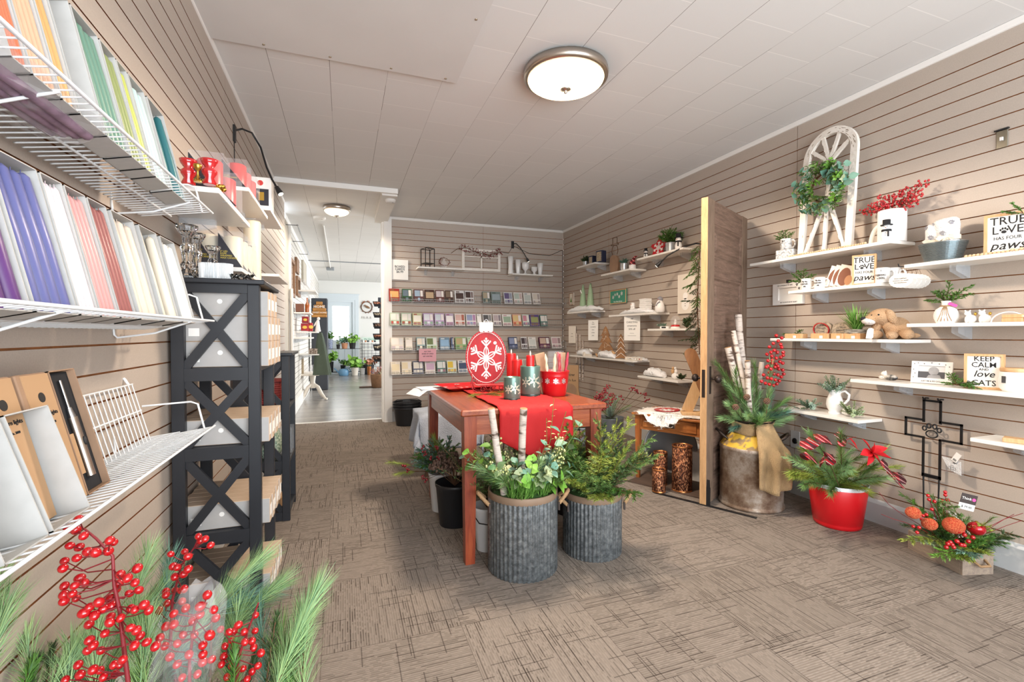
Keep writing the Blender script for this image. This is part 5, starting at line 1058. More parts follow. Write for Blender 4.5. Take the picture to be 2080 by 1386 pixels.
def snowman(p, rz, h, lb, scarf='black_felt', hat=True, group='small snowman figures'):
    t = thing('snowman_figure', p, rz, lb, 'snowman', group); k = h/.1
    obj('body', M().lathe([(.017*k, 0), (.021*k, .006*k), (.022*k, .025*k), (.016*k, .046*k), (.018*k, .055*k), (.017*k, .068*k), (.012*k, .076*k), (0, .078*k)], 20), 'white_ceramic', t)
    obj('scarf', M().lathe([(.0172*k, .044*k), (.020*k, .047*k), (.0195*k, .053*k), (.0175*k, .055*k)], 20, cap=(0, 0)).box(.008*k, .014*k, -.0235*k, -.019*k, .018*k, .048*k), scarf, t)
    if hat: obj('top_hat', M().lathe([(.024*k, .074*k), (.024*k, .077*k), (.015*k, .077*k), (.0155*k, .1*k), (0, .1*k)], 20), 'black_felt', t)
    m_ = M(); 
    for x, z in ((-.006, .067), (.006, .067), (0, .036), (0, .026)): m_.sph((x*k, -(.0175 if z > .06 else .0215)*k, z*k), .0019*k, 0, 6, 4)
    f = obj('face_dots', m_, 'ink', t); f['kind'] = 'stuff'; obj('carrot_nose', M().cyl((0, -.016*k, .062*k), (0, -.028*k, .0615*k), .0025*k, .0004, 8), 'carrot', t); return t
snowman(R(1798, .18, S1), RR+.35, .115, 'snowman figure with black hat in front of the tall white canister')
# shelf 2 -------------------------------------------------
for u, d, lb in ((1637, .16, 'white lettered mug holding a cedar sprig, far end of the mug shelf'), (1664, .15, 'second lettered mug beside the sprigged one, mug shelf')):
    mug(R(u, d, S2), RR+.35, .0305, .072, lb, 'porcelain', (('My dog', .72), ('RESCUED', .5), ('ME', .28)), .0, .0135, 'lettered mugs on the mug shelf')
g = thing('cedar_sprig', R(1630, .16, S2+.05), 0, 'cedar sprig in the lettered mug at the far end of the mug shelf', 'greenery')
for d in ((-.1, 1.2, .6), (.1, .5, 1.2), (-.2, -.2, 1.2), (.0, -.9, .9), (-.3, .8, .9)): fir(g, (0, 0, 0), d, .085, 'cedar_green', tw=.035, nt=7, nl=.012, nn=18, w=.003)
mat('dog_brown', '8d5b45', .7); mat('art_cream', 'efe6da', .7); mat('photo_tan', 'c9956e', .7)
for k in range(3):
    t = thing('art_board', R(1690+k*10, .12, S2)+Vector((0, 0, .003)), 0, ['front dog picture board leaning beside the paws sign', 'middle dog picture board behind the front one', 'back dog picture board against the paws sign'][k], 'picture', 'leaning dog picture boards'); t.rotation_euler = (Matrix.Rotation(RR+.45, 4, 'Z') @ Matrix.Rotation(.30, 4, 'Y')).to_euler()
    obj('board', M().box(-.045, .045, 0, .012, 0, .13), 'art_cream', t); obj('dog_head', M().prism([(-.01+.03*math.cos(a), .06+.055*math.sin(a)) for a in [2*PI*j/16 for j in range(16)]], -.0008, 0), 'dog_brown', t); obj('dog_muzzle', M().prism([(.015+.018*math.cos(a), .045+.03*math.sin(a)) for a in [2*PI*j/14 for j in range(14)]], -.0014, -.0007), 'photo_tan', t)
wood('pale_wood', 'd9b184', 'c79b6c', .5, 6, (10, 10, 1)); mat('sign_white', 'f3f1ec', .5)
def paw(mb, x, z, s, y):
    for cx_, cz_, rx, rz_ in ((0, -.25, .42, .34), (-.52, .2, .17, .24), (-.2, .48, .17, .26), (.2, .48, .17, .26), (.52, .2, .17, .24)): mb.prism([(x+s*(cx_+rx*math.cos(a)), z+s*(cz_+rz_*math.sin(a))) for a in [2*PI*j/12 for j in range(12)]], y-.0008, y)
def box_sign(p, rz, w, h, d, rows, lb, paws=None, fr='pale_wood'):
    t = thing('box_sign', p, rz, lb, 'sign', 'wood-framed word signs'); e = .012*min(1, w/.15)
    q = M(); 
    for a in ((-w/2, w/2, 0, e), (-w/2, w/2, h-e, h)): q.box(a[0], a[1], -d, 0, a[2], a[3])
    for a in ((-w/2, -w/2+e), (w/2-e, w/2)): q.box(a[0], a[1], -d, 0, e, h-e)
    obj('wooden_frame', q, fr, t); obj('white_panel', M().box(-w/2+e, w/2-e, -d+.006, -d+.010, e, h-e), 'sign_white', t)
    for s, z, sz, sx, sh in rows: text(s, sz, 'ink', t, (0, -d+.0052, z), sx=sx, shear=sh, off=sz*.006)
    if paws: m_ = M(); paw(m_, *paws, -d+.0058); obj('paw_print', m_, 'ink', t)
    return t
def sign_paws(p, rz, w, h, lb):
    k = h/.2
    return box_sign(p, rz, w, h, .035*k, [('TRUE', .163*k, .052*k, .95, 0), ('L  VE', .12*k, .052*k, .95, 0), ('HAS FOUR', .083*k, .022*k, .9, 0), ('paws', .048*k, .058*k, 1, .3)], lb, (-.012*k, .118*k, .022*k))
sign_paws(R(1755, .13, S2), RR+.45, .112, .172, 'small TRUE LOVE HAS FOUR paws box sign behind the mugs')
for u, lb in ((1791, 'white lettered dog mug in front of the small paws sign'), (1813, 'white mug at the near end of the mug shelf, behind the lettered one')):
    mug(R(u, .155 if u < 1800 else .10, S2), RR+.35, .033, .082, lb, 'porcelain', (('I', .8), ('RESCUED', .5), ('a DOG', .3)) if u < 1800 else (), .0, .0145, 'lettered mugs on the mug shelf')
# hanging frame below / left of shelf 2
q = at(1601, 597, x=XR-.012)
t = thing('wall_frame', (XR-.002, q.y, q.z), RR, 'white memorial picture frame with paw prints hung on the right wall', 'picture frame'); w_, h_ = .235, .150
p = M(); 
for a in ((-w_/2, w_/2, -h_/2, -h_/2+.032), (-w_/2, w_/2, h_/2-.032, h_/2), (-w_/2, -w_/2+.045, -h_/2+.032, h_/2-.032), (w_/2-.045, w_/2, -h_/2+.032, h_/2-.032)): p.box(a[0], a[1], -.02, 0, a[2], a[3])
obj('frame_board', p, 'white_ceramic', t); obj('insert_card', M().box(-w_/2+.045, w_/2-.045, -.010, -.006, -h_/2+.032, h_/2-.032), 'sign_white', t)
text('NO LONGER BY MY SIDE', .0125, 'ink_grey', t, (-.018, -.0206, h_/2-.015), sx=.85); text('BUT ALWAYS IN MY HEART', .0125, 'ink_grey', t, (.012, -.0206, -h_/2+.015), sx=.85); m_ = M(); paw(m_, .075, h_/2-.017, .014, -.0202); paw(m_, .092, h_/2-.045, .012, -.0202); m_2 = obj('paw_prints', m_, 'ink', t); m_2['kind'] = 'stuff'
obj('black_clip', M().box(.0, .018, -.03, -.001, h_/2, h_/2+.022), 'black_metal', t)
# shelf 3 -------------------------------------------------
def kraft_block(u0, u1, d, h, lb, rz=0):
    a, b = R(u0, d, 0).y, R(u1, d, 0).y; t = thing('soap_box', (XR-d, (a+b)/2, S3+.0006), RR+rz, lb, 'box', 'pale wooden gift boxes on the plush dog shelf'); obj('box_body', M().bev(-(a-b)/2, (a-b)/2, -.02, .03, 0, h, .002), 'pale_wood', t); obj('white_tag', M().box(.0, .02, -.0208, -.0201, .002, .018), 'label_white', t)
kraft_block(1598, 1634, .17, .030, 'pale wooden box at the far end of the plush dog shelf'); kraft_block(1651, 1688, .175, .032, 'pale wooden box in front of the red collar stone'); kraft_block(1692, 1716, .18, .032, 'short pale wooden box in the middle of the plush dog shelf'); kraft_block(1717, 1752, .165, .032, 'long pale wooden box touching the plush dog')
g = thing('cedar_sprig', R(1615, .10, S3+.02), 0, 'green sprig lying behind the wooden box on the plush dog shelf', 'greenery')
for d in ((0, 1, .15), (-.2, -1, .2), (-.3, .6, .3), (-.2, -.6, .5)): fir(g, (0, 0, 0), d, .075, 'cedar_green', tw=.03, nt=6, nl=.01, nn=16, w=.0028)
m = mat('stone', 'c2b29c', .85, col2='8f8474', vs=60, bump=.9, bs=70)
def stone(u, w, h, lb, lines):
    p = R(u, .075, S3); t = thing('engraved_stone', p, RR+.15, lb, 'stone plaque', 'engraved memorial stones'); random.seed(u)
    pol = [(w/2*math.cos(a)*rnd(.96, 1.03)*(1.0 if abs(math.cos(a)) < .85 else 1.0), h/2+h/2*math.copysign(abs(math.sin(a))**.45, math.sin(a))*rnd(.97, 1.02)) for a in [2*PI*j/28 for j in range(28)]]
    m_ = M(); m_.prism(pol, -.014, .006); obj('stone_slab', m_, 'stone', t)
    for s, z in lines: text(s, .0115, 'ink_grey', t, (0, -.0146, h*z), sx=.85)
    return t
st = stone(1672, .115, .105, 'mottled stone plaque framed by a red dog collar', (('My Faithful', .62), ('Friend', .42)))
m_ = M(); pts = [(.045*math.cos(a), -.022-.008*math.sin(a), .055+.040*math.sin(a)) for a in [2*PI*j/24 for j in range(24)]]; rings = [[(x*1.0, y-.007, z*1.0), (x*1.05, y-.007, .055+(z-.055)*1.1), (x*1.05, y+.007, .055+(z-.055)*1.1), (x, y+.007, z)] for x, y, z in pts]; rings.append(rings[0]); m_.loft(rings, 0, True, (0, 0)); obj('red_collar', m_, 'red_enamel', st); obj('collar_buckle', M().bev(.018, .03, -.034, -.03, .008, .022, .002), 'chrome', st)
st = stone(1714, .12, .10, 'mottled stone plaque with engraved words behind the grass pot', (('They are', .7), ('remembered with', .52), ('love', .34)))
# grass in bark pot
q = R(1740, .125, S3); mat('bark_pot', 'b9b3a6', .85, col2='6a655c', vs=22, bump=1, bs=40, aniso=(1, 1, 6))
one('bark_pot', M().lathe([(.045, 0), (.056, .012), (.062, .035), (.06, .052), (.055, .056), (.05, .05), (0, .045)], 24), 'bark_pot', tuple(q), 0, 'round bark-textured pot of tall green grass beside the plush dog', 'pot')
p = M(); random.seed(2); blades(p, (0, 0, 0), 110, .16, .007, .85, 0, .7, (-.12, 0)); one('potted_grass', p, 'grass_blade', (q.x, q.y, q.z+.045), 0, 'tall arching green grass growing from the bark pot', 'plant')
# plush dog
mat('plush_tan', 'dcb48c', .95, bump=1.2, bs=220, var=.12, vs=20); mat('plush_white', 'f1ebe4', .95, bump=1, bs=220)
q = R(1800, .12, S3); t = thing('plush_dog', (q.x, q.y, S3+.0006), RR+.25, 'tan plush dog with floppy ears sitting on the shelf', 'stuffed toy')
def ell(mb, c, r, rot=(0, 0, 0), m=0, nu=20, nv=14): mb.T = tr(*c) @ rotm(*rot); mb.sph((0, 0, 0), r, m, nu, nv); mb.T = I4
m_ = M(); ell(m_, (.045, .01, .06), (.062, .048, .062), (0, .25, 0)); ell(m_, (.02, -.01, .085), (.04, .038, .045))
ell(m_, (-.035, -.055, .026), (.026, .05, .025), (0, 0, -.4)); ell(m_, (.045, -.06, .022), (.026, .05, .023), (0, 0, .1)); ell(m_, (.105, -.045, .028), (.03, .046, .028), (0, 0, .5)); ell(m_, (-.045, -.02, .055), (.022, .024, .048), (0, .6, 0)); ell(m_, (.115, .02, .02), (.03, .02, .014))
ell(m_, (-.015, -.022, .125), (.063, .055, .046), (0, -.12, 0)); ell(m_, (-.055, -.05, .11), (.032, .032, .026))
b = obj('body', m_, 'plush_tan', t); md = b.modifiers.new('r', 'REMESH'); md.mode = 'VOXEL'; md.voxel_size = .0035; md.use_smooth_shade = True; b.modifiers.new('sm', 'SMOOTH').iterations = 5
m_ = M(); ell(m_, (-.063, -.057, .100), (.034, .033, .021), (0, .1, 0)); obj('muzzle', m_, 'plush_white', t)
m_ = M(); ell(m_, (-.083, -.072, .114), (.014, .012, .011)); obj('nose', m_, 'black_felt', t)
for s, c_, rt in ((0, (-.075, -.012, .118), (.2, .65, .2)), (1, (.040, -.055, .122), (.2, -.35, .3))): m_ = M(); ell(m_, c_, (.020, .012, .042), rt); obj('ear', m_, 'plush_tan', t)
m_ = M(); ell(m_, (-.045, -.066, .132), (.005, .004, .005)); ell(m_, (-.012, -.074, .134), (.005, .004, .005)); e_ = obj('eyes', m_, 'black_felt', t); e_['kind'] = 'stuff'
obj('hang_tag', M().prism([(-.058, .004), (-.030, .002), (-.024, .012), (-.022, .055), (-.032, .062), (-.044, .060), (-.052, .048)], -.110, -.109), 'label_white', t)
# shelf 4: pitcher -----------------------------------------
q = R(1697, .10, S4)
t = thing('pitcher', tuple(q), RR+.3, 'white ceramic pitcher with frosted greenery on the low shelf', 'pitcher'); k = .78
obj('pitcher_body', M().lathe([(.042*k, 0), (.043*k, .014*k), (.036*k, .02*k), (.05*k, .04*k), (.058*k, .075*k), (.054*k, .11*k), (.04*k, .15*k), (.042*k, .178*k), (.046*k, .19*k), (.042*k, .19*k), (.036*k, .15*k), (0, .14*k)], 36), 'white_ceramic', t)
obj('handle', M().tube([(.035*k, 0, .172*k), (.07*k, 0, .185*k), (.098*k, 0, .16*k), (.092*k, 0, .12*k), (.068*k, 0, .085*k), (.055*k, 0, .085*k)], [.009*k]*6, 10), 'white_ceramic', t)
m_ = M(); m_.T = rotm(y=.2) @ tr(.06, -.03, .045); m_.box(-.016, .016, -.001, .001, -.025, .025); obj('price_tag', m_, 'label_white', t)
m_ = M(); m_.T = rotm(y=.2) @ tr(.06, -.0315, .045); m_.box(-.006, .008, -.0006, 0, -.008, .004); obj('pink_logo', m_, 'pink_print', t) if 'pink_print' in MT else None
g = thing('frosted_greenery', (q.x, q.y, q.z+.12), 0, 'frosted grey-green sprigs in the white pitcher', 'greenery'); random.seed(9)
for k_ in range(26): a = rnd(0, 2*PI); s = rnd(.2, 1.4); leafy(g, (0, 0, 0), (math.cos(a)*s, math.sin(a)*s, 1), rnd(.08, .13), 34, .014, .0075, 'frosted_green', .2, spread=1.1)
for u, lb in ((1647, 'frosted sprig lying left of the white pitcher on the low shelf'), (1732, 'frosted sprig lying right of the white pitcher on the low shelf')):
    g = thing('frosted_sprig', R(u, .12, S4+.012), 0, lb, 'greenery', 'frosted sprigs lying on the low shelf')
    for k_ in range(16): leafy(g, (0, 0, 0), (rnd(-.6, .2), rnd(-1, 1), rnd(.05, .9)), rnd(.05, .10), 26, .014, .0075, 'frosted_green' if u < 1700 else 'sage_leaf', .2, spread=1.1)
g = thing('pine_sprig', R(1605, .14, S4+.012), 0, 'thin green pine sprig on the far end of the low shelf', 'greenery'); fir(g, (0, 0, 0), (0, -1, .05), .11, 'frosted_green', tw=.02, nt=6, nl=.012, nn=14, w=.0024); fir(g, (0, 0, 0), (0, .9, .1), .07, 'frosted_green', tw=.02, nt=6, nl=.012, nn=14, w=.0024)
# shelf 5 --------------------------------------------------
mat('zebra', 'efe8dc', .4, col2='1d1c22', vs=30)
q = R(1802, .10, S5); t = thing('cat_figurine', tuple(q), RR, 'small black and white striped resting cat figurine', 'figurine')
m_ = M(); ell(m_, (.022, 0, .017), (.034, .017, .017)); ell(m_, (-.022, 0, .016), (.018, .014, .012)); ell(m_, (-.010, -.006, .036), (.016, .014, .014)); ell(m_, (-.016, -.006, .049), (.004, .003, .006)); ell(m_, (-.002, -.004, .049), (.004, .003, .006)); b = obj('body', m_, 'zebra', t); md = b.modifiers.new('r', 'REMESH'); md.mode = 'VOXEL'; md.voxel_size = .0018; md.use_smooth_shade = True
q = R(1893, .085, S5); t = thing('photo_frame', tuple(q), RR+.22, 'white pawprint photo frame with a black and white picture of a child', 'picture frame'); t.rotation_euler = (Matrix.Rotation(RR+.22, 4, 'Z') @ Matrix.Rotation(-.16, 4, 'X')).to_euler(); w_, h_ = .165, .115
p = M(); 
for a in ((-w_/2, w_/2, 0, .028), (-w_/2, w_/2, h_-.022, h_), (-w_/2, -w_/2+.028, .028, h_-.022), (w_/2-.028, w_/2, .028, h_-.022)): p.box(a[0], a[1], -.012, 0, a[2], a[3])
obj('frame_board', p, 'white_ceramic', t); mat('photo_grey', 'b9b9bb', .3, col2='8a8a8c', vs=12); mat('photo_dark', '55565a', .4); mat('photo_light', 'dcdcdc', .4)
obj('photo', M().box(-w_/2+.028, w_/2-.028, -.006, -.004, .028, h_-.022), 'photo_light', t)
obj('photo_ground', M().box(-w_/2+.028, w_/2-.028, -.0066, -.0060, .028, .062), 'photo_dark', t)
m_ = M(); m_.prism([(.008+.021*math.cos(a), .066+.022*math.sin(a)) for a in [2*PI*j/18 for j in range(18)]], -.0074, -.0066); m_.prism([(-.02, .028), (.04, .028), (.034, .045), (.015, .05), (-.012, .044)], -.0074, -.0066); o = obj('child_in_photo', m_, 'photo_grey', t); o['kind'] = 'stuff'
text('JUST ME & MY CAT', .010, 'ink_grey', t, (0, -.0126, .012), sx=.9); m_ = M()
for x, z in ((-.07, .1), (-.055, .105), (-.03, .102), (0, .107), (.03, .103), (.055, .1), (.07, .09), (-.073, .07), (-.066, .05), (.07, .06), (.072, .04), (-.072, .03)): paw(m_, x, z, .004, -.0122)
o = obj('paw_prints', m_, 'ink_grey', t); o['kind'] = 'stuff'
g = thing('cedar_sprig', R(1945, .165, S5+.012), 0, 'flat green cedar sprig lying in front of the photo frame', 'greenery'); random.seed(4)
for k_ in range(9): fir(g, (0, 0, 0), (rnd(-.25, .3), rnd(-1, 1), rnd(.0, .3)), rnd(.05, .10), 'cedar_green', tw=.03, nt=7, nl=.010, nn=12, w=.003)
q = R(2002, .10, S5); box_sign(q, RR+.30, .135, .165, .035, [('KEEP', .142, .034, .95, 0), ('CALM', .113, .034, .95, 0), ('AND', .092, .015, 1, 0), ('love', .070, .042, 1, .3), ('CATS', .028, .036, .95, 0)], 'KEEP CALM AND love CATS box sign on the shelf', (-.052, .03, .009))
q = R(2068, .11, S5); t = thing('candle_jar', tuple(q), 0, 'white ceramic jar with wooden lid cut by the right picture edge', 'jar'); obj('jar_body', M().lathe([(.045, 0), (.058, .015), (.062, .045), (.056, .085), (.052, .09), (0, .09)], 32), 'white_ceramic', t); obj('lid', M().lathe([(.055, .09), (.056, .094), (.056, .103), (.054, .106), (0, .106)], 32), 'pale_wood', t)
obj('grey_tag', M().box(-.008, .008, -.002, 0, 0, .03), 'ink_grey', t, (-.058, .02, .04), rz=RR-.3)
# shelf 6: basin with rolled towels, big sign ----------------
mat('ribbed_tin', '9aa3a6', .3, .85)
q = R(1912, .105, S6); p = M(); nb = 16; prof = [(.062, 0)]
for k_ in range(nb*2+1): prof.append((.062+.022*k_/(nb*2)+(.0028 if k_ % 2 else 0), .006+.085*k_/(nb*2)))
prof += [(.087, .094), (.087, .097), (.082, .097), (.06, .01), (0, .008)]
one('metal_basin', p.lathe(prof, 44, sx=1.0, sy=1.12, smooth=False), 'ribbed_tin', tuple(q), 0, 'ribbed galvanized basin holding two rolled paw print towels', 'basin'); QB = q
mat('towel_white', 'eae8e6', .95, bump=.8, bs=200); mat('paw_grey', '8b8a90', .9); mat('cream_ribbon', 'e9dcc8', .8)
def towel(dy, dx, r, h, lean, lb):
    t = thing('rolled_towel', (QB.x+dx, QB.y+dy, S6+.022), RR+.3, lb, 'towel', 'rolled paw print towels'); t.rotation_euler = (Matrix.Rotation(lean, 4, 'X') @ Matrix.Rotation(RR+.3, 4, 'Z')).to_euler()
    m_ = M(); m_.lathe([(r*.55, 0), (r*.62, h*.25), (r*.8, h*.5), (r, h*.8), (r*.98, h*.94), (r*.8, h), (r*.3, h*.97), (0, h*.95)], 30, sy=.75); obj('roll', m_, 'towel_white', t)
    for j, (an, zz, s) in enumerate(((-.3, .62, .017), (.5, .85, .017), (-1.1, .9, .015))):
        rr = r*(.92 if zz < .7 else 1.03); f = M(); paw(f, 0, 0, s, 0); Tm = tr(math.sin(an)*rr, -math.cos(an)*rr*.78, h*zz) @ rotm(z=an*.8) @ rotm(x=-.12); f.v = [Tm @ v for v in f.v]; obj('paw_print', f, 'paw_grey', t)
    obj('ribbon', M().lathe([(r*.84, h*.42), (r*.90, h*.44), (r*.93, h*.53), (r*.86, h*.55)], 30, sy=.8, cap=(0, 0)), 'cream_ribbon', t); m_ = M(); y0 = -r*.72
    for s in (-1, 1): m_.add([(0, y0, h*.5), (s*.028, y0-.008, h*.56), (s*.04, y0-.006, h*.5), (s*.028, y0-.004, h*.43), (s*.01, y0-.01, h*.46), (s*.035, y0-.008, h*.34), (s*.022, y0-.01, h*.33)], [(0, 1, 2, 3), (0, 4, 5, 6)] if s < 0 else [(3, 2, 1, 0), (6, 5, 4, 0)])
    obj('ribbon_bow', m_, 'cream_ribbon', t)
towel(.048, -.005, .042, .175, .15, 'smaller rolled paw print towel, left in the metal basin'); towel(-.035, .0, .052, .195, -.12, 'bigger rolled paw print towel, right in the metal basin')
q = R(2046, .06, S6); sign_paws(Vector((q.x, q.y, q.z)), RR+.25, .155, .195, 'large TRUE LOVE HAS FOUR paws box sign at the right edge')
pts = [(XR-.175, R(1960, .175, 0).y-k_*.0148, S6+.0075+.004*(k_ % 2)*(1 if k_ > 9 else 0)) for k_ in range(24)]; garland(pts, 'string of pale wooden beads in front of the large paws sign', .0076)
g = thing('cedar_sprig', (XR-.10, R(2074, .1, 0).y, at(2075, 425, x=XR-.1).z-.02), 0, 'green sprig reaching in above the large paws sign', 'greenery'); fir(g, (0, 0, 0), (-.2, .9, .3), .07, 'cedar_green', tw=.03, nt=6, nl=.011, nn=14, w=.003); fir(g, (0, 0, 0), (-.1, .3, .8), .07, 'cedar_green', tw=.03, nt=6, nl=.011, nn=14, w=.003); obj('stem', M().tube([(0, 0, 0), (.02, -.03, -.05), (.0, -.04, g.location.z*-1+S6)], .002, 5), 'stem_green', g)
# hanging oval plaques
q = at(1867, 572, x=XR-.05)
for k_ in range(5):
    t = thing('oval_plaque', (XR-.20+.036*k_, q.y, q.z), 0, ['front oval scalloped plaque of the hanging stack, right wall', 'second oval plaque in the hanging stack', 'third oval plaque in the hanging stack', 'fourth oval plaque in the hanging stack', 'rearmost oval plaque in the hanging stack'][k_], 'plaque', 'hanging white oval plaques'); t.rotation_euler = (0, 0, RR+.12)
    nn_ = 40; m_ = M(); m_.prism([((.052+.0012*math.cos(j*PI))*math.cos(2*PI*j/nn_), (.038+.001*math.cos(j*PI))*math.sin(2*PI*j/nn_)) for j in range(nn_)], -.003, .003); obj('plaque_board', m_, 'art_cream' if k_ == 0 else 'sign_white', t)
    if k_ == 0:
        for s, z in (('If love could have', .010), ('saved you, you would', -.001), ('have lived forever', -.012)): text(s, .0078, 'ink_grey', t, (0, -.0036, z))
    obj('cord', M().tube([(-.012, 0, .036), (0, 0, .075), (.012, 0, .036)], .0009, 4), 'twig', t)
one('peg_hook', M().cyl((XR, q.y, q.z+.074), (XR-.215, q.y, q.z+.072), .0028, n=6).cyl((XR-.215, q.y, q.z+.072), (XR-.222, q.y, q.z+.086), .0028, n=6), 'black_metal', (0, 0, 0), 0, 'black slatwall hook carrying the oval plaques', 'hook')
# shelf 7 -------------------------------------------------
q = R(1921, .10, S7); k = 1
t = thing('rope_vase', tuple(q), 0, 'white wrapped bottle vase tied with jute, holding a cedar sprig', 'vase')
prof = [(.036, 0)]+[(.036+.012*math.sin(PI*z_/.075)+(.0012 if j % 2 else 0), z_) for j, z_ in enumerate([.075*i/18 for i in range(1, 18)])]+[(.024, .082), (.017, .09), (.0175, .105), (.021, .112), (.017, .112), (0, .1)]
obj('vase_body', M().lathe(prof, 32), 'white_ceramic', t); m_ = M(); m_.lathe([(.0235, .083), (.026, .086), (.0235, .09)], 20, cap=(0, 0))
for s in (-.012, -.006, 0, .006, .012): m_.tube([(-.024, s*.3, .086), (-.040, s*.8, .07), (-.0485, s*1.2, .045), (-.044, s*2.2, .01)], .0016, 4)
obj('jute_tie', m_, 'rope', t, rz=.35); m_ = M(); m_.T = tr(-.012, -.028, .093) @ rotm(x=.5, z=.4); m_.box(-.001, .001, -.022, .012, -.006, .008); mat('pink_print', 'e0509c', .5); obj('pink_tag', m_, 'pink_print', t)
g = thing('cedar_sprig', (q.x, q.y, q.z+.10), 0, 'deep green cedar sprigs in the jute-tied bottle vase', 'greenery'); random.seed(6)
for d, L in (((0, 1.1, .6), .10), ((0, .5, .9), .09), ((-.1, -.2, 1), .11), ((0, -.8, 1.1), .14), ((0, -1.1, .8), .12), ((-.3, .2, .8), .08), ((-.2, -.5, .7), .09)): fir(g, (0, 0, 0), d, L, 'cedar_green', tw=.035, nt=8, nl=.012, nn=18, w=.0028)
for u, lb in ((1969, 'white cat figurine with gold bell, left of the pair'), (1998, 'white cat figurine with gold bell, right of the pair')):
    q = R(u, .11, S7); t = thing('cat_figurine', tuple(q), RR+.2, lb, 'figurine', 'white cat figurines'); m_ = M(); ell(m_, (.006, 0, .019), (.02, .015, .02)); ell(m_, (-.010, -.004, .016), (.007, .008, .017)); ell(m_, (-.006, -.004, .045), (.0125, .011, .011)); ell(m_, (-.014, -.004, .057), (.0035, .002, .006), (0, -.3, 0)); ell(m_, (.002, -.004, .057), (.0035, .002, .006), (0, .3, 0)); ell(m_, (-.001, 0, .034), (.009, .009, .014))
    b = obj('body', m_, 'white_ceramic', t); md = b.modifiers.new('r', 'REMESH'); md.mode = 'VOXEL'; md.voxel_size = .0014; md.use_smooth_shade = True; obj('gold_bell', M().sph((.022, -.006, .042), (.006, .006, .008), 0, 10, 7), 'gold', t)
q = R(2062, .12, S7); one('wood_blocks', M().bev(-.035, .035, -.03, .03, 0, .018, .002), 'pale_wood', tuple(q), RR, 'lower pale wooden block at the right end of the cat shelf', 'block', 'pale wooden blocks'); one('wood_blocks', M().bev(-.034, .035, -.03, .03, 0, .016, .002), 'pale_wood', (q.x, q.y, q.z+.0182), RR, 'upper pale wooden block at the right end of the cat shelf', 'block', 'pale wooden blocks')
q = R(2048, .14, S7); one('white_loop', M().tube([(0, .06*math.cos(a), .045*math.sin(a)) for a in [PI*j/12 for j in range(13)]], .003, 6), 'white_ceramic', tuple(q), 0, 'thin white hoop standing on the cat shelf near the right edge', 'ornament')
# shelf 8
q = R(2068, .14, S8); one('wood_blocks', M().bev(-.04, .04, -.03, .03, 0, .02, .002), 'pale_wood', tuple(q), RR+.3, 'pale wooden block on the low shelf at the right edge', 'block')
# switch, outlet -------------------------------------------
q = at(2036, 283, x=XR)
t = thing('light_switch', (XR-.0005, q.y, q.z), RR, 'steel light switch plate high on the right wall', 'light switch'); mat('steel_plate', '6f6a5e', .3, .7); obj('plate', M().bev(-.0215, .0215, -.004, 0, -.042, .042, .002), 'steel_plate', t); obj('toggle', M().box(-.004, .006, -.014, -.004, -.008, .008), 'white_paint', t); obj('top_lip', M().box(-.026, .026, -.012, 0, .042, .048), 'black_metal', t)
q = at(1616, 893, x=XR)
t = thing('wall_outlet', (XR-.0005, q.y, q.z), RR, 'silver power outlet plate low on the right wall behind the milk can', 'outlet'); obj('plate', M().bev(-.035, .035, -.006, 0, -.06, .06, .002), 'carton_grey', t); obj('socket', M().lathe([(.02, 0), (.019, .003), (0, .003)], 20), 'black_metal', t, (0, -.006, -.01), rot=(PI/2, 0, 0))
# black paw cross ------------------------------------------
c0 = at(1893, 880, x=XR-.035)
t = thing('paw_cross', (XR-.028, c0.y, c0.z), RR, 'black metal garden cross with paw outline hanging on the right wall', 'garden stake')
fw = .011
def fr(p, a, b): 
    d = (Vector(b)-Vector(a)).normalized(); n_ = Vector((-d.y, d.x))*fw/2; p.prism([(a[0]+n_.x-d.x*fw/2, a[1]+n_.y-d.y*fw/2), (b[0]+n_.x+d.x*fw/2, b[1]+n_.y+d.y*fw/2), (b[0]-n_.x+d.x*fw/2, b[1]-n_.y+d.y*fw/2), (a[0]-n_.x-d.x*fw/2, a[1]-n_.y-d.y*fw/2)], -.005, .0)
X = lambda u: -(at(u, 880, x=XR-.03).y-c0.y); Z = lambda v: at(1893, v, x=XR-.03).z-c0.z
xs = (X(1840), X(1876), X(1910), X(1953)); zs_ = (Z(815), Z(858), Z(893), Z(970))
p = M(); 
for a, b_ in (((xs[1], zs_[0]), (xs[2], zs_[0])), ((xs[1], zs_[0]), (xs[1], zs_[1])), ((xs[2], zs_[0]), (xs[2], zs_[1])), ((xs[0], zs_[1]+.006), (xs[1], zs_[1]+.006)), ((xs[0], zs_[1]+.006), (xs[0], zs_[2]+.004)), ((xs[0], zs_[2]+.004), (xs[1], zs_[2]+.004)), ((xs[2], zs_[1]+.006), (xs[3], zs_[1]+.006)), ((xs[3], zs_[1]+.006), (xs[3], zs_[2]+.004)), ((xs[3], zs_[2]+.004), (xs[2], zs_[2]+.004)), ((xs[1], zs_[2]), (xs[1], zs_[3])), ((xs[2], zs_[2]), (xs[2], zs_[3])), ((xs[1], zs_[3]), (xs[2], zs_[3])), ((xs[1], zs_[3]+.008), (xs[2], zs_[3]+.008))): fr(p, a, b_)
obj('cross_outline', p, 'black_metal', t); p = M(); mx = (xs[1]+xs[2])/2; mz = (zs_[1]+zs_[2])/2
def lp(cx_, cz_, rx, rz_, f=None): p.tube([(cx_+rx*math.cos(a)*(1 if f is None else f(a)), -.0025, cz_+rz_*math.sin(a)) for a in [2*PI*j/18 for j in range(18)]], .0034, 6, closed=True)
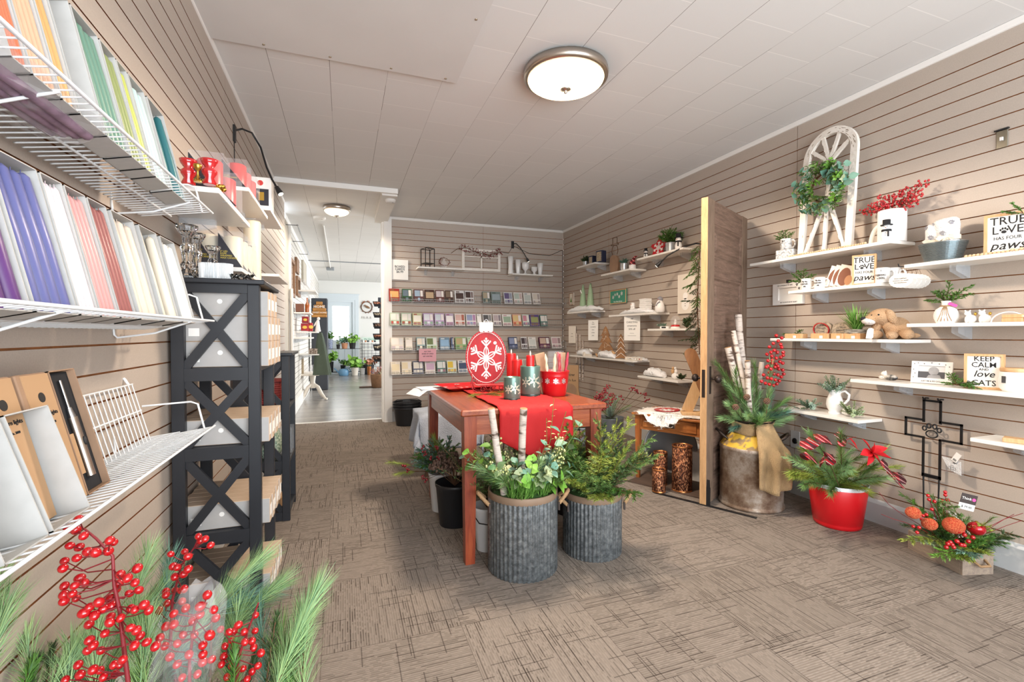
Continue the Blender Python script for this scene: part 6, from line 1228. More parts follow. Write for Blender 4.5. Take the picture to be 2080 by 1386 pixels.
lp(mx, mz-.018, .026, .019); lp(mx-.033, mz+.008, .009, .011); lp(mx-.013, mz+.024, .009, .012); lp(mx+.013, mz+.024, .009, .012); lp(mx+.033, mz+.008, .009, .011); obj('paw_outline', p, 'black_metal', t)
for x in (xs[1]+.002, xs[2]-.002): obj('ground_spike', M().cyl((x, -.002, zs_[3]), (x*.9+mx*.1, -.002, .14-c0.z+.02), .0042, .003, 6), 'black_metal', t)
for x in (xs[1]+.004, xs[2]-.004): obj('wall_hook', M().tube([(x, .026, zs_[0]+.010), (x, .004, zs_[0]+.012), (x, -.012, zs_[0]+.004), (x, -.020, zs_[0]+.018)], .004, 6), 'black_metal', t)
# clear bag of ornaments hanging from the cross
q = at(1934, 940, x=XR-.06); t = thing('bagged_flag', (XR-.055, q.y, q.z), RR-.1, 'clear bag with a white folded garden flag hanging on the cross', 'bag')
obj('clear_bag', M().box(-.045, .05, -.004, -.0035, -.055, .07), 'clear_plastic', t); obj('folded_flag', M().prism([(-.048, .02), (-.02, -.03), (.0, -.045), (.038, -.055), (.036, .012), (0, .018)], -.0033, 0), 'towel_white', t); text('GA', .012, 'ink', t, (.012, -.0045, .0)); 
m_ = M(); 
for cx_, cz_ in ((0, 0), (-.011, 0), (.011, 0), (0, .010), (0, -.010)): m_.tube([(cx_+a*.005, -.0046, cz_-.03+b_*.005) for a, b_ in ((-1, -1), (1, -1), (1, 1), (-1, 1))], .0006, 4, closed=True)
o = obj('cross_drawing', m_, 'ink', t); o['kind'] = 'stuff'
m_ = M(); m_.T = tr(.02, -.008, .03) @ rotm(y=.5); m_.box(-.013, .013, -.0005, 0, -.025, .025); obj('barcode_tag', m_, 'label_white', t); text('|||||', .012, 'ink', t, (.014, -.0092, .018), rot=(PI/2, .5, 0))
# ================================================================ old door, milk can, red pot, crate
m = wood('old_wood', '6f5a4a', '8c7562', .8, 5, (10, 10, 1), bump=.5); wood('old_wood_h', '624d3e', '84695a', .8, 5, (1, 10, 10), bump=.6); wood('old_wood_edge', 'c49a6c', 'a98258', .7, 6, (10, 10, 1), bump=.3); mat('iron', '3a302b', .5, .6)
DZ = R_(27); t = thing('old_panel_door', (2.196, 2.399, 0), DZ, 'old unpainted panel door standing free as a divider by the right wall', 'door'); DW, DH, DT = .79, 1.99, .044
for x0, x1 in ((0, .115), (DW-.115, DW)): obj('stile', M().bev(x0, x1, 0, DT, .004, DH, .002), 'old_wood', t)
obj('edge_strip', M().box(-.0012, 0, .001, DT-.001, .006, DH-.003), 'old_wood_edge', t)
rails = [(1.835, DH), (1.49, 1.61), (1.14, 1.255), (.70, .86), (.36, .46), (.004, .14)]
for a, b in rails: obj('rail', M().bev(.115, DW-.115, .001, DT-.001, a, b-.003 if b == DH else b, .002), 'old_wood_h', t)
for (a, _), (_, b) in zip(rails[:-1], rails[1:]):
    p = M(); x0, x1 = .115, DW-.115; i = .022; j = .05
    for s, y0, y1, y2 in ((1, .004, .015, .008), (-1, DT-.004, DT-.015, DT-.008)): p.loft([[(x0+k, y, b+k), (x1-k, y, b+k), (x1-k, y, a-k), (x0+k, y, a-k)] for k, y in ((0, y0), (i*.5, y0+.002*s), (i, y1), (j, y1), (j+.012, y2))], cap=(0, 1))
    obj('panel', p, 'old_wood_h', t)
for y in (-.003, DT): obj('lock_plate', M().bev(.035, .065, y, y+.003, .72, .90, .001), 'iron', t)
obj('edge_latch', M().box(-.003, -.001, .012, .032, .70, .88), 'iron', t)
for s, y in ((-1, 0), (1, DT)):
    k = M().cyl((.05, y, .82), (.05, y+s*.035, .82), .007, n=10); k.sph((.05, y+s*.052, .82), (.026, .022, .026), 0, 16, 11); obj('door_knob', k, 'iron', t)
obj('floor_bracket', M().box(-.01, .012, -.30, .34, .0005, .006).box(.0, .012, -.022, -.001, .006, .12).prism([(-.0, .12), (.012, .12), (.006, .17)], -.02, -.002), 'black_metal', t)
obj('floor_bracket', M().box(DW-.03, DW-.005, -.25, .3, .0005, .006), 'black_metal', t)
# milk can
m = mat('rusty_tin', '8a7768', .55, .45); n = NT(m); b = n.n['Principled BSDF']; f = n.noise(5, detail=6, rough=.7); g = n.noise(16, detail=5, rough=.7); z = n.new('ShaderNodeSeparateXYZ'); n.k(n.co(), z.inputs[0])
c = n.ramp(f, [(.35, rgb('5c4130')), (.48, rgb('8c7866')), (.6, rgb('b9aea2')), (.72, rgb('6b4a34'))]); n.k(n.mix(n.math('MULTIPLY', g, .5), c, rgb('57402f')), b.inputs['Base Color']); n.k(n.bump(g, .3, .004), b.inputs['Normal'])
m = mat('yellow_worn', 'c9a23a', .7); n = NT(m); b = n.n['Principled BSDF']; n.k(n.ramp(n.noise(22, detail=5), [(.42, rgb('8a7250')), (.52, rgb('d0a838'))]), b.inputs['Base Color'])
cc = atD(1526, 900, 3.06); CX, CY = cc.x, cc.y
t = thing('milk_can', (CX, CY, 0), 0, 'big rusty milk can with worn yellow shoulder beside the old door', 'milk can')
obj('can_body', M().lathe([(.188, 0), (.195, .004), (.196, .016), (.189, .022), (.188, .03), (.188, .36), (.192, .366), (.192, .382), (.186, .388)], 48, cap=(1, 0)), 'rusty_tin', t); obj('shoulder', M().lathe([(.186, .386), (.165, .415), (.13, .455), (.118, .47)], 48, cap=(0, 0)), 'yellow_worn', t)
obj('neck', M().lathe([(.118, .468), (.114, .49), (.116, .53), (.135, .552), (.138, .556), (.130, .556), (.11, .53), (.105, .4), (0, .4)], 40, cap=(0, 0)), 'iron', t)
ca = math.atan2(-CY, -CX)
for s in (-1.35, 1.5):
    a = ca+s; c_, s_ = math.cos(a), math.sin(a); P = lambda r, z_, o=0: (c_*r-s_*o, s_*r+c_*o, z_); obj('can_handle', M().tube([P(.155, .43, -.05), P(.19, .46, -.055), P(.205, .475, -.03), P(.205, .475, .03), P(.19, .46, .055), P(.155, .43, .05)], .0085, 8), 'iron', t)
# burlap
mat('burlap', 'c7a67a', .95, bump=1, bs=260, var=.15, vs=14)
p = M(); rr = []
for z_, r in ((.475, .128), (.50, .122), (.53, .124), (.548, .132)): rr.append([(r*(1+.03*math.sin(7*a))*math.cos(a), r*(1+.03*math.sin(7*a))*math.sin(a), z_+.010*math.sin(3*a)) for a in [2*PI*j/36 for j in range(36)]])
p.loft(rr, 0, True, (0, 0)); NX, NY = 14, 18
def bur(i, j):
    u = i/NX; v = j/NY; a = ca+.18+.95*u; r = .128+.10*min(1, v*2.2)-.005; r += .022*math.sin(u*13+v*2)*(.3+v); z_ = .54-.37*v-(.04*math.sin(u*3)*v)
    if z_ > .40: r = max(.125+(.54-z_)*.5, r*.7)
    r += .010*math.sin(u*13); r = max(r, .200 if z_ < .41 else .13+(.53-z_)*.62); return (r*math.cos(a), r*math.sin(a), z_)
p.add([bur(i, j) for j in range(NY+1) for i in range(NX+1)], [(j*(NX+1)+i, j*(NX+1)+i+1, (j+1)*(NX+1)+i+1, (j+1)*(NX+1)+i) for j in range(NY) for i in range(NX)], 0, True)
o = one('burlap_scarf', p, 'burlap', (CX, CY, 0), 0, 'burlap cloth tied round the neck of the milk can, end hanging down', 'cloth'); o.modifiers.new('s', 'SOLIDIFY').thickness = .004
GC = thing('pine_arrangement', (CX, CY, .50), 0, 'pine, birch logs and red berry stem standing in the milk can', 'floral arrangement'); random.seed(12)
for (u, v, D, r) in ((1500, 640, 3.16, .024), (1489, 672, 3.08, .0165), (1479, 706, 3.06, .022), (1518, 733, 3.0, .017), (1547, 736, 3.1, .016)):
    birch(GC, (rnd(-.05, .05), rnd(-.05, .05), -.1), lc(u, v, D, GC), r)
for (u, v) in ((1468, 735), (1470, 790), (1475, 840), (1500, 800), (1520, 790), (1545, 740), (1560, 800), (1575, 775), (1585, 830), (1600, 810), (1550, 850), (1520, 850), (1490, 855), (1580, 860), (1535, 800), (1465, 760), (1575, 740), (1510, 830), (1600, 850), (1555, 830), (1478, 850), (1505, 858), (1540, 860), (1570, 850), (1530, 770), (1560, 845), (1490, 770), (1480, 815), (1600, 830)):
    e = lc(u, v, 3.0+rnd(-.12, .12), GC); b0 = Vector((rnd(-.06, .06), rnd(-.06, .06), 0)); d = e-b0; pine(GC, b0, d+Vector((0, 0, .03)), d.length, .065, 330, random.choice(['pine_long', 'pine_blue', 'pine_green', 'pine_long']), .25, w=.0021)
for u, v in ((1517, 812), (1558, 820), (1494, 832)): cone_(GC, lc(u, v, 2.93, GC), .017, .035)
mb = M(); e = lc(1580, 690, 2.98, GC); b0 = Vector((.05, -.05, 0)); pts = [b0, b0.lerp(e, .5), e]; mb.tube(pts, .002, 5, 0)
for (u, v) in [(1577,682),(1588,687),(1581,693),(1586,700),(1571,698),(1563,705),(1573,712),(1588,706),(1591,716),(1579,716),(1566,716),(1558,720),(1568,724),(1577,728),(1586,726),(1591,722),(1560,733),(1568,738),(1576,740),(1584,735),(1557,746),(1566,750),(1574,746),(1582,750),(1590,752),(1563,757),(1572,760),(1580,762),(1587,766),(1551,762),(1559,768),(1567,770),(1575,772),(1583,774),(1547,775),(1555,779),(1563,781),(1571,783),(1578,780),(1569,732),(1580,744),(1590,738),(1592,760),(1560,744)]:
    q = lc(u, v, 2.96+rnd(-.03, .03), GC); a = along(pts, min(.98, max(.2, (q-b0).length/(e-b0).length)))[0]; mb.tube([a, q], .0009, 3, 0); mb.sph(q, (.0112, .0112, .0112), 1, 10, 7)
obj('berry_stem', mb, ['stem_red', 'berry'], GC)
# red pot -------------------------------------------------------
mat('red_pot', 'd3121c', .38, coat=.2); mat('white_liner', 'dfe2e6', .5)
pc = atD(1701, 1000, 2.735); PX, PY = pc.x, pc.y
t = thing('red_pot', (PX, PY, 0), 0, 'bright red plant pot with white liner on the carpet, right of the milk can', 'pot')
obj('pot_body', M().lathe([(.112, 0), (.118, .003), (.122, .02), (.12, .028), (.124, .032), (.148, .228), (.146, .232), (.142, .232), (.12, .03), (0, .02)], 44), 'red_pot', t); obj('liner', M().lathe([(.146, .225), (.151, .25), (.147, .252), (.140, .22), (.13, .2), (0, .2)], 44, cap=(0, 0)), 'white_liner', t)
GR = thing('pine_arrangement', (PX, PY, .215), 0, 'pine with plaid ribbon and red poinsettia in the red pot', 'floral arrangement'); random.seed(14)
for (u, v) in ((1580, 918), (1600, 945), (1592, 960), (1625, 950), (1650, 880), (1668, 880), (1640, 900), (1690, 890), (1700, 905), (1725, 950), (1722, 950), (1660, 960), (1690, 970), (1745, 985), (1740, 990), (1780, 965), (1790, 950), (1820, 935), (1815, 925), (1755, 1010), (1650, 960), (1665, 985), (1705, 880), (1635, 930), (1770, 935), (1610, 925), (1690, 940), (1730, 930), (1700, 985), (1775, 985), (1660, 925), (1740, 905), (1625, 975)):
    e = lc(u, v, 2.6+rnd(-.14, .2), GR); b0 = Vector((rnd(-.07, .07), rnd(-.07, .07), 0)); d = e-b0; pine(GR, b0, d+Vector((0, 0, .05)), d.length, .062, 330, random.choice(['pine_green', 'pine_long', 'pine_green', 'pine_yellow']), .35, w=.0017)
m = mat('plaid', 'b3121f', .7); n = NT(m); b = n.n['Principled BSDF']; sp = n.new('ShaderNodeSeparateXYZ'); n.k(n.co(), sp.inputs[0]); S1_ = n.math('LESS_THAN', n.math('FRACT', n.math('MULTIPLY', n.math('ADD', sp.outputs[0], sp.outputs[2]), 24)), .36); S2_ = n.math('LESS_THAN', n.math('FRACT', n.math('MULTIPLY', n.math('SUBTRACT', sp.outputs[1], sp.outputs[2]), 24)), .36); S3_ = n.math('LESS_THAN', n.math('FRACT', n.math('ADD', n.math('MULTIPLY', n.math('ADD', sp.outputs[0], sp.outputs[2]), 24), .4)), .09)
c = n.mix(n.math('MULTIPLY', S1_, .8), rgb('b3121f'), rgb('17161c')); c = n.mix(n.math('MULTIPLY', S2_, .7), c, rgb('17161c')); c = n.mix(S3_, c, rgb('d9d0c8')); n.k(c, b.inputs['Base Color'])
mat('petal_red', 'c91420', .6)
def ribbon(pix, D, w, nm='plaid_ribbon', mt='plaid'):
    P = [lc(u, v, D+d, GR) for u, v, d in pix]; mb = M(); vs = []; N = len(P)
    Q = [along(P, i/(3*(N-1))*.9999)[0] for i in range(3*(N-1)+1)]
    for i, q in enumerate(Q):
        d = (Q[min(i+1, len(Q)-1)]-Q[max(i-1, 0)]).normalized(); x = d.cross(Vector((.2, -.7, .7))).normalized(); k = 1 if i < len(Q)-1 else .25; vs += [q-x*w/2*k+Vector((0, 0, .006*math.sin(i))), q+x*w/2*k]
    mb.add(vs, [(2*i, 2*i+1, 2*i+3, 2*i+2) for i in range(len(Q)-1)], 0, True); o = obj(nm, mb, mt, GR); o.modifiers.new('s', 'SOLIDIFY').thickness = .0012
ribbon([(1685, 895, 0), (1662, 890, -.02), (1640, 905, 0), (1625, 905, 0)], 2.6, .06); ribbon([(1660, 940, 0), (1640, 925, -.05), (1628, 930, 0)], 2.52, .05); ribbon([(1665, 945, 0), (1680, 925, -.04), (1695, 930, 0), (1680, 945, 0)], 2.52, .05); ribbon([(1700, 890, 0), (1715, 885, .02), (1705, 905, -.02)], 2.6, .05)
ribbon([(1790, 935, 0), (1805, 955, -.02), (1820, 970, 0), (1840, 975, 0)], 2.5, .07); ribbon([(1800, 955, 0), (1820, 975, 0), (1838, 992, 0)], 2.48, .045)
fc = lc(1770, 920, 2.52, GR)
for k, (du, dv, L) in enumerate([(-15, -28, .10), (10, -22, .06), (35, 8, .10), (25, 28, .09), (-5, 25, .08), (-25, 5, .07), (5, 5, .05), (30, -8, .08)]):
    d = lc(1770+du, 920+dv, 2.5, GR)-fc; mb = M(); mb.leaf(fc+Vector((0, 0, rnd(0, .008))), d, L, .05, 0, up=(.3, -.6, .6), curl=.1, n=6); obj('poinsettia_petal', mb, 'petal_red', GR)
for (a, b_) in (((1720, 895), (1735, 887)), ((1722, 900), (1745, 912)), ((1725, 890), (1740, 905))):
    A, Bb = lc(*a, 2.58, GR), lc(*b_, 2.55, GR); mb = M(); mb.leaf(A, Bb-A, (Bb-A).length*1.3, .02, 0); obj('poinsettia_petal', mb, 'petal_red', GR)
# crate arrangement ----------------------------------------------
wood('crate_wood', 'a3927f', '85756a', .8, 6, (10, 1, 10), bump=.3)
KA = math.atan2(1.564-1.303, 2.742-2.67); kx, ky = 2.67, 1.303
t = thing('wooden_planter', (kx, ky, 0), KA-PI/2, 'grey weathered wooden planter box on the carpet at the lower right', 'planter'); L_, W_, h_ = .275, .155, .098      # local x to the wall, y away
for a in ((0, W_, 0, .011), (0, W_, L_-.011, L_)): obj('end_board', M().bev(a[0], a[1], a[2], a[3], 0, h_, .0015), 'crate_wood', t)
for a in ((0, .011), (W_-.011, W_)): obj('side_board', M().bev(a[0], a[1], .011, L_-.011, 0, h_, .0015), 'crate_wood', t)
obj('bottom_board', M().box(.011, W_-.011, .011, L_-.011, .002, .012), 'crate_wood', t); obj('rope_handle', M().tube([(W_*.3, -.002, .07), (W_*.35, -.03, .055), (W_*.65, -.03, .055), (W_*.7, -.002, .07)], .006, 8), 'rope', t)
mc = Vector((kx, ky, 0)) + Matrix.Rotation(KA-PI/2, 3, 'Z') @ Vector((W_/2, L_/2, .085)); GD = thing('christmas_arrangement', mc, KA-PI/2, 'Christmas centrepiece of baubles, berries, fern and cedar in the planter box', 'floral arrangement'); random.seed(17)
Ri = Matrix.Rotation(-(KA-PI/2), 3, 'Z')
def ld(u, v, D): return Ri @ (atD(u, v, D)-mc)
obj('moss_fill', M().box(-W_/2+.014, W_/2-.014, -L_/2+.014, L_/2-.014, -.02, .005), 'fir_dark', GD)
for (u, v, mt) in ((1855, 1010, 'cedar_green'), (1870, 1030, 'cedar_green'), (1835, 1060, 'pine_yellow'), (1840, 1095, 'sage_leaf'), (1850, 1045, 'fir_dark'), (1900, 1010, 'cedar_green'), (1925, 1020, 'cedar_green'), (1950, 1010, 'pine_green'), (1905, 1110, 'bright_leaf'), (1900, 1115, 'pine_yellow'), (1945, 1140, 'pine_yellow'), (1990, 1115, 'pine_yellow'), (2000, 1105, 'cedar_green'), (2035, 1105, 'cedar_green'), (2050, 1100, 'cedar_green'), (2000, 1125, 'fir_dark'), (2005, 1140, 'eucalyptus'), (1970, 1125, 'eucalyptus'), (2060, 1080, 'fir_dark'), (1960, 1050, 'pine_green'), (1875, 1080, 'cedar_green'), (1890, 1060, 'pine_green'), (2000, 1060, 'pine_yellow'), (1865, 1100, 'sage_leaf'), (2010, 1080, 'cedar_green'), (1930, 1040, 'pine_yellow'), (1960, 1090, 'fir_dark')):
    e = ld(u, v, 2.18+rnd(-.08, .12)); b0 = Vector((rnd(-.05, .05), max(-.1, min(.1, e.y*.6)), 0)); d = e-b0; fir(GD, b0, d+Vector((0, 0, .03)), d.length, mt, tw=.065, nt=12, nl=.018, nn=34, w=.0026)
for (u, v) in ((1995, 1020), (1960, 1030), (1905, 1090), (2000, 1130)): e = ld(u, v, 2.2); pine(GD, (e.x*.4, e.y*.4, 0), e*1.0, (e*.8).length, .03, 160, 'pine_green')
for (u, v, r, mt) in ((1937, 1068, .041, 'bauble_glitter'), (1983, 1074, .034, 'bauble_shine'), (1888, 1065, .03, 'bauble_glitter'), (1855, 1042, .03, 'bauble_glitter')):
    if mt not in MT: mat('bauble_glitter', 'd8402c', .35, .4, bump=1, bs=300, col2='f08a5a', vs=200); mat('bauble_shine', 'c01222', .12, .6, coat=.5)
    o = M(); o.sph((0, 0, 0), (r, r, r*.88), 0, 24, 16); bb = obj('bauble', o, mt, GD, ld(u, v, 2.13)); obj('bauble_cap', M().cyl((0, 0, r*.84), (0, 0, r*.98), r*.18, n=10), 'gold', bb)
for (u, v) in ((1885,1007),(1898,1019),(1893,1035),(1887,1015),(1920,1000),(1920,1006),(1914,1018),(1925,1016),(1855,1070),(1867,1072),(1863,1082),(1875,1048),(1872,1055),(1882,1046),(1947,1080),(1956,1080),(1959,1087),(1925,1105),(1930,1102),(1944,1100),(1937,1112),(1952,1107),(1958,1108),(1967,1100),(1976,1092),(1922,1112),(1934,1107)):
    q = ld(u, v, 2.10 if v > 1070 else 2.17); mb = M(); mb.sph(q, .0095 if v > 1085 else .0078, 1, 12, 8); mb.tube([q, q*.6+Vector((0, 0, -.01))], .0009, 3, 0); obj('berry', mb, ['stem_red', 'berry'], GD)
for pts in ([(1785, 1000), (1805, 1025), (1832, 1045)], [(1790, 1045), (1815, 1055), (1840, 1062)], [(2000, 1080), (2040, 1055), (2078, 1043)], [(2010, 1082), (2045, 1068), (2075, 1058)], [(1980, 1085), (2020, 1065), (2060, 1045)]):
    obj('red_twig', M().tube([ld(u, v, 2.15) for u, v in pts]+[Vector((0, 0, .01))] if pts[0][0] < 1900 else [Vector((0, 0, .01))]+[ld(u, v, 2.12) for u, v in pts], .0012, 4), 'stem_red', GD)
for k in range(6): mb = M(); pts = curve((0, 0, .02), (rnd(-.4, .4), rnd(-1, .2), 1), .13, .2); mb.tube(pts, .001, 4, 0); berries(mb, pts, 26, .0035, .018, 1, .4); obj('white_filler', mb, ['twig', 'white_enamel'], GD)
tg = obj('price_card', M().box(-.032, .032, -.0008, 0, 0, .075), 'label_white', GD, ld(1961, 1036, 2.16)); tg.rotation_euler = (0, .22, -(KA-PI/2)-.55); obj('dark_band', M().box(-.032, .032, -.0016, -.0009, .030, .075), 'cone_dark', tg) if mat('cone_dark', '3b302c', .5) else 0
text('Think', .017, 'label_white', tg, (-.008, -.0022, .053)); obj('pink_dot', M().lathe([(.0075, 0), (.0075, .0006)], 16), 'pink_print', tg, (.021, -.0017, .053), rot=(PI/2, 0, 0)); text('$ 79.00', .014, 'ink', tg, (0, -.0014, .014))
# ================================================================ side table behind the door
wood('honey_wood', '9a5a2e', 'b8753f', .35, 4, (1, 12, 12), coat=.2); wood('honey_leg', '8f5029', 'ad6a38', .4, 4, (12, 12, 1))
SR = math.atan2(-.886, .463); st = thing('side_table', (2.10, 3.05, 0), SR, 'small brown side table with one drawer behind the old door', 'table')   # local x along the front, y back
sw, sd, sh = .53, .40, .51
obj('tabletop', M().bev(-.02, sw+.02, -.02, sd, sh-.018, sh, .004), 'honey_wood', st)
for x in (.02, sw-.02):
    for y in (.02, sd-.04): obj('leg', M().loft([[(x+a*k, y+b*k, z) for a, b in ((-1, -1), (1, -1), (1, 1), (-1, 1))] for z, k in ((0, .012), (.36, .018), (sh-.018, .019))]), 'honey_leg', st)
obj('apron', M().box(.04, sw-.04, .012, .026, sh-.125, sh-.018).box(.012, .026, .04, sd-.06, sh-.125, sh-.018).box(sw-.026, sw-.012, .04, sd-.06, sh-.125, sh-.018), 'honey_wood', st)
dr_ = obj('drawer', M().bev(.06, sw-.06, .004, .013, sh-.105, sh-.03, .002), 'honey_wood', st); obj('drawer_handle', M().tube([(sw/2-.04, .0, sh-.07), (sw/2-.03, -.014, sh-.078), (sw/2, -.018, sh-.085), (sw/2+.03, -.014, sh-.078), (sw/2+.04, 0, sh-.07)], .004, 6).bev(sw/2-.05, sw/2+.05, 0, .004, sh-.088, sh-.052, .002), 'brushed_nickel', dr_)
Ms = Matrix.Translation((2.10, 3.05, 0)) @ Matrix.Rotation(SR, 4, 'Z')
def sp_(x, y, z=0): return Ms @ Vector((x, y, sh+.0008+z))
mat('white_fur', 'f3eee8', 1, bump=1, bs=120); random.seed(19)
p = M(); NN = 26; out = []
P0 = [(.02, -.02), (.2, -.05), (.26, -.055), (.36, -.03), (.5, .02), (.55, .25), (.4, .36), (.1, .34), (-.01, .2)]
def furz(x, y): return 0.012 if y > -.02 else .012+(y+.02)*1.6
ctrp = Vector((.28, .15)); ring = []
for i in range(len(P0)):
    a, b = Vector(P0[i]), Vector(P0[(i+1) % len(P0)])
    for k in range(5): q = a.lerp(b, k/5)*1.0; ring.append(q+Vector((rnd(-.008, .008), rnd(-.008, .008))))
lay = [[(ctrp.x+(q.x-ctrp.x)*s, ctrp.y+(q.y-ctrp.y)*s, (.018-.012*s**4)) for q in ring] for s in (.02, .3, .6, .85, 1)]
# front tip hangs over the edge
for r_ in lay:
    for i, (x, y, z) in enumerate(r_):
        if y < -.021: r_[i] = (x, -.038+(.0), z-(-.021-y)*2.6)
p.loft(lay, 0, True, (1, 0)); fur_n = 0
for _ in range(2600):
    r_ = lay[4] if rnd(0, 1) < .55 else lay[random.choice((2, 3))]; x, y, z = random.choice(r_); x += rnd(-.02, .02); y += rnd(-.012, .02); d = Vector((x-ctrp.x, y-ctrp.y, rnd(.0, .12))).normalized()*.016
    if y > -.021 or 1: a = Vector((x, max(y, -.045), z)); s_ = Vector((-d.y, d.x, 0)).normalized()*.0018; p.add([a-s_, a+s_, a+d+Vector((0, 0, -.002))], [(0, 1, 2)], 0)
one('fur_cover', p, 'white_fur', tuple(sp_(0, 0)), SR, 'white faux fur cover on the side table, pointed tip over the drawer', 'fur')
t = thing('star_plate', tuple(sp_(.20, .13, .014)), 0, 'red plate with white snowflake pattern lying on the white fur', 'plate'); obj('plate_body', M().lathe([(.05, 0), (.1, .008), (.105, .012), (.1, .012), (.05, .004), (0, .004)], 10, sx=1, sy=.8), 'red_enamel', t); f = M(); flake(f, .06, 0, 0, 1, .09); obj('snowflake', f, 'white_enamel', t, (0, 0, .006), rot=(-PI/2+.05, 0, 0))
wood('sled_wood', 'a9794f', '8c6140', .5, 5, (8, 8, 1)); wood('light_board', 'd9b587', 'c9a070', .6, 5, (8, 8, 1))
t = thing('wooden_sled_decor', tuple(sp_(.42, .12, .014)), SR+.5, 'wooden decoration of two crossed rounded boards on a base, on the side table', 'decoration')
obj('base_board', M().bev(-.10, .16, -.06, .06, 0, .02, .003), 'light_board', t)
def plank(x0, x1, w, y, mt, L=.42):
    d = Vector((x1-x0, L)).normalized(); n_ = Vector((d.y, -d.x))*w/2; a = Vector((x0, .02)); b = Vector((x1, .02+L)); pol = [a+n_, b+n_]+[b+n_*math.cos(q)+d*w/2*math.sin(q) for q in [PI*j/8 for j in range(1, 8)]]+[b-n_, a-n_]; obj('board', M().prism([(v.x, v.y) for v in pol], y, y+.022), mt, t)
plank(.13, -.04, .085, -.03, 'sled_wood'); plank(-.06, .10, .075, .0, 'light_board')
# copper lanterns, tray and basin beneath
m = mat('copper_openwork', '9a5a38', .35, .8); n = NT(m); b = n.n['Principled BSDF']; f = n.noise(130, detail=3, sc=(1, 1, .5)); n.k(n.ramp(f, [(.40, rgb('2f1a12')), (.52, rgb('6e402a')), (.66, rgb('c08a64'))]), b.inputs['Base Color']); n.k(n.bump(f, .8, .01), b.inputs['Normal'])
mat('copper', 'b87848', .3, .9)
for (u, v, r, h, lb) in ((1385, 1004, .068, .315, 'tall copper openwork lantern under the side table'), (1338, 1005, .046, .158, 'short copper openwork lantern in front of the taller ones'), (1341, 990, .05, .235, 'medium copper openwork lantern behind the short one')):
    q = pz(u, v, r); t = thing('copper_lantern', (q.x, q.y, .0085), 0, lb, 'lantern', 'copper openwork lanterns'); obj('lantern_body', M().lathe([(r, .004), (r, h-.004), (r*.94, h-.004), (r*.94, .01)], 40, cap=(0, 0)), 'copper_openwork', t); obj('rim', M().lathe([(r*1.0, h-.006), (r*1.03, h-.002), (r*1.02, h+.003), (r*.95, h+.002), (r*.94, h-.006)], 40, cap=(0, 0)), 'copper', t); obj('foot', M().lathe([(r*1.01, 0), (r*1.01, .01), (r*.9, .012), (0, .012)], 40), 'copper', t)
wood('dark_tray', '4a3c34', '5e4d42', .6, 6, (1, 8, 8)); one('floor_board', M().box(-.28, .28, -.17, .17, 0, .008), 'dark_tray', (2.28, 2.82, 0), SR, 'thin dark board on the carpet under the copper lanterns', 'board')
mat('grey_enamel', '8f8d8c', .4, .3); q = at(1360, 900, y=3.25); o = one('metal_basin', M().lathe([(.17, 0), (.175, .01), (.19, .14), (.195, .15), (.185, .15), (.165, .02), (0, .015)], 40), 'grey_enamel', (2.52, 3.12, .26), 0, 'round grey metal basin lying on its side under the side table', 'basin'); o.rotation_euler = (1.35, 0, -.6); o.location = (2.42, 3.05, .215)
one('storage_crate', M().bev(-.07, .07, -.06, .06, 0, .22, .004), 'label_white', (2.50, 2.86, .009), SR, 'white box standing under the side table near the door', 'crate')
# pots with greenery between the tables
def planter(x, y, r, h, mt, lb): 
    t = thing('flower_pail', (x, y, 0), 0, lb, 'bucket', 'pails of greenery between the tables'); obj('pail_body', M().lathe([(r*.8, 0), (r*.82, .006), (r, h-.006), (r*1.03, h), (r*.97, h), (r*.8, .02), (0, .015)], 30), mt, t); obj('soil', M().lathe([(r*.93, h-.03), (0, h-.02)], 24, cap=(0, 0)), 'fir_dark', t)
mat('grey_pail', '8d9194', .45, .5)
planter(1.86, 3.50, .12, .34, 'grey_pail', 'grey pail of leafy greenery and red berries behind the smaller tub'); planter(2.26, 3.66, .12, .36, 'grey_pail', 'grey pail of frosted greenery beside the side table'); planter(1.60, 3.12, .10, .28, 'black_plastic', 'black pail of pine cones right of the cherry table')
random.seed(23)
g = thing('berry_bouquet', (1.86, 3.50, .32), 0, 'leafy green bouquet with tall dark red berry spikes behind the smaller tub', 'floral arrangement')
for k in range(18): a = rnd(0, 2*PI); s = rnd(.2, 1.0); leafy(g, (0, 0, 0), (math.cos(a)*s, math.sin(a)*s, 1), rnd(.12, .2), 14, .03, .024, random.choice(['cedar_green', 'bright_leaf', 'cedar_green']))
for (u, v) in ((1237, 782), (1246, 800), (1216, 800), (1222, 815), (1232, 795), (1250, 810)):
    e = lc(u, v, 3.9, g); mb = M(); pts = [Vector((0, 0, 0)), e*.55, e]; mb.tube(pts, .0015, 4, 0); berries(mb, pts, 40, .0065, .02, 1, .5); obj('berry_spike', mb, ['twig', 'berry_dark'], g)
g = thing('frosted_bouquet', (2.26, 3.66, .34), 0, 'frosted pine bouquet with small red berries beside the side table', 'floral arrangement')
for k in range(20): a = rnd(0, 2*PI); s = rnd(.2, 1.1); pine(g, (0, 0, 0), (math.cos(a)*s, math.sin(a)*s, 1), rnd(.15, .27), .05, 110, random.choice(['frosted_green', 'pine_long', 'pine_green', 'frosted_green']), w=.0016)
for (u, v) in ((1288, 788), (1295, 795), (1308, 800), (1314, 812), (1262, 808), (1284, 792)):
    e = lc(u, v, 3.95, g); mb = M(); mb.tube([(0, 0, 0), e*.6, e], .0012, 4, 0)
    for k in range(6): mb.sph(e+Vector((rnd(-.02, .02), rnd(-.02, .02), rnd(-.02, .02))), .007, 1, 8, 6)
    obj('berry_sprig', mb, ['twig', 'berry_dark'], g)
